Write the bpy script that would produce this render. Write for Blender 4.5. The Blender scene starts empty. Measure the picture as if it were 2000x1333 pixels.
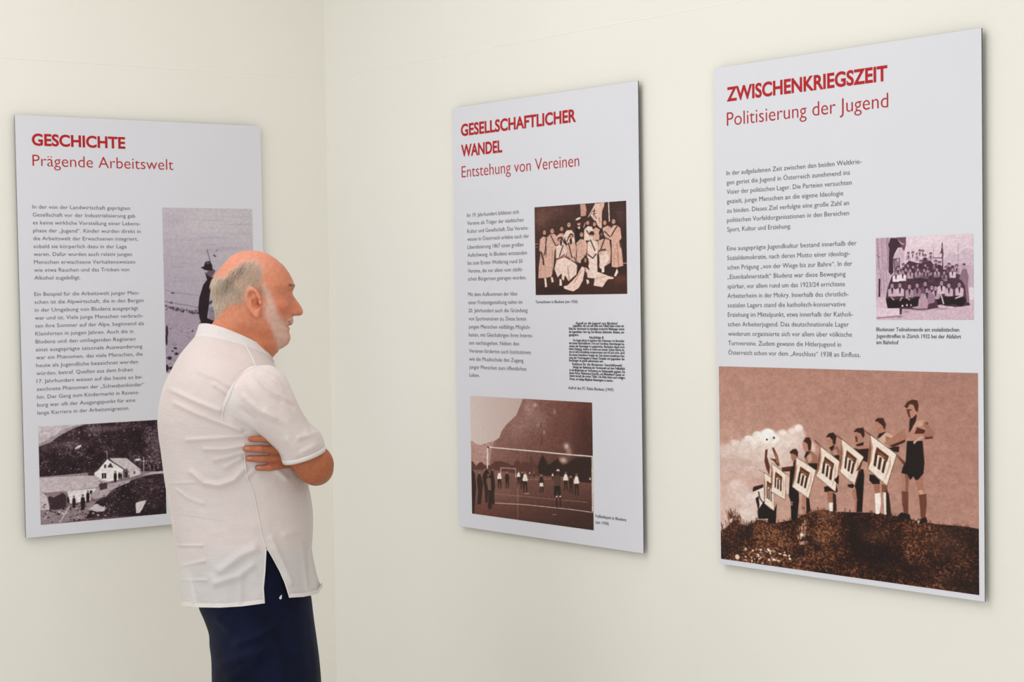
import bpy, bmesh, math, random
import numpy as np
from mathutils import Vector, Matrix
from mathutils.bvhtree import BVHTree

SC = bpy.context.scene
COL = SC.collection

# ------------------------------------------------------------------ camera, light, exposure
CAM_Z = 1.62
FOCAL = 3730.73                      # in pixels of the 2000 px wide frame
PITCH, ROLL = -0.042804, -0.016379
CXO, CYO = -52.5, 71.5               # principal point offset (px)
ct, st_ = math.cos(PITCH), math.sin(PITCH)
FWD = Vector((0, ct, st_)); R0 = Vector((1, 0, 0)); U0 = R0.cross(FWD)
RGT = math.cos(ROLL) * R0 + math.sin(ROLL) * U0
UPV = RGT.cross(FWD)
EYE = Vector((0, 0, CAM_Z))
cam_data = bpy.data.cameras.new('camera')
cam = bpy.data.objects.new('camera', cam_data)
COL.objects.link(cam)
mw = Matrix.Identity(4)
for i in range(3):
    mw[i][0] = RGT[i]; mw[i][1] = UPV[i]; mw[i][2] = -FWD[i]; mw[i][3] = EYE[i]
cam.matrix_world = mw
cam_data.sensor_width = 36.0
cam_data.lens = FOCAL / 2000 * 36
cam_data.shift_x = -CXO / 2000
cam_data.shift_y = CYO / 2000
cam_data.clip_start = 0.05
SC.camera = cam

SC.view_settings.view_transform = 'Standard'
SC.view_settings.look = 'None'
SC.view_settings.gamma = 1
SC.view_settings.use_curve_mapping = False
SC.view_settings.exposure = 0.03

world = bpy.data.worlds.new('room_daylight')
SC.world = world
world.use_nodes = True
wb = world.node_tree.nodes['Background']
wb.inputs[0].default_value = (1.0, 1.03, 1.06, 1)
wb.inputs[1].default_value = 0.48


def area(name, loc, target, sx, sy, power, color):
    d = bpy.data.lights.new(name, 'AREA')
    d.shape = 'RECTANGLE'; d.size = sx; d.size_y = sy; d.energy = power; d.color = color
    o = bpy.data.objects.new(name, d); COL.objects.link(o)
    o.location = loc
    o.rotation_euler = (Vector(target) - Vector(loc)).to_track_quat('-Z', 'Y').to_euler()
    return o


area('ceiling_light', (-1.3, 3.3, 3.33), (-1.3, 3.3, 0), 2.6, 2.6, 38, (1.0, 1.0, 1.0))
area('fill_light_left', (-4.0, 0.1, 1.7), (-0.2, 4.9, 1.3), 3.0, 2.2, 46, (1.0, 1.02, 1.04))  # added fill from the open left side, no window built there
area('fill_light_right', (1.1, -0.5, 1.9), (-0.7, 5.2, 1.2), 2.4, 1.8, 44, (1.0, 1.01, 1.02))  # added fill beside the camera, evens out the left wall


# ------------------------------------------------------------------ helpers
def ray(px, py):
    x = (px - 1000 - CXO) / FOCAL; y = -(py - 666.5 - CYO) / FOCAL
    return FWD + RGT * x + UPV * y


def lin(c):
    return c / 12.92 if c <= 0.04045 else ((c + 0.055) / 1.055) ** 2.4


def rgb(h):
    h = h.lstrip('#')
    return tuple(int(h[i:i + 2], 16) / 255 for i in (0, 2, 4))


def lrgb(h):
    return tuple(lin(c) for c in rgb(h))


def material(name, color, rough=0.6, spec=0.3):
    m = bpy.data.materials.new(name); m.use_nodes = True
    b = m.node_tree.nodes['Principled BSDF']
    b.inputs['Base Color'].default_value = (*color, 1)
    b.inputs['Roughness'].default_value = rough
    b.inputs['Specular IOR Level'].default_value = spec
    return m


def nodes(m):
    return m.node_tree.nodes, m.node_tree.links, m.node_tree.nodes['Principled BSDF']


def add_noise_bump(m, scale, strength, dist, detail=4):
    N, L, b = nodes(m)
    tc = N.new('ShaderNodeTexCoord'); t = N.new('ShaderNodeTexNoise')
    t.inputs['Scale'].default_value = scale; t.inputs['Detail'].default_value = detail
    L.new(tc.outputs['Object'], t.inputs['Vector'])
    bp = N.new('ShaderNodeBump'); bp.inputs['Strength'].default_value = strength; bp.inputs['Distance'].default_value = dist
    L.new(t.outputs['Fac'], bp.inputs['Height']); L.new(bp.outputs['Normal'], b.inputs['Normal'])


def vary(m, c1, c2, scale, detail=3):
    N, L, b = nodes(m)
    tc = N.new('ShaderNodeTexCoord'); t = N.new('ShaderNodeTexNoise')
    t.inputs['Scale'].default_value = scale; t.inputs['Detail'].default_value = detail
    L.new(tc.outputs['Object'], t.inputs['Vector'])
    r = N.new('ShaderNodeValToRGB')
    r.color_ramp.elements[0].position = .35; r.color_ramp.elements[1].position = .65
    r.color_ramp.elements[0].color = (*c1, 1); r.color_ramp.elements[1].color = (*c2, 1)
    L.new(t.outputs['Fac'], r.inputs['Fac']); L.new(r.outputs['Color'], b.inputs['Base Color'])


def mesh_obj(name, verts, faces, mats=(), parent=None, smooth=False, cols=None, midx=None):
    me = bpy.data.meshes.new(name)
    me.from_pydata([tuple(v) for v in verts], [], [tuple(int(i) for i in f) for f in faces])
    for m in (mats if isinstance(mats, (list, tuple)) else [mats]):
        me.materials.append(m)
    if midx is not None:
        me.polygons.foreach_set('material_index', np.asarray(midx, dtype=np.int32))
    if smooth:
        me.polygons.foreach_set('use_smooth', np.ones(len(me.polygons), dtype=bool))
    if cols is not None:
        set_cols(me, cols)
    me.update()
    o = bpy.data.objects.new(name, me); COL.objects.link(o)
    if parent is not None:
        o.parent = parent
        o.matrix_parent_inverse = PINV.get(parent.name, Matrix.Identity(4))
    return o


PINV = {}


def set_cols(me, cols):
    a = me.color_attributes.new('tint', 'FLOAT_COLOR', 'POINT')
    c = np.ones((len(me.vertices), 4), dtype=np.float32); c[:, :3] = cols
    a.data.foreach_set('color', c.ravel())


def use_tint(m):
    N, L, b = nodes(m)
    a = N.new('ShaderNodeVertexColor'); a.layer_name = 'tint'
    L.new(a.outputs['Color'], b.inputs['Base Color'])
    return a


def tag(o, label, cat, group=None):
    o['label'] = label; o['category'] = cat
    if group:
        o['group'] = group


def structure(name, verts, faces, mat):
    o = mesh_obj(name, verts, faces, mat); o['kind'] = 'structure'
    return o


def empty(name, matrix, label, cat, group=None):
    o = bpy.data.objects.new(name, None); COL.objects.link(o)
    o.empty_display_size = 0.1
    o.matrix_world = matrix
    tag(o, label, cat, group)
    return o


BOXF = [(0, 3, 2, 1), (4, 5, 6, 7), (0, 1, 5, 4), (1, 2, 6, 5), (2, 3, 7, 6), (3, 0, 4, 7)]


def boxv(o, ex, ey, ez):
    o = Vector(o); ex = Vector(ex); ey = Vector(ey); ez = Vector(ez)
    return [o, o + ex, o + ex + ey, o + ey, o + ez, o + ex + ez, o + ex + ey + ez, o + ey + ez]

TEXT = [
 ["P1","heading",0.0315,"bold","red",[["GESCHICHTE",0.0492,0.3397,0.0835]]],
 ["P1","subheading",0.0322,"light","red",[["Prägende Arbeitswelt",0.0496,0.4953,0.1425]]],
 ["P1","paragraph",0.0108,"body","ink",[["In der von der Landwirtschaft geprägten",0.0458,0.3501,0.2633],["Gesellschaft vor der Industrialisierung gab",0.0458,0.3661,0.2858],["es keine wirkliche Vorstellung einer Lebens-",0.0458,0.382,0.3082],["phase der „Jugend“. Kinder wurden direkt in",0.0458,0.3824,0.3306],["die Arbeitswelt der Erwachsenen integriert,",0.0458,0.373,0.353],["sobald sie körperlich dazu in der Lage",0.0458,0.3361,0.3755],["waren. Dafür wurden auch relativ jungen",0.0458,0.353,0.3979],["Menschen erwachsene Verhaltensweisen",0.0458,0.3625,0.4203],["wie etwa Rauchen und das Trinken von",0.0458,0.3431,0.4428],["Alkohol zugebilligt.",0.0458,0.1873,0.4652]]],
 ["P1","paragraph",0.0108,"body","ink",[["Ein Beispiel für die Arbeitswelt junger Men-",0.0444,0.3729,0.5115],["schen ist die Alpwirtschaft, die in den Bergen",0.0444,0.387,0.534],["in der Umgebung von Bludenz ausgeprägt",0.0444,0.3689,0.5566],["war und ist. Viele junge Menschen verbrach-",0.0444,0.3842,0.5792],["ten ihre Sommer auf der Alpe, beginnend als",0.0444,0.3859,0.6018],["Kleinhirten in jungen Jahren. Auch die in",0.0444,0.3512,0.6243],["Bludenz und den umliegenden Regionen",0.0444,0.357,0.6469],["einst ausgeprägte saisonale Auswanderung",0.0444,0.3789,0.6695],["war ein Phänomen, das viele Menschen, die",0.0444,0.3793,0.6921],["heute als Jugendliche bezeichnet werden",0.0444,0.364,0.7146],["würden, betraf. Quellen aus dem frühen",0.0444,0.3465,0.7372],["17. Jahrhundert weisen auf das heute so be-",0.0444,0.3775,0.7598],["zeichnete Phänomen der „Schwabenkinder“",0.0444,0.3822,0.7824],["hin. Der Gang zum Kindermarkt in Ravens-",0.0444,0.3657,0.8049],["burg war oft der Ausgangspunkt für eine",0.0444,0.3521,0.8275],["lange Karriere in der Arbeitsmigration.",0.0444,0.3324,0.8501]]],
 ["P1","caption",0.0085,"capb","ink",[["F",0.456,0.4631,0.7739]]],
 ["P2","heading",0.0315,"bold","red",[["GESELLSCHAFTLICHER",0.0412,0.5519,0.0818]]],
 ["P2","heading",0.0315,"bold","red",[["WANDEL",0.0409,0.2319,0.14]]],
 ["P2","subheading",0.0322,"light","red",[["Entstehung von Vereinen",0.0417,0.5621,0.2]]],
 ["P2","paragraph",0.0108,"body","ink",[["Im 19. Jahrhundert bildeten sich",0.0637,0.3023,0.3132],["Vereine als Träger der städtischen",0.0637,0.3223,0.3358],["Kultur und Gesellschaft. Das Vereins-",0.0637,0.344,0.3583],["wesen in Österreich erlebte nach der",0.0637,0.3458,0.3808],["Liberalisierung 1867 einen großen",0.0637,0.3205,0.4033],["Aufschwung. In Bludenz entstanden",0.0637,0.3353,0.4258],["bis zum Ersten Weltkrieg rund 50",0.0637,0.3154,0.4484],["Vereine, die vor allem vom städti-",0.0637,0.3158,0.4709],["schen Bürgertum getragen wurden.",0.0637,0.3315,0.4934]]],
 ["P2","paragraph",0.0108,"body","ink",[["Mit dem Aufkommen der Idee",0.0635,0.2896,0.5375],["einer Freizeitgestaltung nahm im",0.0635,0.3116,0.5604],["20. Jahrhundert auch die Gründung",0.0635,0.3343,0.5834],["von Sportvereinen zu. Diese boten",0.0635,0.3277,0.6063],["jungen Menschen vielfältige Möglich-",0.0635,0.3463,0.6292],["keiten, mit Gleichaltrigen ihren Interes-",0.0635,0.3566,0.6521],["sen nachzugehen. Neben den",0.0635,0.295,0.675],["Vereinen förderten auch Institutionen",0.0635,0.3461,0.698],["wie die Musikschule den Zugang",0.0635,0.313,0.7209],["junger Menschen zum öffentlichen",0.0635,0.3252,0.7438],["Leben.",0.0635,0.1117,0.7667]]],
 ["P2","caption",0.0072,"capb","ink",[["TurnerInnen in Bludenz (um 1920)",0.3701,0.5483,0.5591]]],
 ["P2","caption",0.0075,"capb","ink",[["Aufruf des FC Rätia Bludenz (1947)",0.5043,0.6883,0.7884]]],
 ["P2","caption",0.0075,"capb","ink",[["Fußballspiel in Bludenz",0.6102,0.7325,1.1229],["(um 1930)",0.6099,0.6627,1.139]]],
 ["P2","newspaper_clipping",0.0062,"art","black",[["Appell an die Jugend von Bludenz!",0.5383,0.7079,0.6156],["Jugendliche, die Lust und Liebe zum Fußball haben treten der",0.5269,0.7336,0.6223],["Rätia bei. Nachwuchs ist unbedingt erwünscht! Meldungen nimmt",0.5106,0.7343,0.6302],["der Jugendleiter, Herr Ing. Karl Bertsch, Bahnhofstr. Bludenz, ent-",0.5105,0.7341,0.6385],["gegen.",0.5103,0.5526,0.6463],["Nachfolge B",0.5942,0.6521,0.6528],["Vor langen Jahren in Stadttirol wird Zeitmesser von Bertschler",0.5262,0.7338,0.6609],["den besten Rennradfahrern Tirol und Vorarlberg. Rekordzeugen be-",0.5107,0.7337,0.6686],["weisen der Rennsieger in Langstrecken. Besonders dieses noch",0.5106,0.7336,0.6764],["keine Steigung, welche er heute aus besten Zeiten führte ist,",0.5104,0.7335,0.6839],["nun ist eine Darstellung vorgenommen und soll sich nicht, doch",0.5103,0.7345,0.6915],["die besten Rennfahrer mögen der Zeit sichere bewährten Ren-",0.5101,0.7344,0.6996],["nung der Vorkriegszeit in dieser Disziplin und gegenüber der",0.51,0.7343,0.7074],["Rennsieger ist gewiß aufmerksam sein.",0.5098,0.65,0.7147],["Reklame für die Bludenzer Geschäftswelt!",0.523,0.7235,0.724],["Infolge der Beliebung der Vereinswelt auf dem Fußballfeld",0.5257,0.734,0.732],["ist die Möglichkeit zur Verbreitung von Reklametafeln gegeben. Die",0.5106,0.7346,0.7402],["beste Firma, Plakatwand Expreß- und Möbelband Gasser er-",0.5104,0.7345,0.748],["bietet derzeit die ersten Tafeln. Die Rätia bittet auch weitere",0.5111,0.7344,0.7555],["Firmen, um baldige Mitglieder Bekanntgabe zu machen.",0.5109,0.6871,0.7639],["E.",0.7211,0.7268,0.7583]]],
 ["P3","heading",0.0315,"bold","red",[["ZWISCHENKRIEGSZEIT",0.044,0.5429,0.0824]]],
 ["P3","subheading",0.0322,"light","red",[["Politisierung der Jugend",0.0437,0.5446,0.1415]]],
 ["P3","paragraph",0.0108,"body","ink",[["In der aufgeladenen Zeit zwischen den beiden Weltkrie-",0.0403,0.4668,0.2591],["gen geriet die Jugend in Österreich zunehmend ins",0.0403,0.432,0.2816],["Visier der politischen Lager. Die Parteien versuchten",0.0403,0.437,0.3041],["gezielt, junge Menschen an die eigene Ideologie",0.0403,0.4118,0.3266],["zu binden. Dieses Ziel verfolgte eine große Zahl an",0.0403,0.4287,0.3491],["politischen Vorfeldorganisationen in den Bereichen",0.0403,0.4284,0.3716],["Sport, Kultur und Erziehung.",0.0403,0.2502,0.3941]]],
 ["P3","paragraph",0.0108,"body","ink",[["Eine ausgeprägte Jugendkultur bestand innerhalb der",0.0391,0.4499,0.4395],["Sozialdemokratie, nach deren Motto einer ideologi-",0.0391,0.4302,0.4623],["schen Prägung „von der Wiege bis zur Bahre“. In der",0.0391,0.4367,0.485],["„Eisenbahnerstadt“ Bludenz war diese Bewegung",0.0391,0.4165,0.5078],["spürbar, vor allem rund um das 1923/24 errichtete",0.0391,0.4145,0.5305],["Arbeiterheim in der Mokry. Innerhalb des christlich-",0.0391,0.425,0.5533],["sozialen Lagers stand die katholisch-konservative",0.0391,0.4155,0.576],["Erziehung im Mittelpunkt, etwa innerhalb der Katholi-",0.0391,0.4373,0.5987],["schen Arbeiterjugend. Das deutschnationale Lager",0.0391,0.425,0.6215],["wiederum organisierte sich vor allem über völkische",0.0391,0.4342,0.6442],["Turnvereine. Zudem gewann die Hitlerjugend in",0.0391,0.4012,0.667],["Österreich schon vor dem „Anschluss“ 1938 an Einfluss.",0.0391,0.4587,0.6897]]],
 ["P3","caption",0.0083,"capb","ink",[["Bludenzer Teilnehmende am sozialistischen",0.5054,0.7345,0.6314],["Jugendtreffen in Zürich 1932 bei der Abfahrt",0.5052,0.7394,0.646],["am Bahnhof",0.505,0.5686,0.6599]]],
]

PICTURES = {
 'parade': {"panel":'P3',"rect":[0.0059, 0.7185, 0.7828, 1.1875],"res":[640, 560],"k":1.269,"ops":[
  ["g",["#b48676","#a87a6e","#cda293","#b28476"]],
  ["s","#e6cfc8",0.55,35,734,182,331],
  ["s","#dcc0b6",0.5,153,486,161,118],
  ["c","#dcc6be",0.9,35,441,56,48],
  ["c","#e4d0c8",0.9,77,417,45,48],
  ["c","#ead8d1",0.95,128,398,43,50],
  ["c","#efe0da",0.95,169,374,41,53],
  ["c","#f3e8e2",1,212,356,49,53],
  ["c","#e9d6cf",0.9,275,355,51,53],
  ["c","#e7d2ca",0.9,330,334,43,62],
  ["c","#e0c9c0",0.8,357,396,53,61],
  ["c","#dcc2b8",0.7,385,384,23,34],
  ["c","#e9d8d1",0.85,254,420,93,81],
  ["c","#dfcac2",0.8,152,464,113,81],
  ["c","#d3b9b0",0.7,60,503,77,66],
  ["c","#d2b6ac",0.6,172,522,81,58],
  ["c","#d9c0b6",0.6,298,470,65,67],
  ["c","#dcc5bc",0.8,79,641,64,76],
  ["c","#e3cfc7",0.75,121,696,53,76],
  ["c","#d5bbb1",0.6,53,720,56,61],
  ["c","#e6d5cd",0.8,124,760,56,46],
  ["c","#cda898",0.4,268,662,49,111],
  ["c","#f8f1ec",0.9,128,363,22,17],
  ["c","#f6eee8",0.9,166,340,23,20],
  ["c","#fcf8f5",1,211,327,31,24],
  ["c","#faf5f1",0.9,225,355,37,29],
  ["c","#f3e6df",0.9,339,295,19,22],
  ["c","#efe0d9",0.7,311,314,21,20],
  ["c","#efe0d9",0.7,271,324,21,21],
  ["c","#ecdcd5",0.7,69,388,22,18],
  ["c","#eedfd8",0.7,137,664,26,31],
  ["c","#e6d3cb",0.6,67,608,26,26],
  ["c","#c3a398",0.5,110,488,39,26],
  ["c","#c2a297",0.4,34,486,35,21],
  ["noise",0.035,40,3,3],
  ["pn",["#120302","#2e0f07","#4c2412","#8f5e40"],[-4,861,0,855,22,835,39,814,56,794,78,786,94,806,115,813,136,803,157,775,178,772,206,786,239,781,303,757,335,741,351,724,374,713,409,694,447,687,485,691,541,686,615,678,668,678,742,684,792,695,860,699,960,696,1012,703,1011,1072,-9,1281],1,200,0.37,2.2],
  ["t","#4a2616",[4,847,39,812,78,786,119,813],26,35,11],
  ["t","#4a2616",[35,792,52,775,82,791],22,55,12],
  ["t","#3a1c0e",[123,810,157,778,206,786,303,760,370,716,447,689,615,681,742,686,860,701,999,701],120,17,13],
  ["t","#6a4028",[351,729,409,697,466,689],30,20,14],
  ["e","#e0c4b4",228,966,7.6,6.2,0],
  ["e","#caa590",157,926,2.9,4.6,0],
  ["e","#caa590",156,963,2.4,3.3,0],
  ["e","#a87c66",162,990,3.3,6.6,0],
  ["e","#caa590",134,972,3.3,7.5,0],
  ["e","#caa590",108,988,7.8,3.7,0],
  ["e","#caa590",293,940,3.3,7.3,0],
  ["e","#a87c66",146,997,4.2,4.0,0],
  ["e","#e0c4b4",140,935,4.4,6.7,0],
  ["e","#f0dcd0",221,956,2.7,3.9,0],
  ["e","#caa590",167,973,5.3,5.8,0],
  ["e","#e0c4b4",118,1002,8.3,4.1,0],
  ["e","#a87c66",186,958,4.6,5.3,0],
  ["e","#caa590",109,933,6.5,7.4,0],
  ["e","#a87c66",131,944,4.5,4.1,0],
  ["e","#e0c4b4",209,971,6.0,6.5,0],
  ["e","#a87c66",179,940,8.3,2.6,0],
  ["e","#caa590",174,965,4.5,7.3,0],
  ["e","#f0dcd0",214,936,4.1,6.3,0],
  ["e","#f0dcd0",229,964,8.6,2.9,0],
  ["e","#a87c66",116,1003,2.6,6.2,0],
  ["e","#a87c66",175,938,3.2,7.3,0],
  ["e","#f0dcd0",231,970,7.6,2.7,0],
  ["e","#a87c66",249,978,2.8,4.4,0],
  ["e","#f0dcd0",136,989,3.2,7.3,0],
  ["e","#a87c66",228,923,8.4,5.7,0],
  ["e","#a87c66",170,940,4.9,2.9,0],
  ["e","#caa590",181,992,6.0,4.9,0],
  ["e","#f0dcd0",174,926,5.6,5.0,0],
  ["e","#f0dcd0",206,919,6.4,5.6,0],
  ["e","#f0dcd0",255,933,7.3,3.5,0],
  ["e","#f0dcd0",296,952,6.1,5.4,0],
  ["e","#f0dcd0",109,971,4.6,3.6,0],
  ["e","#f0dcd0",164,958,4.5,5.7,0],
  ["e","#f0dcd0",250,969,8.1,3.0,0],
  ["e","#f0dcd0",275,936,8.0,4.8,0],
  ["e","#f0dcd0",211,925,7.9,4.8,0],
  ["e","#a87c66",241,962,3.4,6.2,0],
  ["e","#a87c66",220,961,4.2,5.2,0],
  ["e","#e0c4b4",275,923,3.4,5.2,0],
  ["e","#caa590",229,924,6.0,2.3,0],
  ["e","#e0c4b4",200,932,7.6,2.6,0],
  ["e","#e0c4b4",294,935,4.7,4.1,0],
  ["e","#f0dcd0",147,978,2.3,4.2,0],
  ["e","#e0c4b4",162,952,6.7,5.0,0],
  ["e","#caa590",346,791,3.6,10.5,0],
  ["e","#b08870",352,865,4.5,6.9,0],
  ["e","#a07860",349,773,3.8,7.9,0],
  ["e","#caa590",346,867,3.9,6.4,0],
  ["e","#a07860",361,819,3.9,5.0,0],
  ["e","#a07860",355,856,3.8,6.7,0],
  ["e","#caa590",342,839,3.3,9.5,0],
  ["e","#caa590",356,824,2.9,10.3,0],
  ["e","#b08870",355,863,3.0,10.3,0],
  ["e","#caa590",358,810,2.5,8.2,0],
  ["e","#b08870",356,771,3.3,7.3,0],
  ["e","#a07860",359,787,4.8,9.0,0],
  ["e","#caa590",332,842,3.0,7.1,0],
  ["e","#b08870",357,815,4.6,9.6,0],
  ["e","#caa590",362,787,4.1,8.2,0],
  ["e","#a07860",356,816,3.5,6.5,0],
  ["e","#a07860",359,756,3.6,8.7,0],
  ["e","#caa590",349,858,3.7,4.1,0],
  ["e","#b08870",340,867,4.0,9.8,0],
  ["e","#b08870",346,812,3.9,8.6,0],
  ["e","#b08870",336,793,2.2,9.3,0],
  ["e","#a07860",360,788,4.3,10.2,0],
  ["e","#caa590",365,856,4.7,7.4,0],
  ["e","#b08870",372,820,4.2,4.5,0],
  ["s","#150503",0.75,377,846,23,31],
  ["s","#150503",0.75,561,805,32,40],
  ["s","#150503",0.75,473,858,16,27],
  ["s","#150503",0.75,409,881,32,28],
  ["s","#150503",0.75,602,896,61,33],
  ["s","#150503",0.75,562,733,31,20],
  ["s","#150503",0.75,760,913,58,27],
  ["s","#150503",0.75,961,971,53,49],
  ["s","#150503",0.75,902,957,41,38],
  ["s","#150503",0.75,333,917,23,17],
  ["s","#150503",0.75,120,824,24,28],
  ["s","#a87a58",0.35,442,717,48,28],
  ["s","#a87a5c",0.3,431,838,22,20],
  ["s","#9a6c50",0.25,879,775,72,76],
  ["s","#9a6c50",0.25,627,782,64,40],
  ["e","#e8d2c4",72,978,9.8,12.6,0],
  ["e","#e8d2c4",345,824,7.7,9.5,0],
  ["p","#5a2a1a",[198,416,208,410,205,449,217,497,213,542,201,509,194,473]],
  ["p","#6a3624",[226,403,234,400,250,440,258,488,249,494,234,471,216,456,242,458]],
  ["p","#a8745e",[237,417,246,441,253,479,246,475]],
  ["l","#e6cfc2",1.2,[209,404,234,352]],
  ["e","#1a0806",205,363,3.8,5.0,0],
  ["e","#1a0806",235,352,4.0,5.7,0],
  ["p","#ead9cf",[144,628,188,599,191,677,182,717,166,732,151,652]],
  ["p","#2a110a",[142,624,147,608,188,591,188,606,144,634]],
  ["p","#1a0806",[154,667,167,653,171,699,166,730]],
  ["l","#1a0806",2.4,[167,631,173,664,185,683]],
  ["p","#120504",[162,730,191,674,231,721,244,680,239,782,208,787,206,762,165,770]],
  ["l","#7a4a38",0.8,[172,522,233,561]],
  ["p","#ecdccf",[192,530,214,543,236,563,234,641,233,721,212,708,192,689,193,611]],
  ["p","#b98a70",[192,533,197,582,197,645,193,686,193,611]],
  ["p","#7a4630",[192,562,194,588,194,659,193,686]],
  ["p","#cfa68f",[227,580,231,624,228,685,225,707,228,637]],
  ["p","#5a2c18",[203,571,225,587,224,618,213,604,203,602]],
  ["p","#8a5a3c",[205,588,222,599,218,605,209,599]],
  ["p","#3a1a0e",[202,601,206,603,207,662,202,660]],
  ["p","#3a1a0e",[210,608,215,609,214,668,210,666]],
  ["p","#3a1a0e",[218,614,223,615,222,675,218,673]],
  ["l","#3a1a10",0.9,[192,530,236,563]],
  ["l","#4a2416",0.8,[236,563,233,721]],
  ["l","#4a2416",0.9,[233,721,192,689]],
  ["l","#5a3020",0.6,[192,530,192,689]],
  ["p","#ecdccf",[225,479,254,502,283,530,280,594,279,660,249,644,219,623,224,553]],
  ["p","#b98a70",[225,482,231,529,228,585,220,621,224,553]],
  ["p","#7a4630",[224,509,226,532,224,597,220,621]],
  ["p","#cfa68f",[271,540,277,578,272,628,267,646,272,588]],
  ["p","#5a2c18",[240,521,268,545,266,570,252,554,237,548]],
  ["p","#8a5a3c",[241,536,264,554,258,557,246,548]],
  ["p","#3a1a0e",[237,548,243,551,241,603,235,600]],
  ["p","#3a1a0e",[248,556,254,559,253,610,246,607]],
  ["p","#3a1a0e",[259,565,265,568,264,618,258,615]],
  ["l","#3a1a10",0.9,[225,479,283,530]],
  ["l","#4a2416",0.8,[283,530,279,660]],
  ["l","#4a2416",0.9,[279,660,219,623]],
  ["l","#5a3020",0.6,[225,479,219,623]],
  ["p","#d9bfae",[282,529,299,544,303,585,296,634,281,622]],
  ["p","#4a2216",[265,499,313,486,313,512,269,518]],
  ["p","#a8705c",[304,423,326,416,332,437,319,467,310,461,304,440]],
  ["p","#3a1a10",[300,416,311,403,326,398,334,413,333,439,325,431,314,424,301,425]],
  ["p","#2a100a",[314,468,328,440,333,466,325,496,313,497]],
  ["p","#120504",[301,508,325,467,336,629,336,649,328,751,303,757,302,663,294,637]],
  ["p","#b8907c",[302,667,311,663,311,671,302,674]],
  ["p","#b8907c",[302,678,310,676,310,682,302,684]],
  ["p","#b07c66",[348,626,365,633,362,713,351,720,347,676]],
  ["p","#180806",[365,639,377,639,382,699,366,719]],
  ["s","#5a2c1c",0.6,353,690,7,9],
  ["p","#b98472",[351,363,371,357,379,385,373,410,361,413,352,387]],
  ["p","#3a1a10",[354,362,366,339,381,338,389,360,386,399,376,405,373,372,360,360]],
  ["p","#9c6c58",[361,425,388,402,412,429,414,479,407,497,364,472]],
  ["p","#c09682",[369,431,386,418,392,450,376,466]],
  ["p","#2a100a",[367,410,386,403,363,444,359,435]],
  ["p","#1e0b07",[372,467,411,462,409,496,388,489]],
  ["p","#ecdccf",[326,440,367,466,406,497,389,568,375,641,341,619,308,590,319,517]],
  ["p","#b98a70",[325,443,330,492,322,551,310,588,319,517]],
  ["p","#7a4630",[323,471,324,496,316,563,310,588]],
  ["p","#cfa68f",[386,507,388,550,371,605,363,624,379,560]],
  ["p","#5a2c18",[343,485,381,512,374,540,357,522,338,514]],
  ["p","#8a5a3c",[344,502,374,522,365,525,350,515]],
  ["p","#3a1a0e",[337,513,345,517,337,573,329,568]],
  ["p","#3a1a0e",[351,524,359,528,350,583,342,578]],
  ["p","#3a1a0e",[365,534,373,538,364,592,356,588]],
  ["l","#3a1a10",0.9,[326,440,406,497]],
  ["l","#4a2416",0.8,[406,497,375,641]],
  ["l","#4a2416",0.9,[375,641,308,590]],
  ["l","#5a3020",0.6,[326,440,308,590]],
  ["p","#9a6650",[448,597,473,598,472,647,453,655]],
  ["p","#f0e4da",[455,650,472,648,470,692,457,691]],
  ["p","#2a120a",[472,599,483,607,486,686,472,694]],
  ["p","#180806",[437,575,486,557,491,592,482,598,463,593,439,601]],
  ["p","#b27c68",[450,345,469,332,480,352,475,374,458,374,450,361]],
  ["p","#2a120a",[446,333,456,314,475,306,487,323,484,362,474,366,472,344,461,330]],
  ["p","#220d08",[459,381,481,365,471,406]],
  ["p","#8f6050",[464,401,488,369,500,388,498,449,476,426]],
  ["p","#b88c78",[469,403,486,385,492,408,478,418]],
  ["p","#1e0b07",[474,419,499,415,497,450]],
  ["l","#3a1a10",1.1,[401,352,425,378,502,442]],
  ["l","#5a3424",0.7,[401,350,423,368]],
  ["p","#ecdccf",[425,378,463,408,499,444,489,518,482,596,444,564,405,525,417,454]],
  ["p","#b98a70",[425,381,429,431,420,490,407,524,417,454]],
  ["p","#7a4630",[422,408,423,434,414,500,407,524]],
  ["p","#cfa68f",[482,453,486,499,475,556,468,575,479,509]],
  ["p","#5a2c18",[441,426,478,458,473,487,456,465,436,454]],
  ["p","#8a5a3c",[442,443,472,468,463,470,448,457]],
  ["p","#3a1a0e",[435,453,443,459,437,514,428,508]],
  ["p","#3a1a0e",[450,466,457,471,451,528,443,522]],
  ["p","#3a1a0e",[464,479,472,484,466,541,457,535]],
  ["l","#3a1a10",0.9,[425,378,499,444]],
  ["l","#4a2416",0.8,[499,444,482,596]],
  ["l","#4a2416",0.9,[482,596,405,525]],
  ["l","#5a3020",0.6,[425,378,405,525]],
  ["p","#1a0806",[477,536,496,511,494,558,483,548]],
  ["p","#120504",[565,508,589,459,593,505,584,679,562,682,565,620,557,555]],
  ["p","#1a0806",[529,554,558,546,550,569,531,565]],
  ["p","#a5735f",[545,579,561,569,565,620,563,677,555,678,557,630,549,613]],
  ["p","#b27c68",[559,304,581,297,587,334,575,350,563,343,559,322]],
  ["p","#5a2c1e",[559,318,567,317,570,347,562,343]],
  ["p","#32160c",[553,298,565,280,592,274,596,310,590,325,581,303,566,297]],
  ["p","#220d08",[562,358,592,343,590,368,569,372]],
  ["p","#2a110a",[558,383,610,383,606,439,569,424]],
  ["p","#b07e6a",[555,368,611,354,610,372,573,380,555,374]],
  ["p","#26100a",[555,375,573,380,610,372,612,385,556,388]],
  ["p","#b88c78",[582,462,602,447,610,457,600,477,583,473]],
  ["l","#3a1a10",1.1,[486,321,507,336,591,414]],
  ["l","#5a3424",0.7,[486,316,505,331]],
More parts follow.
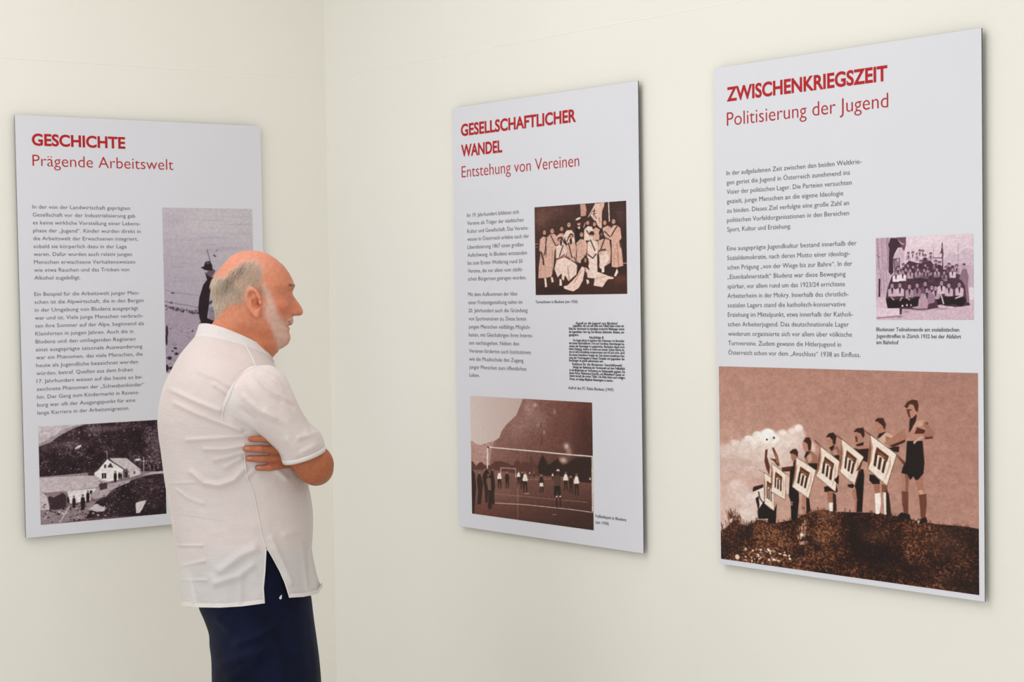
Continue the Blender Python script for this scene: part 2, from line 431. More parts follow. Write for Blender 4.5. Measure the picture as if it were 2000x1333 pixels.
  ["p","#ecdccf",[507,335,550,372,592,414,573,484,557,556,528,529,500,496,505,418]],
  ["p","#b98a70",[507,338,515,393,510,456,501,494,505,418]],
  ["p","#7a4630",[506,368,509,396,505,468,501,494]],
  ["p","#cfa68f",[571,420,572,465,555,519,547,537,563,474]],
  ["p","#5a2c18",[527,388,566,425,559,452,542,429,523,417]],
  ["p","#8a5a3c",[528,405,559,433,550,435,535,421]],
  ["p","#3a1a0e",[522,417,529,422,524,480,517,475]],
  ["p","#3a1a0e",[536,430,544,436,536,492,529,487]],
  ["p","#3a1a0e",[550,444,558,450,548,505,541,499]],
  ["l","#3a1a10",0.9,[507,335,592,414]],
  ["l","#4a2416",0.8,[592,414,557,556]],
  ["l","#4a2416",0.9,[557,556,500,496]],
  ["l","#5a3020",0.6,[507,335,500,496]],
  ["p","#5a2c18",[580,441,590,421,561,550,543,538]],
  ["p","#e6d2c4",[539,506,572,479,557,546,531,526]],
  ["p","#9a6650",[629,544,651,541,651,580,632,586]],
  ["p","#f2e8df",[632,585,653,579,655,630,648,680,635,682]],
  ["p","#7a4632",[658,536,679,543,679,578,659,575]],
  ["p","#efe2d8",[664,575,674,575,676,678,667,682]],
  ["p","#241009",[674,555,685,582,693,680,675,683]],
  ["p","#1a0806",[613,496,652,497,651,538,625,541,612,524]],
  ["p","#b27c68",[639,253,661,243,670,270,661,291,644,294,639,273]],
  ["p","#3a1a10",[634,240,644,225,666,223,676,253,671,282,663,260,648,244]],
  ["p","#cfa896",[648,316,674,289,700,301,704,333,704,363,652,339]],
  ["p","#9a6c58",[673,308,699,317,701,350,677,341]],
  ["p","#26100a",[642,322,650,299,678,286,653,317]],
  ["p","#1e0b07",[686,362,724,352,722,381,703,378]],
  ["l","#3a1a10",1.1,[590,282,618,307,713,390,745,428]],
  ["l","#5a3424",0.7,[593,292,617,309]],
  ["p","#6a3424",[715,398,745,422,740,440]],
  ["p","#ecdccf",[618,307,667,347,715,391,695,466,678,543,642,510,607,470,615,391]],
  ["p","#b98a70",[618,311,627,367,620,431,608,469,615,391]],
  ["p","#7a4630",[617,341,620,369,614,442,608,469]],
  ["p","#cfa68f",[691,398,693,446,675,502,666,521,683,455]],
  ["p","#5a2c18",[641,362,686,402,678,431,658,406,635,393]],
  ["p","#8a5a3c",[642,381,678,411,667,413,650,397]],
  ["p","#3a1a0e",[635,392,644,398,637,458,628,451]],
  ["p","#3a1a0e",[651,407,660,413,652,472,643,465]],
  ["p","#3a1a0e",[668,422,676,428,666,486,658,480]],
  ["l","#3a1a10",0.9,[618,307,715,391]],
  ["l","#4a2416",0.8,[715,391,678,543]],
  ["l","#4a2416",0.9,[678,543,607,470]],
  ["l","#5a3020",0.6,[618,307,607,470]],
  ["p","#b07c68",[731,477,758,481,755,558,731,564]],
  ["p","#8a5644",[744,479,759,486,755,558,746,558]],
  ["p","#6a3a2c",[731,563,756,559,755,623,755,667,739,670,733,620]],
  ["p","#a5705c",[781,503,806,484,814,558,794,570]],
  ["p","#c89c88",[791,553,806,546,813,566,798,572]],
  ["p","#6a3a2c",[793,572,820,563,821,619,815,681,800,683,796,612]],
  ["p","#120504",[718,677,730,661,760,668,763,690,722,693]],
  ["p","#1a0806",[788,692,818,671,824,692,797,710]],
  ["p","#d9c0b0",[787,694,798,689,791,709]],
  ["p","#120504",[752,325,808,320,814,421,810,471,792,500,782,505,774,487,763,507,752,481,731,477,736,450,747,422]],
  ["p","#b58472",[746,264,762,260,783,217,797,214,821,226,829,253,828,296,808,300,804,318,753,325,751,291]],
  ["p","#c99c8a",[787,229,812,224,808,249,783,256,771,279,775,246]],
  ["p","#a06e5c",[815,226,829,247,853,275,845,304,816,310,810,293,822,272,812,249]],
  ["p","#4a2216",[789,258,819,270,813,286,779,289]],
  ["p","#4a2216",[816,302,845,297,844,306,816,312]],
  ["p","#a8745f",[746,263,699,312,667,342,686,354,712,343,749,319]],
  ["p","#3a1a10",[686,354,747,318,745,331,703,358]],
  ["p","#cfa492",[774,327,804,297,813,302,787,325,778,340]],
  ["p","#2a0e08",[763,220,788,198,785,229,766,276,759,286]],
  ["p","#b9836f",[751,175,765,155,779,155,787,183,782,205,770,219,760,216,753,191]],
  ["p","#5a2c20",[751,176,762,182,766,217,760,215,753,191]],
  ["p","#3a1a12",[755,177,771,177,770,181,756,182]],
  ["p","#44200f",[743,164,755,142,771,131,790,133,795,158,791,190,783,178,776,155,763,152,753,173]],
  ["e","#7a4a36",824,237,5.1,7.4,0],
  ["noise",0.03,110,2,10],
  ["blur",1],
  ["grain",0.05,9],
 ]},
 'football': {"panel":'P2',"rect":[0.0654, 0.8211, 0.6018, 1.1582],"res":[360, 380],"k":1.515,"ops":[
  ["g",["#d2bfba","#c6aeaa","#d8c6c0","#c9b2ac"]],
  ["p","#b98f86",[-17,379,11,383,48,405,85,411,140,387,209,361,163,581,-21,599]],
  ["pg",["#a67c74","#64362c","#8e6258","#3a1a14"],[454,-5,431,56,395,140,350,183,305,228,268,283,249,336,204,368,175,456,163,598,1007,547,1015,-8]],
  ["s","#c2a098",0.5,499,87,52,94],
  ["s","#b79488",0.4,427,237,97,103],
  ["s","#b89890",0.35,583,158,77,103],
  ["s","#3a1c16",0.5,949,257,94,314],
  ["s","#8a5648",0.3,663,346,205,103],
  ["s","#e0cdc4",0.6,551,46,22,18],
  ["s","#cfb4aa",0.6,709,91,10,26],
  ["s","#d9c2b8",0.7,623,261,9,16],
  ["s","#c2a298",0.5,574,201,12,26],
  ["noise",0.02,22,4,7],
  ["p","#5a342c",[-11,558,8,551,44,588,72,559,91,552,118,576,164,572,210,537,255,528,317,540,360,555,396,513,414,506,426,538,453,514,474,516,501,524,508,470,516,456,530,511,568,533,577,481,607,436,636,475,656,524,686,504,703,482,728,452,760,489,825,466,874,441,1009,420,1006,646,-14,688]],
  ["p","#2a120d",[568,541,607,444,652,524,702,486,728,463,768,513,825,474,874,445,1009,424,1006,637,895,641,823,599,642,614,575,600]],
  ["noise",0.05,60,3,8],
  ["s","#e6d4cc",0.85,799,360,25,29],
  ["s","#e0ccc4",0.85,773,471,34,29],
  ["s","#caaea4",0.6,818,400,25,42],
  ["pg",["#8a6056","#6e4438","#6a3a2e","#2c120e"],[-13,629,226,611,489,626,823,599,903,632,1006,629,1000,1016,-24,1165]],
  ["s","#3a1a14",0.6,939,917,171,133],
  ["s","#8f665a",0.4,222,794,226,109],
  ["noise",0.045,70,3,9],
  ["l","#d9c4ba",1.4,[203,885,450,867,819,858,999,860]],
  ["l","#b0887c",0.8,[204,807,656,795,960,786]],
  ["l","#b98f84",0.8,[454,664,683,631]],
  ["l","#c2a298",0.6,[399,731,396,1004]],
  ["l","#2a120d",0.8,[601,182,595,225]],
  ["l","#2a120d",0.8,[599,301,604,368]],
  ["l","#efe2da",2.4,[139,422,459,421,826,423,1003,421]],
  ["l","#efe2da",2.6,[146,419,141,599]],
  ["l","#efe2da",2.2,[996,421,994,852]],
  ["e","#3a1c14",150,422,9.2,7.9,0],
  ["l","#e6d4ca",1.1,[256,659,258,584,384,580,383,650]],
  ["p","#2a130d",[-13,625,11,627,31,656,40,771,31,862,18,1006,-7,1010]],
  ["p","#2a130d",[46,708,59,658,71,639,81,660,102,733,95,800,79,911,48,915,58,814]],
  ["p","#2a130d",[96,676,117,625,140,601,160,643,153,758,137,895,119,886,112,763]],
  ["p","#2a130d",[166,660,172,611,186,594,198,648,207,752,197,806,201,896,173,899]],
  ["p","#2a130d",[124,717,144,658,158,643,171,668,176,756,176,937,140,944,150,803,130,788]],
  ["e","#a07868",70,648,8.3,7.9,0],
  ["e","#a07868",117,616,8.3,8.1,0],
  ["e","#a07868",148,657,8.3,8.1,0],
  ["e","#a07868",186,609,8.1,8.1,0],
  ["e","#a07868",140,605,8.3,8.1,0],
  ["p","#7a5648",[129,699,148,671,170,686,171,783,146,786]],
  ["e","#8a5c4c",246,618,8.2,8.9,0],
  ["p","#f0e4dc",[236,630,255,628,265,670,256,683,232,685,224,674]],
  ["p","#2a130d",[232,681,257,678,261,712,246,708,229,716]],
  ["p","#2a130d",[232,712,242,711,239,759,229,760]],
  ["p","#2a130d",[248,707,260,709,261,757,252,758]],
  ["e","#a87c6c",311,618,7.8,8.5,0],
  ["p","#2a130d",[301,629,320,627,329,667,321,679,298,682,290,671]],
  ["p","#2a130d",[297,678,322,675,325,707,311,703,295,710]],
  ["p","#2a130d",[298,707,307,706,304,752,295,753]],
  ["p","#2a130d",[313,703,324,704,325,749,317,750]],
  ["e","#8a5c4c",408,600,6.0,6.5,0],
  ["p","#f0e4dc",[400,608,415,607,422,638,415,647,398,649,392,641]],
  ["p","#2a130d",[397,646,416,644,419,669,408,666,395,672]],
  ["p","#2a130d",[398,669,405,669,403,704,396,705]],
  ["p","#2a130d",[409,666,418,667,419,702,412,703]],
  ["e","#a87c6c",438,605,7.9,8.7,0],
  ["p","#2a130d",[428,616,447,614,457,655,448,667,426,669,417,659]],
  ["p","#2a130d",[425,665,449,662,452,695,438,691,422,698]],
  ["p","#2a130d",[425,695,434,694,432,740,422,741]],
  ["p","#2a130d",[440,690,451,692,452,737,444,738]],
  ["e","#8a5c4c",462,604,9.4,10.2,0],
  ["p","#f0e4dc",[451,617,473,615,484,662,474,677,448,680,438,667]],
  ["p","#2a130d",[447,675,475,672,479,710,463,705,444,714]],
  ["p","#2a130d",[447,710,458,709,455,763,444,764]],
  ["p","#2a130d",[465,705,478,707,479,760,469,761]],
  ["e","#8a5c4c",500,593,2.3,2.5,0],
  ["p","#f0e4dc",[497,596,503,596,506,608,503,612,497,612,494,609]],
  ["p","#2a130d",[496,611,504,610,504,620,500,619,496,621]],
  ["p","#2a130d",[496,620,499,620,498,634,496,634]],
  ["p","#2a130d",[501,619,504,619,505,633,502,633]],
  ["e","#a87c6c",537,583,2.9,3.2,0],
  ["p","#8a6458",[534,587,541,587,544,602,541,606,533,607,529,603]],
  ["p","#2a130d",[532,606,541,605,542,617,537,615,531,618]],
  ["p","#2a130d",[532,617,536,617,535,634,531,634]],
  ["p","#2a130d",[538,615,542,616,543,633,539,634]],
  ["e","#a87c6c",596,612,8.1,8.9,0],
  ["p","#2a130d",[586,623,605,621,615,663,606,676,583,678,575,667]],
  ["p","#f0e4dc",[582,674,607,671,611,705,596,700,580,708]],
  ["p","#2a130d",[583,705,592,704,590,752,580,753]],
  ["p","#2a130d",[598,700,610,702,611,749,602,750]],
  ["e","#8a5c4c",686,584,3.4,3.8,0],
  ["p","#f0e4dc",[682,589,690,588,694,606,690,611,681,612,677,608]],
  ["p","#2a130d",[680,610,691,609,692,624,686,622,679,625]],
  ["p","#2a130d",[680,624,684,623,683,644,679,644]],
  ["p","#2a130d",[687,622,692,622,692,643,689,643]],
  ["e","#8a5c4c",790,570,8.0,9.3,0],
  ["p","#f0e4dc",[780,582,799,580,809,623,800,636,777,638,768,627]],
  ["p","#2a130d",[776,634,801,631,804,666,790,661,774,669]],
  ["p","#2a130d",[777,666,786,665,783,714,774,715]],
  ["p","#2a130d",[792,661,804,663,805,711,796,712]],
  ["e","#a87c6c",831,597,7.8,8.5,0],
  ["p","#2a130d",[822,608,840,606,850,647,841,659,820,661,812,651]],
  ["p","#2a130d",[819,657,842,654,845,687,832,683,816,690]],
  ["p","#2a130d",[819,687,828,686,826,732,817,733]],
  ["p","#2a130d",[834,683,844,684,846,730,837,731]],
  ["e","#8a5c4c",874,578,9.1,10.2,0],
  ["p","#f0e4dc",[863,591,884,589,895,637,885,652,859,655,850,642]],
  ["p","#2a130d",[858,650,887,647,890,686,874,681,856,690]],
  ["p","#2a130d",[859,686,870,685,867,740,856,741]],
  ["p","#2a130d",[876,680,889,682,891,737,881,738]],
  ["e","#8a5c4c",978,586,2.6,3.0,0],
  ["p","#f0e4dc",[974,590,981,589,984,603,981,607,974,608,971,604]],
  ["p","#2a130d",[973,607,981,606,982,617,978,615,972,618]],
  ["p","#2a130d",[973,617,976,617,976,632,973,633]],
  ["p","#2a130d",[978,615,982,616,982,632,980,632]],
  ["e","#e0c8bc",730,560,12.4,13.6,0],
  ["e","#3a1c14",731,575,13.2,12.8,0],
  ["p","#4a3026",[699,612,713,592,738,590,748,616,747,674,740,684,699,692]],
  ["p","#1e0c08",[697,687,745,679,749,762,729,765,722,719,714,771,696,769]],
  ["l","#7a5a4c",0.8,[713,603,709,679]],
  ["l","#7a5a4c",0.8,[732,596,731,676]],
  ["e","#e6d6cc",716,770,6.6,7.6,0],
  ["e","#e6d6cc",744,765,6.6,7.4,0],
  ["l","#1e0c08",2.2,[716,779,714,857]],
  ["l","#1e0c08",2.2,[744,774,746,838]],
  ["l","#e6d8d0",1,[456,776,495,771]],
  ["l","#caaea4",0.8,[679,919,712,914]],
  ["noise",0.04,80,2,11],
  ["pg",["#d6c4bf","#c6aca6","#d9c8c2","#c9b2ac"],[-17,-17,454,-5,431,56,395,140,350,183,305,228,268,283,249,336,204,366,140,387,85,411,48,405,11,383,-26,380]],
  ["blur",1],
  ["grain",0.04,19],
 ]},
 'gymnasts': {"panel":'P2',"rect":[0.3713, 0.2993, 0.7466, 0.537],"res":[290, 300],"k":1.609,"ops":[
  ["g",["#4a2a22","#3a1e1c","#2e1610","#241009"]],
  ["s","#7a5244",0.7,82,122,109,127],
  ["s","#6a4438",0.6,243,63,127,79],
  ["s","#5a3a44",0.5,244,45,36,44],
  ["s","#5a4048",0.5,938,156,65,100],
  ["noise",0.09,40,4,21],
  ["p","#3a1a12",[-17,849,297,770,725,784,1013,793,1011,1038,-19,1020]],
  ["s","#6a3c2c",0.6,931,841,116,60],
  ["s","#1c0a06",0.8,207,953,219,53],
  ["noise",0.05,40,3,22],
  ["p","#c49684",[514,3,569,4,583,70,574,134,519,137]],
  ["p","#dcb4a6",[681,9,776,-2,770,41,747,100,743,283,714,268,689,207,623,133]],
  ["p","#e6c6ba",[623,133,661,67,690,121,714,268,681,215]],
  ["l","#4a2a20",1.6,[648,92,674,86]],
  ["l","#4a2a20",1.6,[667,68,661,145]],
  ["l","#4a2a20",1.6,[648,122,682,116]],
  ["l","#4a2a20",1.4,[677,137,685,172]],
  ["l","#7a5044",1.2,[715,157,723,209]],
  ["l","#e8d2c6",1.6,[685,-1,601,149]],
  ["l","#e8d2c6",1.3,[573,199,548,262]],
  ["l","#ead6ca",2,[818,-2,824,211]],
  ["l","#c8a090",1,[-5,424,47,414]],
  ["l","#c8a090",0.8,[-5,460,42,449]],
  ["l","#d9b8a8",1.4,[961,673,1006,666]],
  ["p","#d2a899",[57,370,93,336,135,352,137,445,118,533,131,676,139,805,33,810,41,672,64,513,49,494]],
  ["p","#d2a899",[138,356,170,318,223,313,253,345,248,451,225,502,210,679,184,793,132,805,122,586,137,445]],
  ["p","#d2a899",[254,336,285,312,320,314,337,350,327,428,248,433]],
  ["p","#e8cdc2",[328,332,364,281,416,280,443,321,451,417,362,430]],
  ["p","#1c0c08",[459,252,528,248,562,293,509,394,458,426]],
  ["p","#e8cdc2",[553,284,596,248,638,258,656,308,645,410,552,405]],
  ["p","#d2a899",[646,290,680,266,724,295,714,406,645,410]],
  ["p","#d2a899",[751,279,805,253,840,276,839,412,779,383,755,331]],
  ["p","#d6a898",[838,293,863,257,904,255,938,291,949,401,927,426,948,520,963,698,892,714,842,704,844,532,833,412]],
  ["p","#e8cdc2",[239,459,274,434,327,420,363,465,352,570,237,591]],
  ["p","#e8cdc2",[218,710,242,609,334,578,421,630,474,671,464,775,375,851,336,780,323,843,298,823,299,761,253,805]],
  ["p","#d2a899",[349,456,388,423,451,417,466,479,460,566,474,655,360,579]],
  ["p","#d2a899",[466,427,510,386,562,397,587,450,578,536,552,579,511,657,472,638]],
  ["p","#e8cdc2",[590,425,637,401,697,422,705,508,690,576,692,748,625,782,593,693,582,589]],
  ["p","#d2a899",[702,413,771,392,822,411,837,532,828,661,778,693,726,725,708,697,719,612,701,542]],
  ["p","#e8cdc2",[711,577,794,529,823,616,776,683,718,723]],
  ["p","#eacabf",[322,931,418,844,473,784,523,686,559,709,532,847,488,926,427,965,374,950]],
  ["p","#e8cdc2",[558,696,608,737,686,752,727,767,808,803,859,818,859,835,800,839,783,864,742,923,647,904,660,825,586,818]],
  ["p","#f0dcd2",[101,808,123,809,132,907,109,915]],
  ["p","#f0dcd2",[175,801,199,802,208,855,185,861]],
  ["p","#f0dcd2",[275,813,298,836,302,899,272,898]],
  ["p","#f0dcd2",[736,707,765,695,764,761,736,764]],
  ["p","#f0dcd2",[866,801,896,721,912,764,883,812]],
  ["p","#f0dcd2",[569,835,594,840,602,871,577,892]],
  ["p","#f0dcd2",[317,907,357,895,330,938]],
  ["l","#8a5644",2.6,[237,609,282,589,335,547]],
  ["l","#a06c5a",2,[334,565,386,589,421,634]],
  ["l","#a87664",2,[550,570,593,559,643,604,682,559]],
  ["l","#4a2a1e",3,[707,530,736,518,782,516]],
  ["l","#4a2a22",3.4,[69,513,90,585,96,656]],
  ["l","#4a2a22",3,[931,426,943,494]],
  ["l","#c89a88",2,[112,675,115,800]],
  ["l","#c89a88",1.6,[167,517,151,792]],
  ["l","#b88878",1.6,[199,501,191,766]],
  ["l","#b88878",2,[368,684,384,843]],
  ["l","#c89a88",1.6,[869,533,871,703]],
  ["l","#b88070",2,[902,450,916,696]],
  ["l","#c49484",2,[435,870,514,742]],
  ["l","#c49484",1.6,[666,833,775,811]],
  ["l","#c49484",1.4,[68,548,56,798]],
  ["l","#c09080",2,[549,717,586,779]],
  ["e","#33190f",109,281,26.9,29.2,0],
  ["e","#cd9886",110,292,18.7,24.6,0],
  ["e","#8a5646",109,288,14.0,3.7,0],
  ["e","#c89484",111,300,9.4,6.8,0],
  ["e","#33190f",199,268,30.2,32.8,0],
  ["e","#cd9886",199,281,21.6,27.6,0],
  ["e","#8a5646",199,276,15.8,4.2,0],
  ["e","#c89484",200,289,10.8,7.9,0],
  ["e","#33190f",305,252,25.2,27.3,0],
  ["e","#cd9886",305,262,17.5,23.6,0],
  ["e","#8a5646",305,258,13.1,3.6,0],
  ["e","#c89484",306,270,8.8,6.6,0],
  ["e","#33190f",386,210,28.2,30.6,0],
  ["e","#cd9886",387,222,19.6,25.7,0],
  ["e","#8a5646",386,217,14.7,3.9,0],
  ["e","#c89484",388,230,9.5,7.1,0],
  ["e","#33190f",496,205,25.4,27.6,0],
  ["e","#cd9886",497,215,17.7,23.9,0],
  ["e","#8a5646",496,211,13.3,3.6,0],
  ["e","#c89484",498,223,8.8,6.6,0],
  ["e","#33190f",592,203,24.4,26.6,0],
  ["e","#cd9886",593,213,17.0,22.3,0],
  ["e","#8a5646",592,209,12.8,3.4,0],
  ["e","#c89484",594,220,8.5,6.4,0],
  ["e","#33190f",666,220,23.7,27.3,0],
  ["e","#cd9886",666,231,17.0,22.3,0],
  ["e","#8a5646",666,227,12.4,3.4,0],
  ["e","#c89484",667,238,8.5,6.4,0],
  ["e","#33190f",774,212,25.6,28.7,0],
  ["e","#cd9886",775,223,17.8,24.8,0],
  ["e","#8a5646",774,219,13.4,3.7,0],
  ["e","#c89484",776,231,8.9,6.9,0],
  ["e","#33190f",868,203,26.7,30.8,0],
  ["e","#cd9886",868,215,19.1,25.9,0],
  ["e","#8a5646",868,210,13.9,3.9,0],
  ["e","#c89484",869,223,9.6,7.2,0],
  ["e","#33190f",284,380,26.2,28.4,0],
  ["e","#cd9886",285,391,18.2,23.9,0],
  ["e","#8a5646",284,386,13.7,3.7,0],
  ["e","#c89484",285,398,9.4,6.8,0],
  ["e","#33190f",411,347,25.4,28.4,0],
  ["e","#cd9886",412,358,17.7,23.9,0],
  ["e","#8a5646",411,354,13.3,3.6,0],
  ["e","#c89484",412,366,9.1,6.6,0],
  ["e","#33190f",523,327,26.4,29.5,0],
  ["e","#cd9886",524,339,18.4,24.1,0],
  ["e","#8a5646",523,334,13.8,3.8,0],
  ["e","#c89484",524,346,9.5,7.1,0],
  ["e","#33190f",635,334,25.4,28.4,0],
  ["e","#cd9886",636,345,17.2,23.2,0],
  ["e","#8a5646",635,341,13.3,3.5,0],
  ["e","#c89484",637,352,8.6,6.8,0],
  ["e","#33190f",737,331,25.6,29.5,0],
  ["e","#cd9886",737,342,18.4,24.8,0],
  ["e","#8a5646",737,338,13.4,3.8,0],
  ["e","#c89484",738,350,8.9,6.9,0],
  ["e","#e6d2c6",490,161,31.5,11.9,-0.4],
  ["p","#f0e0d6",[477,253,515,249,502,281]],
  ["p","#33190f",[506,690,516,620,550,587,593,598,600,650,591,706,558,692,549,657,523,695]],
  ["e","#b58070",563,622,11.9,26.2,0],
  ["e","#33190f",642,333,21.4,15.3,0],
  ["e","#1e0c08",737,330,21.4,38.2,0],
  ["e","#8a5848",740,347,11.5,20.4,0],
  ["e","#33190f",494,194,22.8,12.2,0],
  ["e","#33190f",297,418,10.5,35.0,0],
  ["e","#33190f",406,406,13.6,35.0,0],
  ["l","#2e1a16",1.9,[129,360,121,480,102,550]],
  ["l","#2e1a16",1.9,[180,328,239,450]],
  ["l","#2e1a16",1.9,[302,348,336,427]],
  ["l","#2e1a16",1.9,[320,445,275,575]],
  ["l","#2e1a16",1.9,[385,353,362,408]],
  ["l","#2e1a16",1.9,[380,422,414,581,426,586]],
  ["l","#2e1a16",1.9,[579,294,610,344]],
  ["l","#2e1a16",1.9,[620,400,668,523]],
  ["l","#2e1a16",1.9,[773,392,730,509]],
  ["l","#2e1a16",1.9,[770,315,829,378]],
  ["l","#2e1a16",1.9,[906,263,841,370]],
  ["l","#2e1a16",1.9,[443,583,476,680]],
  ["l","#2e1a16",1.9,[703,559,700,637]],
  ["l","#2e1a16",1.9,[837,412,840,523]],
  ["l","#2e1a16",1.9,[677,558,643,604,593,563]],
  ["noise",0.07,60,3,27],
  ["blur",1],
  ["grain",0.045,29],
 ]},
 'station': {"panel":'P3',"rect":[0.506, 0.4261, 0.7731, 0.6063],"res":[300, 260],"k":1.575,"ops":[
  ["g",["#e2ced8","#dcc6d2","#cdb2c2","#c9aebd"]],
  ["s","#e8d8e0",0.6,521,61,291,100],
  ["p","#cbb4c2",[704,272,773,201,843,231,939,161,1007,200,1007,483,703,477]],
  ["p","#c0a6b6",[717,371,870,342,1007,378,1006,621,703,616]],
  ["p","#e2d2da",[952,628,1006,625,1006,766,951,766]],
  ["p","#c2a6b6",[-6,-9,162,-2,154,466,124,675,87,725,-1,732]],
  ["l","#8a6a7c",0.8963294980662764,[12,-4,26,388]],
  ["l","#7a5a6c",0.7010647189206876,[23,-3,37,388]],
  ["l","#a88ca0",0.6350227659057692,[53,-2,66,389]],
  ["l","#8a6a7c",0.797952787943268,[64,-2,77,389]],
  ["l","#a88ca0",0.7675181055111302,[82,-1,95,389]],
  ["l","#a88ca0",0.6242349830814228,[93,-1,106,390]],
  ["l","#7a5a6c",0.9625059449105142,[115,0,128,390]],
  ["l","#7a5a6c",1.058499939395373,[130,1,143,390]],
  ["l","#96788a",1,[51,388,58,674]],
  ["l","#96788a",1,[81,423,87,658]],
  ["l","#96788a",1,[107,339,113,557]],
  ["p","#2e1624",[29,497,45,497,43,716,25,720]],
  ["l","#6a4a5c",1.2,[8,202,37,237]],
  ["p","#3a2030",[159,6,282,4,274,123,235,126,198,200,183,258,186,425,161,458,136,415,144,131,134,89]],
  ["p","#6a4a5c",[177,7,322,2,321,95,303,169,285,152,264,93,228,17]],
  ["p","#ceb4c2",[228,17,271,69,307,86,300,95,264,77]],
  ["p","#cbb0be",[183,249,220,175,256,135,300,169,299,327,256,326,256,251]],
  ["p","#6a5060",[183,256,256,251,257,381,194,396]],
  ["p","#8f7484",[194,283,249,276,248,359,201,367]],
  ["e","#d0bcc8",234,276,10.2,16.5,0],
  ["l","#8a6c7e",0.8,[602,126,602,269]],
  ["l","#9a8090",0.9,[853,105,849,358]],
  ["l","#5a3a4c",1.6,[591,263,686,268]],
  ["l","#6a4a5c",1,[605,311,690,313]],
  ["l","#3a2030",1.8,[692,92,696,403]],
  ["p","#5a3a4c",[692,100,705,215,700,256,690,214,676,214,662,246,679,181]],
  ["e","#e6d6de",679,235,8.4,16.0,0],
  ["p","#4a2c3c",[102,742,124,608,168,466,306,344,350,287,450,323,570,285,598,335,703,403,842,455,938,522,958,831,869,847,660,855,533,879,123,861]],
  ["e","#33182a",345,199,14.0,17.2,0],
  ["p","#b89eae",[319,235,336,221,353,222,371,236,369,284,320,282]],
  ["e","#b798a8",345,206,10.0,14.9,0],
  ["e","#6a4a5c",345,204,6.6,2.2,0],
  ["p","#33182a",[338,223,351,223,347,264,342,264]],
  ["e","#33182a",391,192,14.0,17.2,0],
  ["p","#d9c6d0",[365,228,382,214,399,215,416,229,415,277,366,275]],
  ["e","#b798a8",391,199,10.0,14.9,0],
  ["e","#6a4a5c",391,197,6.6,2.2,0],
  ["p","#33182a",[384,216,397,216,392,257,388,257]],
  ["e","#33182a",436,214,14.0,17.2,0],
  ["p","#b89eae",[410,250,427,236,444,237,461,251,460,298,411,297]],
  ["e","#b798a8",436,221,10.0,14.9,0],
  ["e","#6a4a5c",436,219,6.6,2.2,0],
  ["p","#33182a",[429,238,442,238,437,279,433,279]],
  ["e","#33182a",463,173,14.0,17.2,0],
  ["p","#cdb6c4",[437,209,455,196,471,196,488,211,487,258,438,257]],
  ["e","#b798a8",463,180,10.0,14.9,0],
  ["e","#6a4a5c",463,179,6.6,2.2,0],
  ["p","#33182a",[456,197,469,198,465,238,461,238]],
  ["e","#33182a",494,178,14.0,17.2,0],
  ["p","#d9c6d0",[468,214,486,201,502,201,520,216,518,263,469,262]],
  ["e","#b798a8",494,185,10.0,14.9,0],
  ["e","#6a4a5c",494,184,6.6,2.2,0],
  ["p","#33182a",[487,202,501,203,496,243,492,243]],
  ["e","#33182a",517,233,14.5,17.2,0],
  ["p","#5a3a4c",[492,269,509,255,525,256,543,270,541,317,493,316]],
  ["e","#b798a8",517,240,10.3,14.9,0],
  ["e","#6a4a5c",517,238,6.9,2.2,0],
  ["p","#33182a",[510,257,524,257,519,298,515,298]],
  ["e","#33182a",575,214,14.5,17.2,0],
  ["p","#b89eae",[550,250,567,236,583,237,601,251,599,298,551,297]],
  ["e","#b798a8",575,221,10.0,14.9,0],
  ["e","#6a4a5c",575,219,6.6,2.2,0],
  ["p","#33182a",[569,238,582,238,577,279,573,279]],
  ["e","#33182a",292,337,16.7,20.6,0],
  ["p","#8a6c7e",[261,380,282,364,301,364,322,381,320,436,263,435]],
  ["e","#b798a8",292,346,12.0,17.2,0],
  ["e","#6a4a5c",292,344,8.0,2.5,0],
  ["p","#33182a",[284,366,300,366,294,414,289,413]],
  ["e","#33182a",339,339,16.2,20.0,0],
  ["p","#8a6c7e",[308,381,329,365,348,365,368,382,367,437,310,436]],
  ["e","#b798a8",339,347,11.5,17.2,0],
  ["e","#6a4a5c",339,345,7.7,2.5,0],
  ["p","#33182a",[331,367,346,367,341,415,336,414]],
  ["e","#33182a",392,357,16.7,20.0,0],
  ["p","#4a2c3c",[362,399,383,383,402,383,422,400,420,455,364,454]],
  ["e","#b798a8",392,365,12.0,17.2,0],
  ["e","#6a4a5c",392,363,8.0,2.5,0],
  ["p","#33182a",[384,385,400,385,394,432,390,432]],
  ["e","#33182a",442,341,16.7,20.0,0],
  ["p","#6a4a5a",[412,383,433,367,452,368,472,385,470,439,414,438]],
  ["e","#b798a8",442,349,12.0,17.8,0],
  ["e","#6a4a5c",442,348,8.0,2.5,0],
  ["p","#33182a",[434,369,450,370,444,417,440,417]],
  ["e","#33182a",475,301,16.2,20.0,0],
  ["p","#4a2c3c",[445,343,465,327,484,327,504,344,502,399,446,397]],
  ["e","#b798a8",474,309,12.0,17.2,0],
  ["e","#6a4a5c",474,307,8.0,2.5,0],
  ["p","#33182a",[467,329,482,329,477,376,472,376]],
  ["e","#33182a",521,343,16.2,20.0,0],
  ["p","#4a2c3c",[491,385,511,369,530,370,550,387,548,441,492,440]],
  ["e","#b798a8",520,351,12.0,17.2,0],
  ["e","#6a4a5c",521,350,7.7,2.5,0],
  ["p","#33182a",[513,371,528,372,523,419,518,418]],
  ["e","#33182a",542,377,16.2,20.0,0],
  ["p","#8a6c7e",[512,419,532,403,551,403,571,420,569,474,513,473]],
  ["e","#b798a8",542,385,11.5,17.2,0],
  ["e","#6a4a5c",542,383,7.7,2.5,0],
  ["p","#33182a",[534,405,549,405,544,452,539,452]],
  ["e","#33182a",626,305,16.7,20.0,0],
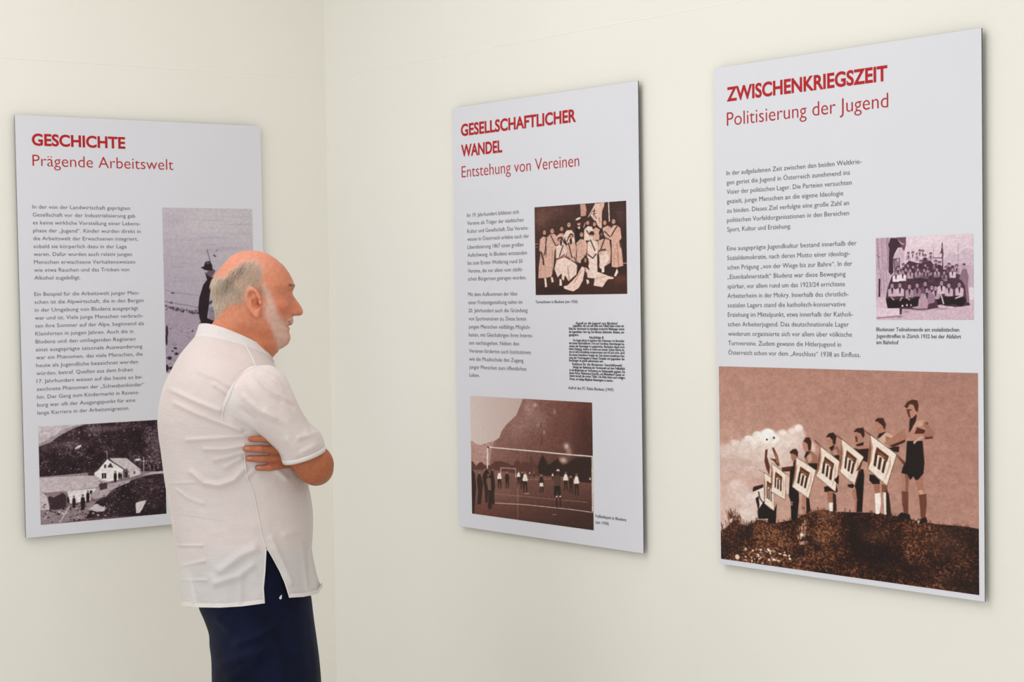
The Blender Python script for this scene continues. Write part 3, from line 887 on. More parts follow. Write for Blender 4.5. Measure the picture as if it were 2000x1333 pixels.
  ["p","#8a6c7e",[597,347,617,331,636,331,656,348,654,402,598,401]],
  ["e","#b798a8",626,313,12.0,17.2,0],
  ["e","#6a4a5c",626,311,8.0,2.5,0],
  ["p","#33182a",[619,333,634,333,629,380,624,380]],
  ["e","#33182a",662,322,15.6,20.0,0],
  ["p","#4a2c3c",[632,364,652,348,671,349,691,365,689,419,633,418]],
  ["e","#b798a8",661,330,11.5,17.2,0],
  ["e","#6a4a5c",661,328,7.7,2.5,0],
  ["p","#33182a",[654,350,669,350,664,397,659,397]],
  ["e","#33182a",731,381,16.2,20.0,0],
  ["p","#4a2c3c",[702,423,722,407,740,408,760,424,759,478,703,477]],
  ["e","#b798a8",731,389,11.5,17.2,0],
  ["e","#6a4a5c",731,388,7.7,2.5,0],
  ["p","#33182a",[723,409,739,409,733,456,729,456]],
  ["e","#33182a",759,349,16.2,20.0,0],
  ["p","#6a4a5a",[730,391,750,375,768,376,788,392,786,446,731,445]],
  ["e","#b798a8",759,357,11.5,17.2,0],
  ["e","#6a4a5c",759,356,7.7,2.5,0],
  ["p","#33182a",[751,377,767,377,761,424,757,424]],
  ["e","#33182a",835,367,16.2,20.0,0],
  ["p","#a88c9c",[806,409,826,393,844,394,864,410,862,464,808,463]],
  ["e","#b798a8",835,375,11.5,17.2,0],
  ["e","#6a4a5c",835,374,7.7,2.5,0],
  ["p","#33182a",[828,395,843,395,837,442,833,442]],
  ["e","#33182a",237,369,18.3,21.8,0],
  ["p","#a88c9c",[204,415,227,398,248,398,270,417,268,477,206,475]],
  ["e","#b798a8",237,378,13.0,18.8,0],
  ["e","#6a4a5c",237,376,8.7,2.8,0],
  ["p","#33182a",[229,400,246,400,240,452,235,452]],
  ["e","#33182a",317,387,18.3,22.4,0],
  ["p","#6a4a5a",[284,434,306,416,327,417,349,435,348,495,285,494]],
  ["e","#b798a8",317,396,13.0,19.4,0],
  ["e","#6a4a5c",317,394,8.7,2.9,0],
  ["p","#33182a",[308,418,325,419,319,470,314,470]],
  ["e","#33182a",364,397,17.6,21.8,0],
  ["p","#b89eae",[331,443,353,425,374,426,396,444,394,504,332,503]],
  ["e","#b798a8",363,406,13.0,18.8,0],
  ["e","#6a4a5c",364,404,8.4,2.8,0],
  ["p","#33182a",[355,428,372,428,366,480,361,479]],
  ["e","#33182a",442,390,18.3,21.8,0],
  ["p","#b89eae",[410,436,432,419,452,419,475,438,473,497,411,496]],
  ["e","#b798a8",442,399,13.0,18.8,0],
  ["e","#6a4a5c",442,397,8.7,2.8,0],
  ["p","#33182a",[434,421,451,421,445,473,439,473]],
  ["e","#33182a",506,400,18.3,21.8,0],
  ["p","#a88c9c",[474,446,496,429,516,429,538,447,536,507,475,505]],
  ["e","#b798a8",506,409,12.6,18.8,0],
  ["e","#6a4a5c",506,407,8.4,2.8,0],
  ["p","#33182a",[498,431,515,431,508,482,503,482]],
  ["e","#33182a",542,409,17.6,21.8,0],
  ["p","#a88c9c",[509,455,531,438,552,438,574,456,572,516,511,514]],
  ["e","#b798a8",542,418,12.6,18.8,0],
  ["e","#6a4a5c",542,416,8.4,2.8,0],
  ["p","#33182a",[533,440,550,440,544,491,539,491]],
  ["e","#33182a",577,443,17.6,21.8,0],
  ["p","#6a4a5a",[544,489,567,471,587,472,609,490,607,549,546,548]],
  ["e","#b798a8",577,452,12.6,18.8,0],
  ["e","#6a4a5c",577,450,8.4,2.8,0],
  ["p","#33182a",[568,473,585,474,579,525,574,525]],
  ["e","#33182a",637,395,17.6,21.8,0],
  ["p","#b89eae",[605,440,627,423,647,424,669,442,667,501,606,500]],
  ["e","#b798a8",637,404,12.6,18.8,0],
  ["e","#6a4a5c",637,402,8.4,2.8,0],
  ["p","#33182a",[628,425,645,426,639,477,634,477]],
  ["e","#33182a",710,437,17.6,21.8,0],
  ["p","#b89eae",[678,483,700,466,720,466,742,484,740,543,680,542]],
  ["e","#b798a8",710,446,12.6,18.8,0],
  ["e","#6a4a5c",710,444,8.4,2.8,0],
  ["p","#33182a",[702,468,718,468,712,519,707,519]],
  ["e","#33182a",794,382,17.0,21.8,0],
  ["p","#6a4a5a",[762,427,784,410,804,411,825,429,823,488,764,486]],
  ["e","#b798a8",794,391,12.2,18.8,0],
  ["e","#6a4a5c",794,389,8.1,2.8,0],
  ["p","#33182a",[785,412,802,413,796,464,791,463]],
  ["e","#33182a",213,418,20.6,24.5,0],
  ["p","#e6d8e0",[176,470,202,450,225,450,250,471,248,539,178,538]],
  ["e","#b798a8",213,428,14.7,21.2,0],
  ["e","#6a4a5c",213,425,9.8,3.2,0],
  ["p","#33182a",[203,452,223,453,216,511,210,511]],
  ["e","#33182a",284,411,20.6,24.5,0],
  ["p","#e6d8e0",[247,463,273,443,296,444,321,464,319,532,249,530]],
  ["e","#b798a8",284,421,14.7,21.2,0],
  ["e","#6a4a5c",284,419,9.8,3.1,0],
  ["p","#33182a",[274,445,294,446,287,504,281,504]],
  ["e","#33182a",794,398,17.7,22.7,0],
  ["p","#d9c6d0",[761,445,783,428,804,428,827,447,825,508,762,507]],
  ["e","#b798a8",794,407,12.7,19.6,0],
  ["e","#6a4a5c",794,405,8.4,2.9,0],
  ["p","#33182a",[785,430,802,430,796,483,791,483]],
  ["p","#8a6a7a",[890,408,932,408,952,490,945,571,958,766,951,815,931,798,917,603,883,538,856,521]],
  ["e","#b798a8",908,375,14.9,26.4,0],
  ["e","#5a3a4c",908,351,16.2,11.5,0],
  ["p","#33182a",[931,798,958,807,963,831,937,831]],
  ["s","#2a1220",0.6,492,514,106,67],
  ["s","#2a1220",0.6,661,509,113,42],
  ["s","#2a1220",0.6,420,645,117,50],
  ["e","#33182a",171,574,25.2,29.9,0],
  ["p","#c4aaba",[127,636,157,613,185,613,215,638,213,718,129,717]],
  ["e","#b798a8",171,586,18.0,25.8,0],
  ["e","#6a4a5c",171,583,12.0,3.8,0],
  ["p","#33182a",[160,615,183,616,175,685,168,685]],
  ["e","#33182a",253,571,24.4,29.9,0],
  ["p","#c9b0be",[209,633,239,610,267,610,297,635,295,714,211,714]],
  ["e","#b798a8",253,583,17.4,25.8,0],
  ["e","#6a4a5c",253,581,11.6,3.7,0],
  ["p","#33182a",[242,612,265,613,257,682,250,682]],
  ["e","#33182a",354,589,24.4,29.9,0],
  ["p","#a88c9c",[310,651,340,628,368,628,398,652,395,732,312,731]],
  ["e","#b798a8",354,601,17.4,25.8,0],
  ["e","#6a4a5c",354,599,11.6,3.7,0],
  ["p","#33182a",[343,630,366,631,357,700,351,700]],
  ["e","#33182a",435,578,23.5,29.0,0],
  ["p","#8f7082",[391,640,421,616,448,617,478,641,475,720,393,720]],
  ["e","#b798a8",434,590,17.4,25.1,0],
  ["e","#6a4a5c",434,588,11.6,3.7,0],
  ["p","#33182a",[423,619,446,619,438,688,431,688]],
  ["e","#33182a",516,559,24.4,29.0,0],
  ["p","#6a4a5a",[473,620,503,597,530,597,559,622,557,701,475,700]],
  ["e","#b798a8",516,571,17.4,25.1,0],
  ["e","#6a4a5c",516,568,11.6,3.7,0],
  ["p","#33182a",[505,600,528,600,519,669,513,668]],
  ["e","#33182a",583,605,24.4,29.0,0],
  ["p","#a88c9c",[540,667,570,643,597,644,626,668,624,747,542,746]],
  ["e","#b798a8",583,617,17.4,25.1,0],
  ["e","#6a4a5c",583,615,11.6,3.6,0],
  ["p","#33182a",[572,646,595,646,586,715,580,715]],
  ["e","#33182a",534,638,23.5,29.0,0],
  ["p","#8f7082",[491,699,520,676,547,676,577,700,574,779,493,778]],
  ["e","#b798a8",534,649,16.8,25.1,0],
  ["e","#6a4a5c",534,647,11.2,3.7,0],
  ["p","#33182a",[522,678,545,679,537,747,530,747]],
  ["e","#33182a",622,614,23.5,29.0,0],
  ["p","#b89eae",[579,675,608,652,635,652,665,676,662,755,581,754]],
  ["e","#b798a8",622,626,16.8,25.1,0],
  ["e","#6a4a5c",622,623,11.2,3.7,0],
  ["p","#33182a",[611,655,633,655,625,723,618,723]],
  ["e","#33182a",682,553,23.5,29.0,0],
  ["p","#d0bac6",[639,615,668,591,695,592,724,616,722,694,641,693]],
  ["e","#b798a8",682,565,16.8,25.1,0],
  ["e","#6a4a5c",682,563,11.2,3.6,0],
  ["p","#33182a",[671,594,693,594,685,662,678,662]],
  ["e","#33182a",756,583,23.5,29.0,0],
  ["p","#c4aaba",[714,644,743,621,770,621,798,645,796,724,716,723]],
  ["e","#b798a8",756,595,16.8,25.1,0],
  ["e","#6a4a5c",756,593,11.2,3.6,0],
  ["p","#33182a",[745,624,767,624,759,692,753,692]],
  ["e","#33182a",860,577,23.5,28.2,0],
  ["p","#c9b0be",[818,638,847,614,873,615,902,639,900,717,820,716]],
  ["e","#b798a8",860,589,16.8,24.3,0],
  ["e","#6a4a5c",860,586,11.2,3.7,0],
  ["p","#33182a",[849,617,871,617,863,685,857,685]],
  ["p","#14060e",[103,750,160,730,196,759,291,744,377,753,448,720,444,832,123,863]],
  ["p","#14060e",[730,731,828,720,924,749,920,798,882,847,806,814,730,829]],
  ["p","#14060e",[632,763,730,715,730,829,646,837]],
  ["l","#c4a8b8",2.4,[160,726,189,759]],
  ["l","#c4a8b8",2.4,[276,727,254,768]],
  ["l","#c4a8b8",2.4,[319,727,355,761]],
  ["l","#cdb4c2",2.8,[668,681,688,747,702,813]],
  ["l","#cdb4c2",3,[821,748,890,717]],
  ["p","#b394a4",[369,851,441,836,448,762,484,679,519,704,549,804,537,870,448,879]],
  ["p","#9a7a8c",[541,762,576,672,618,714,611,796,547,812]],
  ["p","#cdb4c2",[636,829,674,819,730,838,799,846,751,866,660,864]],
  ["e","#ead8e0",279,831,10.2,13.2,0],
  ["e","#ead8e0",326,823,8.7,13.2,0],
  ["e","#ead8e0",368,823,7.2,11.5,0],
  ["l","#ead8e0",1.6,[751,850,799,850]],
  ["s","#2a1220",0.7,462,877,80,12],
  ["s","#5a3a4c",0.5,695,870,85,10],
  ["p","#dcc6d2",[-9,859,247,860,247,937,-9,964]],
  ["p","#3a2030",[247,856,276,852,270,931,250,939]],
  ["s","#8a6a7a",0.6,319,902,51,25],
  ["l","#8a6a7c",2,[5,978,123,968,268,956]],
  ["s","#7a5a6c",0.5,254,968,30,14],
  ["noise",0.05,60,3,31],
  ["blur",1],
  ["grain",0.04,39],
 ]},
 'shepherd': {"panel":'P1',"rect":[0.4556, 0.2546, 0.7612, 0.7466],"res":[230, 410],"k":1.319,"ops":[
  ["g",["#c2bac4","#c6bfc6","#a89cae","#b0a4b4"]],
  ["s","#d0c9d0",0.6,482,104,481,106],
  ["s","#b2a8b8",0.5,120,80,127,44],
  ["s","#b8aebc",0.28,477,160,302,6],
  ["s","#b8aebc",0.28,534,315,152,5],
  ["s","#a498aa",0.28,388,504,203,7],
  ["s","#a498aa",0.28,571,120,184,4],
  ["s","#a498aa",0.28,80,404,103,8],
  ["s","#a498aa",0.28,189,425,254,9],
  ["s","#b8aebc",0.28,856,376,264,7],
  ["s","#b8aebc",0.28,51,488,115,5],
  ["s","#b8aebc",0.28,911,148,275,8],
  ["s","#a498aa",0.28,770,242,178,7],
  ["s","#a498aa",0.28,841,317,302,4],
  ["s","#a498aa",0.28,539,178,133,9],
  ["s","#a498aa",0.28,834,491,122,7],
  ["s","#b8aebc",0.28,927,339,163,4],
  ["s","#9c90a6",0.28,924,441,179,4],
  ["s","#b8aebc",0.28,-61,458,260,8],
  ["s","#9c90a6",0.28,552,71,181,7],
  ["s","#b8aebc",0.28,860,301,210,9],
  ["s","#a498aa",0.28,6,194,210,9],
  ["s","#b8aebc",0.28,209,492,127,4],
  ["s","#9c90a6",0.28,233,445,293,6],
  ["s","#a498aa",0.28,449,261,286,8],
  ["s","#a498aa",0.28,921,96,160,7],
  ["s","#b8aebc",0.28,872,377,320,7],
  ["s","#b8aebc",0.28,-64,301,308,6],
  ["s","#9c90a6",0.28,521,223,108,7],
  ["s","#b8aebc",0.28,611,263,233,5],
  ["s","#a498aa",0.28,519,274,101,6],
  ["s","#a498aa",0.28,222,337,166,6],
  ["s","#a498aa",0.28,298,194,156,8],
  ["s","#a498aa",0.28,755,98,254,5],
  ["s","#b8aebc",0.28,584,279,150,5],
  ["s","#9c90a6",0.28,631,249,231,9],
  ["s","#9c90a6",0.28,146,358,113,8],
  ["s","#b8aebc",0.28,502,151,147,5],
  ["s","#a498aa",0.28,115,293,135,5],
  ["s","#a498aa",0.28,567,418,174,5],
  ["s","#b8aebc",0.28,732,183,201,7],
  ["s","#9c90a6",0.28,501,183,303,5],
  ["s","#a498aa",0.28,892,51,323,6],
  ["l","#7a6e80",0.7,[3,491,88,513,386,533]],
  ["l","#6a5e70",1,[-8,566,85,575,367,607]],
  ["e","#4a3c4a",91,516,18.6,4.2,0],
  ["e","#4a3c4a",73,575,15.5,5.2,0],
  ["p","#aa9cae",[-25,608,365,645,1023,676,1009,1039,-41,1021]],
  ["e","#6a5a68",355,641,9.7,6.1,0],
  ["e","#4a3844",196,630,7.4,7.3,0],
  ["e","#6a5a68",322,638,5.1,2.8,0],
  ["e","#6a5a68",301,632,10.4,7.3,0],
  ["e","#6a5a68",336,644,4.1,5.1,0],
  ["e","#3a2834",94,610,7.2,4.8,0],
  ["e","#6a5a68",351,641,10.8,5.5,0],
  ["e","#3a2834",304,635,5.9,3.7,0],
  ["e","#3a2834",202,626,10.4,6.9,0],
  ["e","#3a2834",308,643,7.0,5.6,0],
  ["e","#4a3844",153,615,7.1,2.9,0],
  ["e","#3a2834",124,620,9.9,6.7,0],
  ["e","#3a2834",23,614,9.7,3.1,0],
  ["e","#4a3844",190,626,4.4,3.0,0],
  ["e","#4a3844",148,609,4.6,4.4,0],
  ["e","#6a5a68",52,600,3.1,6.2,0],
  ["e","#6a5a68",298,635,7.9,6.7,0],
  ["e","#3a2834",145,619,8.1,4.9,0],
  ["e","#4a3844",142,614,10.6,4.8,0],
  ["e","#3a2834",13,593,7.4,6.1,0],
  ["e","#4a3844",33,601,3.3,4.3,0],
  ["e","#6a5a68",362,643,9.4,4.0,0],
  ["e","#3a2834",176,627,9.7,5.3,0],
  ["e","#3a2834",144,610,8.9,5.6,0],
  ["e","#6a5a68",44,600,5.0,4.7,0],
  ["e","#6a5a68",199,614,3.9,7.0,0],
  ["e","#3a2834",72,599,3.4,3.1,0],
  ["e","#6a5a68",182,628,10.7,5.7,0],
  ["e","#3a2834",299,640,7.3,3.9,0],
  ["e","#3a2834",209,621,10.5,2.9,0],
  ["e","#6a5a68",125,613,10.8,5.8,0],
  ["e","#6a5a68",172,619,9.1,4.7,0],
  ["e","#4a3844",140,621,10.8,4.5,0],
  ["e","#4a3844",92,605,9.8,7.5,0],
  ["e","#6a5a68",158,616,7.2,5.2,0],
  ["e","#3a2834",242,616,4.4,5.2,0],
  ["e","#6a5a68",183,612,8.8,3.6,0],
  ["e","#3a2834",104,608,4.3,5.3,0],
  ["e","#6a5a68",350,628,8.4,7.1,0],
  ["e","#6a5a68",224,621,7.8,4.0,0],
  ["e","#3a2834",86,606,4.7,5.5,0],
  ["e","#4a3844",93,619,9.2,3.3,0],
  ["e","#4a3844",370,640,7.8,7.4,0],
  ["e","#3a2834",245,622,6.9,6.4,0],
  ["e","#4a3844",320,638,3.6,7.2,0],
  ["e","#6a5a68",334,624,8.8,6.2,0],
  ["e","#4a3844",358,640,5.3,3.6,0],
  ["e","#3a2834",264,632,10.2,4.0,0],
  ["e","#4a3844",324,636,9.4,3.2,0],
  ["e","#4a3844",103,611,3.4,5.0,0],
  ["e","#4a3844",275,635,6.6,5.2,0],
  ["e","#6a5a68",83,607,9.0,5.0,0],
  ["e","#4a3844",52,606,8.3,3.2,0],
  ["e","#4a3844",332,640,3.9,7.6,0],
  ["e","#4a3844",143,614,8.5,6.1,0],
  ["e","#4a3844",302,628,4.0,7.4,0],
  ["e","#6a5a68",130,609,7.0,4.5,0],
  ["e","#6a5a68",269,628,8.9,6.5,0],
  ["e","#6a5a68",243,623,10.2,6.1,0],
  ["e","#6a5a68",51,600,4.3,4.4,0],
  ["e","#6a5a68",270,624,4.7,5.2,0],
  ["e","#6a5a68",293,634,3.7,6.4,0],
  ["e","#6a5a68",283,625,3.9,4.0,0],
  ["e","#3a2834",26,597,3.4,5.1,0],
  ["e","#6a5a68",97,605,6.2,5.3,0],
  ["e","#4a3844",289,636,7.1,7.6,0],
  ["e","#6a5a68",62,606,9.1,6.4,0],
  ["e","#3a2834",74,607,7.5,6.1,0],
  ["e","#6a5a68",149,620,9.9,6.8,0],
  ["e","#3a2834",205,627,7.6,3.7,0],
  ["e","#7a6c7c",95,925,8.3,2.2,0],
  ["e","#5a4a58",158,935,6.3,2.6,0],
  ["e","#5a4a58",249,985,8.7,2.7,0],
  ["e","#7a6c7c",13,750,3.1,3.0,0],
  ["e","#c2b6c4",95,746,3.8,2.9,0],
  ["e","#c2b6c4",79,934,3.2,1.9,0],
  ["e","#c2b6c4",268,741,8.0,2.7,0],
  ["e","#8a7c8c",19,800,5.9,2.3,0],
  ["e","#5a4a58",6,794,8.5,2.8,0],
  ["e","#7a6c7c",47,947,7.4,2.8,0],
  ["e","#7a6c7c",133,933,8.3,2.2,0],
  ["e","#7a6c7c",305,840,7.9,2.2,0],
  ["e","#c2b6c4",339,906,5.9,2.8,0],
  ["e","#c2b6c4",216,820,4.5,2.3,0],
  ["e","#8a7c8c",306,815,5.6,1.4,0],
  ["e","#c2b6c4",97,944,6.0,2.6,0],
  ["e","#8a7c8c",93,696,4.2,2.1,0],
  ["e","#8a7c8c",345,855,3.8,1.7,0],
  ["e","#7a6c7c",165,745,3.3,2.6,0],
  ["e","#7a6c7c",180,750,5.2,2.0,0],
  ["e","#8a7c8c",8,904,5.1,2.1,0],
  ["e","#8a7c8c",2,977,4.1,2.2,0],
  ["e","#7a6c7c",76,793,4.8,1.5,0],
  ["e","#5a4a58",15,908,9.3,3.3,0],
  ["e","#c2b6c4",313,981,4.1,1.9,0],
  ["e","#5a4a58",327,883,4.6,1.4,0],
  ["e","#7a6c7c",178,722,3.1,2.8,0],
  ["e","#c2b6c4",5,842,2.7,2.7,0],
  ["e","#c2b6c4",367,757,4.8,2.3,0],
  ["e","#c2b6c4",138,889,4.5,2.6,0],
  ["e","#5a4a58",388,723,3.7,2.2,0],
  ["e","#c2b6c4",202,857,3.6,2.9,0],
  ["e","#5a4a58",292,943,8.9,2.1,0],
  ["e","#c2b6c4",168,763,4.8,3.1,0],
  ["e","#c2b6c4",200,918,9.1,1.4,0],
  ["e","#c2b6c4",64,915,3.0,2.8,0],
  ["e","#7a6c7c",268,791,8.6,3.2,0],
  ["e","#5a4a58",175,960,9.4,1.3,0],
  ["e","#7a6c7c",73,926,4.7,1.9,0],
  ["e","#8a7c8c",176,938,4.1,1.4,0],
  ["e","#7a6c7c",57,884,3.2,1.9,0],
  ["e","#c2b6c4",77,945,5.9,3.2,0],
  ["e","#8a7c8c",122,955,5.6,2.6,0],
  ["e","#7a6c7c",10,931,8.3,1.5,0],
  ["e","#7a6c7c",384,773,5.7,1.8,0],
  ["e","#c2b6c4",333,879,7.9,3.2,0],
  ["e","#c2b6c4",136,873,7.9,1.9,0],
  ["e","#c2b6c4",383,829,3.8,2.4,0],
  ["e","#7a6c7c",183,910,4.8,1.7,0],
  ["e","#5a4a58",299,970,5.4,2.7,0],
  ["e","#5a4a58",247,759,8.3,1.4,0],
  ["e","#5a4a58",93,824,3.9,1.6,0],
  ["e","#c2b6c4",374,912,9.0,2.5,0],
  ["e","#c2b6c4",162,975,5.7,2.9,0],
  ["e","#7a6c7c",156,989,4.4,3.4,0],
  ["e","#8a7c8c",76,723,4.4,2.4,0],
  ["e","#8a7c8c",262,708,4.3,2.3,0],
  ["e","#5a4a58",134,914,3.4,2.2,0],
  ["e","#8a7c8c",368,829,3.4,2.9,0],
  ["e","#5a4a58",276,985,9.0,2.3,0],
  ["e","#8a7c8c",381,838,4.9,3.1,0],
  ["e","#5a4a58",113,831,8.1,2.0,0],
  ["e","#7a6c7c",92,932,2.4,2.7,0],
  ["e","#7a6c7c",63,701,2.3,3.4,0],
  ["e","#5a4a58",322,802,9.3,1.3,0],
  ["e","#c2b6c4",78,699,8.6,3.1,0],
  ["e","#c2b6c4",239,935,4.6,1.9,0],
  ["e","#5a4a58",325,820,4.8,1.4,0],
  ["e","#8a7c8c",6,986,8.8,3.1,0],
  ["e","#c2b6c4",101,735,6.0,3.0,0],
  ["e","#8a7c8c",224,778,2.7,2.4,0],
  ["e","#c2b6c4",18,934,5.6,2.7,0],
  ["e","#c2b6c4",372,938,5.0,2.7,0],
  ["e","#8a7c8c",121,717,9.4,2.4,0],
  ["e","#c2b6c4",164,799,4.3,1.9,0],
  ["e","#5a4a58",111,851,3.4,1.4,0],
  ["e","#c2b6c4",197,764,9.0,2.6,0],
  ["e","#7a6c7c",9,863,5.7,1.9,0],
  ["e","#7a6c7c",281,966,5.4,1.4,0],
  ["e","#c2b6c4",11,837,3.7,3.3,0],
  ["e","#c2b6c4",72,807,4.5,1.9,0],
  ["e","#5a4a58",379,977,6.8,2.5,0],
  ["e","#c2b6c4",12,817,9.3,1.4,0],
  ["e","#7a6c7c",93,754,7.3,1.5,0],
  ["e","#7a6c7c",258,733,9.0,3.3,0],
  ["e","#c2b6c4",279,824,5.6,1.9,0],
  ["e","#c2b6c4",228,747,9.1,1.6,0],
  ["e","#c2b6c4",370,750,7.1,2.7,0],
  ["e","#8a7c8c",60,711,4.5,2.7,0],
  ["e","#8a7c8c",54,738,6.1,2.1,0],
  ["e","#7a6c7c",42,809,4.3,1.6,0],
  ["e","#5a4a58",60,732,8.9,2.6,0],
  ["e","#5a4a58",384,699,9.4,3.5,0],
  ["e","#c2b6c4",98,799,3.1,3.2,0],
  ["e","#c2b6c4",186,914,6.4,2.3,0],
  ["e","#c2b6c4",216,826,8.3,1.8,0],
  ["e","#8a7c8c",233,971,4.5,3.2,0],
  ["e","#8a7c8c",390,791,3.3,2.6,0],
  ["e","#8a7c8c",19,875,3.1,1.3,0],
  ["e","#5a4a58",348,932,6.1,3.0,0],
  ["e","#c2b6c4",34,853,4.6,2.6,0],
  ["e","#5a4a58",86,829,6.8,2.5,0],
  ["e","#5a4a58",280,924,8.5,3.1,0],
  ["e","#5a4a58",108,982,3.6,2.6,0],
  ["e","#8a7c8c",81,987,4.3,3.4,0],
  ["e","#8a7c8c",181,836,9.4,2.5,0],
  ["e","#7a6c7c",175,878,5.3,2.4,0],
  ["e","#8a7c8c",248,782,8.4,2.2,0],
  ["e","#8a7c8c",399,806,2.8,2.4,0],
  ["e","#c2b6c4",42,909,7.3,2.1,0],
  ["e","#c2b6c4",119,844,5.4,3.2,0],
  ["e","#c2b6c4",280,727,3.4,1.8,0],
  ["e","#8a7c8c",146,876,8.6,1.8,0],
  ["e","#7a6c7c",177,754,6.2,3.2,0],
  ["e","#8a7c8c",211,913,5.5,2.8,0],
  ["e","#c2b6c4",41,953,4.0,1.6,0],
  ["e","#7a6c7c",121,858,8.1,2.5,0],
  ["e","#5a4a58",37,703,5.0,2.3,0],
  ["e","#8a7c8c",399,837,5.2,2.4,0],
  ["e","#5a4a58",171,881,5.5,1.5,0],
  ["e","#2e1c28",19,746,12.6,35.0,0],
  ["e","#2e1c28",11,798,12.4,34.0,0],
  ["e","#2e1c28",106,851,18.6,6.0,0],
  ["e","#2e1c28",117,885,21.7,7.9,0],
  ["e","#2e1c28",74,868,12.4,4.2,0],
  ["e","#2e1c28",41,910,24.8,10.5,0],
  ["e","#2e1c28",7,970,22.1,21.0,0],
  ["e","#2e1c28",298,749,11.0,4.2,0],
  ["e","#2e1c28",54,971,25.2,8.8,0],
  ["p","#8f8494",[486,611,607,585,702,595,698,709,483,689]],
  ["l","#5a4a58",1,[509,628,588,646]],
  ["p","#4a3a46",[487,576,544,554,559,563,494,593]],
  ["p","#21111a",[428,471,461,445,517,429,613,436,611,471,547,480,500,523,487,593,463,672,538,692,602,695,601,730,410,728,380,671,366,619,382,549]],
  ["p","#21111a",[452,392,517,419,593,433,477,445]],
  ["p","#6a5460",[479,384,554,373,570,384,550,403,520,426,462,403]],
  ["p","#21111a",[405,361,440,357,457,329,505,322,533,347,538,382,471,380,440,375]],
  ["p","#5a4a56",[465,331,502,328,508,340,469,344]],
  ["l","#33222c",0.9,[479,253,515,328]],
  ["p","#33222c",[545,282,580,291,576,298,551,291]],
  ["e","#4a3a46",588,258,8.0,2.6,0],
  ["noise",0.035,60,3,41],
  ["blur",1],
  ["grain",0.03,49],
 ]},
 'alp': {"panel":'P1',"rect":[0.0456, 0.8847, 0.4454, 1.1663],"res":[340, 280],"k":1.384,"ops":[
  ["g",["#cfc5ca","#c9bec4","#6a5058","#5a4048"]],
  ["p","#a2969c",[-6,183,107,107,177,50,247,21,370,-5,368,93,106,187,-7,234]],
  ["pn",["#180a10","#2a161e","#3e2a32","#74626a"],[-6,206,89,168,168,100,247,49,317,20,370,3,977,-4,1007,550,778,529,448,503,5,510,-12,508],61,120,0.4,2.0],
  ["s","#8a7680",0.5,244,198,137,47],
  ["s","#9a868e",0.45,546,60,176,36],
  ["s","#8a747c",0.4,939,279,56,189],
  ["s","#7a646c",0.4,45,216,60,57],
  ["e","#cdbfc6",391,110,1.4,3.3,-0.4],
  ["e","#cdbfc6",279,494,2.6,3.3,-0.4],
  ["e","#8a767e",916,476,6.0,2.3,-0.4],
  ["e","#8a767e",302,326,1.8,3.5,-0.4],
  ["e","#a8969e",660,299,2.8,2.6,-0.4],
  ["e","#8a767e",933,473,1.4,2.6,-0.4],
  ["e","#a8969e",696,209,3.8,3.5,-0.4],
  ["e","#8a767e",425,116,2.9,4.0,-0.4],
  ["e","#e2d8dc",990,333,5.6,2.2,-0.4],
  ["e","#a8969e",667,90,5.1,3.0,-0.4],
  ["e","#8a767e",182,226,4.9,2.2,-0.4],
  ["e","#a8969e",314,427,2.9,3.4,-0.4],
  ["e","#a8969e",856,131,3.1,1.8,-0.4],
  ["e","#8a767e",354,73,5.5,4.5,-0.4],
  ["e","#e2d8dc",955,454,6.6,4.3,-0.4],
  ["e","#a8969e",673,96,6.6,2.6,-0.4],
  ["e","#a8969e",245,307,3.1,1.8,-0.4],
  ["e","#8a767e",774,240,4.8,3.1,-0.4],
  ["e","#cdbfc6",200,453,1.6,1.8,-0.4],
  ["e","#a8969e",165,337,4.8,3.3,-0.4],
  ["e","#cdbfc6",574,204,2.0,3.2,-0.4],
  ["e","#a8969e",764,262,4.1,2.4,-0.4],
  ["e","#e2d8dc",407,56,3.8,3.6,-0.4],
  ["e","#a8969e",422,142,1.5,2.5,-0.4],
  ["e","#a8969e",224,433,3.2,4.2,-0.4],
  ["e","#e2d8dc",312,86,6.8,3.6,-0.4],
  ["e","#cdbfc6",859,418,4.4,2.0,-0.4],
  ["e","#a8969e",204,433,3.2,3.6,-0.4],
  ["e","#e2d8dc",788,375,4.4,3.7,-0.4],
  ["e","#e2d8dc",677,187,6.9,1.9,-0.4],
  ["e","#a8969e",959,545,1.7,4.4,-0.4],
  ["e","#cdbfc6",123,470,6.3,3.6,-0.4],
  ["e","#e2d8dc",455,266,6.8,2.4,-0.4],
  ["e","#cdbfc6",5,437,4.6,2.5,-0.4],
  ["e","#e2d8dc",385,400,6.3,3.3,-0.4],
  ["e","#8a767e",872,170,6.3,3.4,-0.4],
  ["e","#e2d8dc",769,505,1.5,1.8,-0.4],
  ["e","#8a767e",584,284,4.8,2.2,-0.4],
  ["e","#cdbfc6",352,396,3.0,2.7,-0.4],
  ["e","#e2d8dc",73,461,3.4,3.9,-0.4],
  ["e","#e2d8dc",308,141,6.2,2.9,-0.4],
  ["e","#8a767e",76,441,4.1,2.9,-0.4],
  ["e","#cdbfc6",845,445,5.2,4.5,-0.4],
  ["e","#e2d8dc",621,498,3.8,4.0,-0.4],
  ["e","#a8969e",162,429,5.3,2.7,-0.4],
  ["e","#cdbfc6",853,196,5.5,1.8,-0.4],
  ["e","#e2d8dc",305,287,5.8,3.5,-0.4],
  ["e","#e2d8dc",516,294,6.1,2.8,-0.4],
  ["e","#cdbfc6",751,537,5.3,3.5,-0.4],
  ["e","#e2d8dc",303,460,5.8,3.4,-0.4],
  ["e","#e2d8dc",928,322,5.1,3.1,-0.4],
  ["e","#8a767e",138,379,6.7,2.6,-0.4],
  ["e","#a8969e",423,326,3.0,4.4,-0.4],
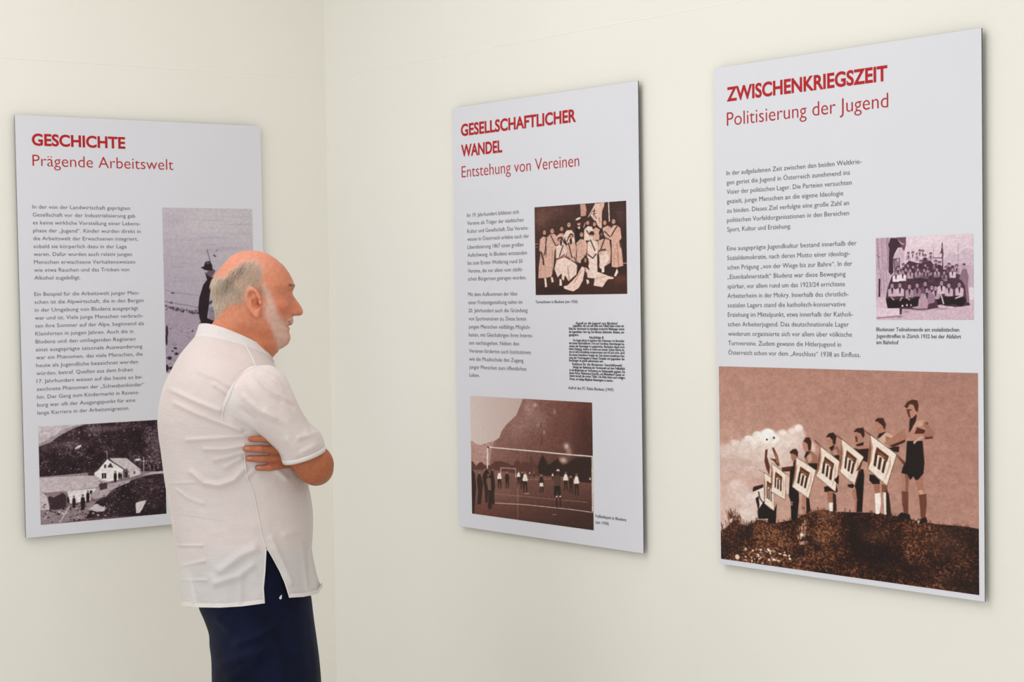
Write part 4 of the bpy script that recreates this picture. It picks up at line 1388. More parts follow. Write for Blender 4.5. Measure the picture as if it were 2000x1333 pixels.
  ["e","#cdbfc6",192,394,1.8,3.6,-0.4],
  ["e","#8a767e",897,234,3.4,2.6,-0.4],
  ["e","#8a767e",938,479,6.2,4.6,-0.4],
  ["e","#e2d8dc",157,293,4.9,4.6,-0.4],
  ["e","#cdbfc6",75,445,2.2,3.1,-0.4],
  ["e","#8a767e",880,181,6.3,3.8,-0.4],
  ["e","#e2d8dc",874,188,5.6,2.7,-0.4],
  ["e","#e2d8dc",228,178,6.4,2.9,-0.4],
  ["e","#8a767e",389,423,3.8,3.4,-0.4],
  ["e","#e2d8dc",243,448,5.3,3.4,-0.4],
  ["e","#cdbfc6",352,483,2.2,1.9,-0.4],
  ["e","#8a767e",961,557,5.0,2.7,-0.4],
  ["e","#cdbfc6",215,459,2.1,2.4,-0.4],
  ["e","#a8969e",289,476,3.6,3.3,-0.4],
  ["e","#8a767e",607,393,1.5,2.5,-0.4],
  ["e","#8a767e",743,162,1.9,2.6,-0.4],
  ["e","#a8969e",868,383,5.6,3.7,-0.4],
  ["e","#cdbfc6",941,503,4.6,3.8,-0.4],
  ["e","#e2d8dc",712,326,2.3,4.2,-0.4],
  ["e","#a8969e",479,76,2.2,4.3,-0.4],
  ["e","#8a767e",504,301,6.4,2.7,-0.4],
  ["e","#cdbfc6",379,236,3.0,3.7,-0.4],
  ["e","#cdbfc6",295,402,2.2,4.1,-0.4],
  ["e","#cdbfc6",816,181,4.1,3.8,-0.4],
  ["e","#e2d8dc",180,408,3.1,2.2,-0.4],
  ["e","#e2d8dc",523,136,5.0,4.4,-0.4],
  ["e","#e2d8dc",298,335,4.7,1.8,-0.4],
  ["e","#8a767e",623,177,5.9,3.1,-0.4],
  ["e","#cdbfc6",820,457,6.7,4.4,-0.4],
  ["e","#cdbfc6",872,390,5.0,3.3,-0.4],
  ["e","#cdbfc6",982,252,2.5,1.9,-0.4],
  ["e","#a8969e",506,438,1.5,3.7,-0.4],
  ["e","#a8969e",329,316,5.3,2.1,-0.4],
  ["e","#cdbfc6",968,480,1.8,2.4,-0.4],
  ["e","#cdbfc6",265,476,1.3,3.7,-0.4],
  ["e","#8a767e",729,228,6.4,3.5,-0.4],
  ["e","#e2d8dc",397,119,7.1,3.9,-0.4],
  ["e","#8a767e",855,216,6.1,3.8,-0.4],
  ["e","#cdbfc6",432,123,4.0,3.0,-0.4],
  ["e","#e2d8dc",966,241,7.1,4.5,-0.4],
  ["e","#a8969e",399,392,2.8,3.2,-0.4],
  ["e","#a8969e",278,459,4.7,2.6,-0.4],
  ["e","#cdbfc6",924,455,5.6,4.5,-0.4],
  ["e","#8a767e",628,420,1.4,3.4,-0.4],
  ["e","#8a767e",513,92,3.0,3.4,-0.4],
  ["e","#cdbfc6",645,489,5.2,4.7,-0.4],
  ["e","#a8969e",887,434,5.5,2.5,-0.4],
  ["e","#8a767e",581,352,7.1,2.2,-0.4],
  ["e","#cdbfc6",749,88,6.9,3.8,-0.4],
  ["e","#8a767e",976,109,5.6,3.7,-0.4],
  ["e","#a8969e",837,121,6.2,2.9,-0.4],
  ["e","#8a767e",590,288,3.5,3.9,-0.4],
  ["e","#cdbfc6",826,434,2.4,2.8,-0.4],
  ["e","#a8969e",292,201,6.7,3.7,-0.4],
  ["noise",0.07,50,4,51],
  ["e","#d6cace",304,232,29.8,13.5,-0.5],
  ["e","#e2d8dc",776,406,24.1,13.8,0],
  ["p","#c6b8be",[-4,520,185,525,416,537,539,610,435,664,199,677,-7,674]],
  ["noise",0.03,60,3,52],
  ["p","#f0eaec",[429,539,426,507,528,372,627,450,706,516,698,574,610,602,534,610,490,591]],
  ["p","#cfc3c8",[544,368,684,380,801,515,706,512,613,452]],
  ["l","#43303a",2,[399,522,448,486,530,372]],
  ["l","#43303a",2,[530,372,627,462,701,530]],
  ["p","#3a2430",[373,508,426,501,420,538,377,534]],
  ["p","#43303a",[527,462,556,418,577,471]],
  ["p","#241018",[484,521,499,520,498,575,483,576]],
  ["p","#241018",[503,521,518,522,517,575,502,576]],
  ["p","#33202a",[505,434,520,431,519,468,504,469]],
  ["p","#6a5860",[653,502,689,491,700,585,651,586]],
  ["p","#ddd3d6",[705,512,792,516,796,562,707,586]],
  ["p","#5a4850",[738,525,753,524,752,553,739,554]],
  ["l","#f2ecee",0.8,[530,285,530,604]],
  ["p","#e9e2e5",[208,678,453,671,394,729,389,792,231,809]],
  ["p","#241018",[386,694,407,690,403,718,386,722]],
  ["p","#37242c",[60,729,95,687,164,680,202,723,197,863,73,855]],
  ["p","#8a767e",[48,693,130,673,182,686,103,733]],
  ["p","#cabdc3",[-7,648,52,711,71,826,66,854,-11,852]],
  ["p","#8f7e86",[-11,846,92,868,230,838,371,807,530,801,385,970,141,999,-14,1004]],
  ["pn",["#12050a","#22101a","#342028","#5e4a54"],[1011,556,1002,1004,350,972,432,814,532,731,631,660,713,622,804,590],63,130,0.36,2.0],
  ["p","#b6a6ae",[390,751,444,665,534,633,713,610,704,638,577,690,513,764,424,784]],
  ["p","#c2b4ba",[805,572,887,545,998,543,997,573,878,570]],
  ["p","#43303a",[458,631,521,620,524,684,466,696]],
  ["e","#d6c9ce",203,905,11.7,3.5,-0.24],
  ["e","#d6c9ce",519,876,3.8,4.3,0.3],
  ["e","#d6c9ce",171,902,11.8,7.8,0.48],
  ["e","#241018",88,981,6.9,4.7,-0.09],
  ["e","#a8969e",78,793,4.5,4.5,0.16],
  ["e","#4a343e",35,798,12.0,5.8,-0.51],
  ["e","#241018",324,931,2.8,6.9,-0.19],
  ["e","#241018",124,906,3.0,3.5,-0.34],
  ["e","#33202a",231,865,4.3,4.6,0.28],
  ["e","#33202a",285,996,5.1,4.6,0.06],
  ["e","#4a343e",287,881,7.4,8.0,-0.68],
  ["e","#4a343e",332,853,4.0,7.2,0.16],
  ["e","#d6c9ce",31,941,9.2,2.6,0.54],
  ["e","#241018",84,822,3.1,5.5,0.59],
  ["e","#33202a",113,883,7.7,7.3,-0.7],
  ["e","#d6c9ce",76,965,2.6,5.8,0.57],
  ["e","#a8969e",447,841,9.1,7.8,0.46],
  ["e","#4a343e",24,820,10.2,3.6,0.67],
  ["e","#d6c9ce",484,1027,11.5,8.9,0.03],
  ["e","#241018",279,821,8.8,6.9,0.21],
  ["e","#d6c9ce",269,915,3.2,5.2,-0.58],
  ["e","#33202a",58,932,7.4,6.9,-0.59],
  ["e","#241018",308,925,3.3,8.9,-0.55],
  ["e","#a8969e",404,929,10.1,6.4,0.74],
  ["e","#a8969e",85,858,4.9,6.6,-0.53],
  ["e","#241018",254,933,2.9,6.1,0.75],
  ["e","#241018",140,908,9.3,8.7,-0.08],
  ["e","#33202a",178,857,11.5,8.2,0.33],
  ["e","#33202a",281,929,6.2,6.9,-0.3],
  ["e","#33202a",454,984,8.8,3.6,-0.09],
  ["e","#241018",515,895,2.7,8.3,-0.8],
  ["e","#4a343e",345,924,11.5,4.9,0.23],
  ["e","#a8969e",204,924,5.4,2.9,0.47],
  ["e","#d6c9ce",57,796,6.2,3.4,0.29],
  ["e","#33202a",30,825,5.8,4.6,0.29],
  ["e","#a8969e",7,850,7.9,5.6,0.7],
  ["e","#a8969e",228,946,4.1,5.3,0.04],
  ["e","#d6c9ce",397,839,3.8,5.5,0.38],
  ["e","#33202a",398,994,6.5,4.4,0.46],
  ["e","#33202a",472,972,11.1,9.1,0.53],
  ["e","#33202a",375,904,11.1,6.3,0.19],
  ["e","#33202a",488,887,7.8,5.9,0.44],
  ["e","#241018",428,959,4.4,5.6,0.6],
  ["e","#a8969e",189,881,7.5,6.9,-0.01],
  ["e","#a8969e",495,997,10.3,5.5,0.39],
  ["e","#33202a",151,823,4.1,5.9,0.72],
  ["e","#a8969e",481,1022,10.1,7.8,0.75],
  ["e","#33202a",488,977,8.9,8.0,0.71],
  ["e","#a8969e",515,840,5.2,6.6,-0.5],
  ["e","#d6c9ce",342,850,7.0,7.0,0.12],
  ["e","#4a343e",76,787,9.8,3.4,0.51],
  ["e","#33202a",441,939,10.6,6.9,-0.74],
  ["e","#4a343e",62,928,4.7,7.6,-0.7],
  ["e","#d6c9ce",325,848,10.8,5.7,-0.5],
  ["e","#33202a",503,931,6.2,6.3,0.12],
  ["e","#33202a",371,998,9.0,7.1,0.19],
  ["e","#33202a",143,805,11.3,2.7,0.45],
  ["e","#d6c9ce",40,921,7.1,4.9,-0.69],
  ["e","#d6c9ce",447,952,11.1,7.3,0.52],
  ["e","#a8969e",371,902,11.5,3.0,-0.57],
  ["e","#241018",93,877,7.0,5.3,0.71],
  ["e","#33202a",227,970,5.2,2.3,-0.16],
  ["e","#33202a",296,982,9.9,7.2,-0.61],
  ["e","#4a343e",272,845,9.3,4.9,0.07],
  ["e","#4a343e",342,935,8.0,2.8,0.39],
  ["e","#241018",429,831,7.1,2.9,0.05],
  ["e","#4a343e",148,955,3.6,4.1,-0.16],
  ["e","#d6c9ce",279,862,6.5,6.4,-0.54],
  ["e","#33202a",258,979,11.8,7.3,0.56],
  ["e","#4a343e",260,854,5.8,2.5,-0.46],
  ["e","#241018",384,911,5.7,6.5,0.5],
  ["e","#a8969e",305,895,6.1,9.1,0.78],
  ["e","#a8969e",402,837,7.3,4.1,-0.62],
  ["e","#241018",345,962,7.5,5.7,0.74],
  ["e","#241018",50,857,3.5,4.3,-0.79],
  ["e","#a8969e",201,973,7.3,2.5,-0.45],
  ["e","#4a343e",130,896,7.1,6.9,-0.32],
  ["e","#d6c9ce",146,879,9.4,6.3,0.45],
  ["e","#d6c9ce",290,955,7.7,4.6,0.42],
  ["e","#33202a",522,846,3.2,7.3,-0.13],
  ["e","#33202a",198,868,6.5,2.4,0.38],
  ["e","#33202a",77,866,9.7,7.1,0.68],
  ["e","#241018",236,875,3.5,7.4,-0.56],
  ["e","#4a343e",328,914,3.2,6.9,0.52],
  ["e","#33202a",25,914,8.4,3.6,0.43],
  ["e","#4a343e",229,856,12.1,8.7,-0.75],
  ["e","#33202a",76,866,7.7,8.5,0.51],
  ["e","#33202a",462,953,7.8,8.5,0.65],
  ["e","#33202a",231,976,4.9,4.0,-0.25],
  ["e","#33202a",302,846,8.0,3.9,-0.63],
  ["e","#a8969e",261,924,11.3,3.2,-0.18],
  ["e","#a8969e",410,925,8.2,8.8,0.28],
  ["e","#33202a",253,840,11.0,7.0,-0.69],
  ["e","#241018",361,935,9.3,4.3,0.27],
  ["e","#a8969e",363,995,5.1,5.5,0.04],
  ["e","#a8969e",36,934,6.0,8.1,-0.24],
  ["e","#241018",118,910,3.4,4.0,0.64],
  ["e","#a8969e",449,883,7.5,6.5,-0.16],
  ["e","#33202a",451,1002,10.1,8.4,-0.39],
  ["e","#d6c9ce",498,872,8.8,6.4,-0.7],
  ["e","#33202a",509,837,6.6,4.8,0.71],
  ["e","#a8969e",46,882,6.0,7.3,0.4],
  ["e","#d6c9ce",50,883,7.8,5.4,-0.1],
  ["e","#4a343e",321,908,9.8,4.5,0.59],
  ["e","#33202a",415,987,7.1,7.8,0.34],
  ["e","#4a343e",438,858,4.8,9.2,-0.1],
  ["e","#d6c9ce",335,840,5.6,8.7,0.47],
  ["e","#241018",316,878,9.0,8.5,0.31],
  ["e","#d6c9ce",485,993,3.0,5.8,-0.32],
  ["e","#4a343e",231,945,8.7,6.5,0.05],
  ["e","#d6c9ce",363,879,3.9,3.3,0.78],
  ["e","#4a343e",42,895,3.0,8.1,-0.29],
  ["e","#d6c9ce",146,886,7.4,9.1,0.15],
  ["e","#d6c9ce",505,962,7.9,6.0,-0.09],
  ["e","#241018",140,794,6.1,7.2,0.24],
  ["e","#241018",37,887,6.7,6.8,-0.03],
  ["e","#a8969e",247,898,5.7,2.5,-0.46],
  ["e","#241018",349,849,5.4,8.3,-0.23],
  ["e","#a8969e",376,872,4.7,5.2,-0.21],
  ["e","#33202a",461,972,9.7,6.3,0.14],
  ["e","#6a545c",503,910,8.1,5.3,-0.3],
  ["e","#8a747c",664,642,6.9,5.8,-0.3],
  ["e","#6a545c",854,687,4.2,4.9,-0.3],
  ["e","#a8969e",586,709,8.2,5.0,-0.3],
  ["e","#241018",931,954,5.5,3.6,-0.3],
  ["e","#241018",594,921,10.6,2.6,-0.3],
  ["e","#a8969e",652,774,6.1,5.3,-0.3],
  ["e","#8a747c",604,732,4.3,5.0,-0.3],
  ["e","#241018",561,801,4.7,2.3,-0.3],
  ["e","#1e0c14",644,685,3.9,5.3,-0.3],
  ["e","#8a747c",458,641,6.4,3.8,-0.3],
  ["e","#241018",783,747,6.5,1.9,-0.3],
  ["e","#8a747c",785,703,10.7,2.0,-0.3],
  ["e","#8a747c",676,668,2.8,4.9,-0.3],
  ["e","#8a747c",603,611,10.5,4.9,-0.3],
  ["e","#a8969e",554,861,5.1,5.6,-0.3],
  ["e","#8a747c",454,725,9.5,3.3,-0.3],
  ["e","#8a747c",512,893,4.5,5.2,-0.3],
  ["e","#241018",503,625,5.3,4.6,-0.3],
  ["e","#6a545c",549,711,9.2,4.1,-0.3],
  ["e","#6a545c",926,822,9.5,3.6,-0.3],
  ["e","#8a747c",689,799,8.3,3.4,-0.3],
  ["e","#241018",982,746,6.3,2.0,-0.3],
  ["e","#6a545c",657,827,8.8,2.2,-0.3],
  ["e","#1e0c14",896,828,9.7,4.3,-0.3],
  ["e","#241018",672,714,6.7,2.6,-0.3],
  ["e","#1e0c14",571,624,3.5,4.0,-0.3],
  ["e","#1e0c14",841,658,7.3,4.7,-0.3],
  ["e","#6a545c",541,898,2.7,3.8,-0.3],
  ["e","#8a747c",927,790,3.7,3.0,-0.3],
  ["e","#1e0c14",493,889,7.8,2.4,-0.3],
  ["e","#6a545c",828,946,6.9,4.1,-0.3],
  ["e","#8a747c",977,719,9.8,4.2,-0.3],
  ["e","#a8969e",650,933,1.9,2.6,-0.3],
  ["e","#a8969e",883,728,10.5,4.1,-0.3],
  ["e","#1e0c14",501,880,3.9,3.8,-0.3],
  ["e","#8a747c",754,898,10.7,5.7,-0.3],
  ["e","#241018",735,665,7.6,5.0,-0.3],
  ["e","#6a545c",922,830,4.8,3.8,-0.3],
  ["e","#8a747c",858,979,8.1,2.7,-0.3],
  ["e","#1e0c14",657,746,10.5,2.9,-0.3],
  ["e","#6a545c",497,726,2.3,3.1,-0.3],
  ["e","#a8969e",698,942,8.9,2.5,-0.3],
  ["e","#241018",752,677,10.6,4.6,-0.3],
  ["e","#1e0c14",869,814,10.2,5.7,-0.3],
  ["e","#241018",934,886,6.6,4.9,-0.3],
  ["e","#241018",782,897,9.0,4.4,-0.3],
  ["e","#1e0c14",497,755,6.8,4.4,-0.3],
  ["e","#241018",954,652,10.1,3.9,-0.3],
  ["e","#241018",829,757,8.5,5.4,-0.3],
  ["e","#241018",856,855,6.6,4.3,-0.3],
  ["e","#241018",986,936,6.7,2.3,-0.3],
  ["e","#1e0c14",898,663,4.5,5.1,-0.3],
  ["e","#241018",792,809,6.5,3.5,-0.3],
  ["e","#8a747c",960,801,2.9,1.9,-0.3],
  ["e","#8a747c",538,712,3.0,3.8,-0.3],
  ["e","#1e0c14",913,744,10.5,4.2,-0.3],
  ["e","#8a747c",784,960,6.9,2.7,-0.3],
  ["e","#1e0c14",464,600,3.7,5.4,-0.3],
  ["e","#1e0c14",815,904,3.0,2.4,-0.3],
  ["e","#6a545c",624,706,6.2,3.6,-0.3],
  ["e","#1e0c14",825,807,7.5,2.6,-0.3],
  ["e","#1e0c14",574,662,2.4,4.3,-0.3],
  ["e","#6a545c",894,637,2.2,4.4,-0.3],
  ["e","#1e0c14",867,896,10.3,4.7,-0.3],
  ["e","#8a747c",788,822,6.2,3.5,-0.3],
  ["e","#1e0c14",956,986,4.1,5.6,-0.3],
  ["e","#241018",475,633,9.3,5.0,-0.3],
  ["e","#8a747c",870,629,4.8,5.2,-0.3],
  ["e","#a8969e",546,665,2.2,5.3,-0.3],
  ["e","#241018",778,734,4.3,3.8,-0.3],
  ["e","#a8969e",457,724,2.3,2.9,-0.3],
  ["e","#241018",859,672,6.5,3.9,-0.3],
  ["e","#241018",925,804,3.2,3.9,-0.3],
  ["e","#6a545c",555,624,9.1,2.5,-0.3],
  ["e","#6a545c",724,804,5.2,5.3,-0.3],
  ["e","#8a747c",968,754,8.0,4.8,-0.3],
  ["e","#1e0c14",788,716,4.2,3.0,-0.3],
  ["e","#a8969e",755,646,3.8,2.7,-0.3],
  ["e","#8a747c",573,927,6.8,5.0,-0.3],
  ["e","#1e0c14",522,658,2.9,4.1,-0.3],
  ["e","#241018",525,636,2.3,4.1,-0.3],
  ["e","#6a545c",550,951,8.0,1.8,-0.3],
  ["e","#a8969e",622,697,5.0,2.2,-0.3],
  ["e","#6a545c",973,942,3.3,5.0,-0.3],
  ["e","#a8969e",613,810,6.1,4.5,-0.3],
  ["e","#6a545c",944,834,8.3,3.7,-0.3],
  ["e","#a8969e",675,674,5.1,4.9,-0.3],
  ["e","#241018",704,827,7.3,3.4,-0.3],
  ["e","#a8969e",538,896,6.1,5.7,-0.3],
  ["e","#8a747c",537,921,6.1,2.8,-0.3],
  ["e","#6a545c",903,922,9.4,4.6,-0.3],
  ["e","#241018",511,859,4.6,3.9,-0.3],
  ["e","#1e0c14",620,659,7.1,4.1,-0.3],
  ["e","#a8969e",463,772,3.6,3.0,-0.3],
  ["e","#8a747c",527,939,6.7,5.5,-0.3],
  ["e","#a8969e",569,714,2.3,4.9,-0.3],
  ["e","#1e0c14",637,969,6.7,4.1,-0.3],
  ["e","#1e0c14",766,817,4.8,3.4,-0.3],
  ["e","#8a747c",658,634,8.5,2.0,-0.3],
  ["e","#1e0c14",953,872,10.9,3.4,-0.3],
  ["e","#1e0c14",993,732,7.0,3.0,-0.3],
  ["e","#8a747c",788,654,7.7,2.7,-0.3],
  ["e","#1e0c14",480,615,8.7,5.2,-0.3],
  ["e","#8a747c",591,663,4.2,2.6,-0.3],
  ["e","#6a545c",862,645,3.2,5.8,-0.3],
  ["e","#a8969e",860,878,9.4,3.5,-0.3],
  ["e","#8a747c",747,733,6.6,5.4,-0.3],
  ["e","#a8969e",889,650,4.5,3.2,-0.3],
  ["e","#a8969e",960,808,4.0,5.2,-0.3],
  ["p","#cfc3c8",[369,882,432,831,511,886,492,918,439,918]],
  ["p","#ded4d8",[749,859,799,843,840,839,802,929,780,967,751,967]],
  ["l","#efe8ea",1.1,[824,380,822,533]],
  ["l","#efe8ea",1,[799,425,852,426]],
  ["l","#d9cfd3",0.8,[873,467,875,532]],
  ["l","#d9cfd3",0.8,[907,470,908,535]],
  ["l","#d9cfd3",0.8,[940,455,940,526]],
  ["l","#cfc2c6",2.2,[226,832,145,988]],
  ["e","#6a545c",260,740,6.9,11.3,0],
  ["p","#1e0c14",[250,753,270,755,273,798,266,853,249,851,246,795]],
  ["e","#6a545c",330,736,9.0,14.7,0],
  ["p","#1e0c14",[316,752,343,755,347,811,338,884,316,882,311,808]],
  ["e","#6a545c",370,698,7.2,11.5,0],
  ["p","#1e0c14",[360,710,381,713,383,757,377,813,359,812,355,754]],
  ["e","#6a545c",591,517,6.6,10.6,0],
  ["p","#1e0c14",[581,529,601,531,603,571,597,624,581,623,577,569]],
  ["e","#6a545c",622,526,4.3,6.9,0],
  ["p","#1e0c14",[616,533,629,535,630,561,626,596,616,595,613,560]],
  ["e","#6a545c",638,533,4.0,6.3,0],
  ["p","#1e0c14",[632,540,644,541,646,566,642,597,632,596,630,564]],
  ["e","#6a545c",391,688,2.5,4.0,0],
  ["p","#1e0c14",[387,693,394,693,395,709,393,729,387,728,386,708]],
  ["e","#6a545c",679,513,4.3,7.1,0],
  ["p","#1e0c14",[673,521,686,522,687,549,683,584,672,583,670,548]],
  ["e","#6a545c",215,733,4.2,6.9,0],
  ["p","#1e0c14",[209,741,221,742,223,768,219,802,209,801,206,767]],
  ["noise",0.06,70,3,57],
  ["blur",1],
  ["grain",0.045,59],
 ]},
}

# ------------------------------------------------------------------ room shell
CORNER = Vector((-0.48919, 6.05488, 0))
ANG = 0.9250991
DR = Vector((math.cos(ANG), -math.sin(ANG), 0))      # along the right wall, away from the corner
DL = Vector((-math.sin(ANG), -math.cos(ANG), 0))     # along the left wall, away from the corner
NR, NL = DL.copy(), DR.copy()                        # room-side normals of the right and left wall
ROOM_H = 3.35

m_wall = material('wall_paint', lrgb('#f1ead9'), .85, .15)
vary(m_wall, (0.845, 0.825, 0.765), (0.865, 0.845, 0.785), 1.3, 2)
N_, L_, b_ = nodes(m_wall)
tc_ = N_.new('ShaderNodeTexCoord'); t_ = N_.new('ShaderNodeTexNoise')
t_.inputs['Scale'].default_value = 9; t_.inputs['Detail'].default_value = 6
L_.new(tc_.outputs['Object'], t_.inputs['Vector'])
bp_ = N_.new('ShaderNodeBump'); bp_.inputs['Strength'].default_value = .12; bp_.inputs['Distance'].default_value = .01
L_.new(t_.outputs['Fac'], bp_.inputs['Height']); L_.new(bp_.outputs['Normal'], b_.inputs['Normal'])
m_ceiling = material('ceiling_paint', (0.86, 0.84, 0.79), .9, .1)
add_noise_bump(m_ceiling, 14, .1, .005)
m_floor = material('floor_pale_bounce', (0.72, 0.70, 0.66), .45, .3)  # unseen floor, made pale to bounce light onto the lower walls
vary(m_floor, (0.70, 0.68, 0.645), (0.75, 0.73, 0.69), 6)
m_base = material('skirting_paint', (0.8, 0.78, 0.72), .5, .3)
add_noise_bump(m_base, 20, .05, .002)


def wall(name, d, n, length):
    t = 0.2
    v = boxv(CORNER - n * t - d * t, d * (length + t), n * t, (0, 0, ROOM_H))
    return structure(name, v, BOXF, m_wall)


wall('wall_left', DL, NL, 6.4)
wall('wall_right', DR, NR, 6.4)
structure('wall_back_blocker', boxv(CORNER + DR * 6.41 - DL * .2, DR * .2, DL * 6.6, (0, 0, ROOM_H)), BOXF, m_wall)  # unseen wall, added to cut light on the near right wall
structure('floor', boxv(CORNER - (DL + DR) * .2 - Vector((0, 0, .15)), DR * 6.6, DL * 6.6, (0, 0, .15)), BOXF, m_floor)
structure('ceiling', boxv(CORNER - (DL + DR) * .2 + Vector((0, 0, ROOM_H)), DR * 6.6, DL * 6.6, (0, 0, .15)), BOXF, m_ceiling)
structure('baseboard_left', boxv(CORNER + NL * .0005 + Vector((0, 0, .0005)), DL * 6.3, NL * .015, (0, 0, .09)), BOXF, m_base)
structure('baseboard_right', boxv(CORNER + NR * .0005 + DR * .016 + Vector((0, 0, .0005)), DR * 6.3, NR * .015, (0, 0, .09)), BOXF, m_base)

# fine plaster joint running round both walls above the panels
m_joint = material('plaster_joint', (0.92, 0.90, 0.84), .8, .15)
add_noise_bump(m_joint, 30, .1, .002)
JZ = 2.312
structure('trim_1', boxv(CORNER + NL * .0002 + Vector((0, 0, JZ)), DL * 6.3, NL * .0004, (0, 0, .0022)), BOXF, m_joint)
structure('trim_2', boxv(CORNER + NR * .0002 + DR * .002 + Vector((0, 0, JZ)), DR * 6.3, NR * .0004, (0, 0, .0022)), BOXF, m_joint)

# ------------------------------------------------------------------ exhibition panels
PW, PH = 0.797, 1.2
GAP, THICK = 0.014, 0.003
m_board = material('panel_white_print', (0.72, 0.725, 0.79), .45, .3)
vary(m_board, (0.715, 0.72, 0.785), (0.725, 0.73, 0.795), 3)
m_edge = material('panel_dark_core', (0.12, 0.115, 0.11), .6, .2)
vary(m_edge, (0.11, 0.105, 0.10), (0.14, 0.135, 0.13), 40)
m_mount = material('aluminium_rail', (0.55, 0.55, 0.56), .4, .5)
vary(m_mount, (0.52, 0.52, 0.53), (0.6, 0.6, 0.61), 30)
INK = {}
for key, col in (('red', (0.46, 0.012, 0.018)), ('ink', (0.125, 0.125, 0.14)), ('black', (0.03, 0.03, 0.035))):
    INK[key] = material('printed_ink_' + key, col, .5, .25)
    vary(INK[key], tuple(c * .96 for c in col), tuple(c * 1.04 for c in col), 60)
m_photo = material('printed_photograph', (.5, .5, .5), .42, .3)
use_tint(m_photo)


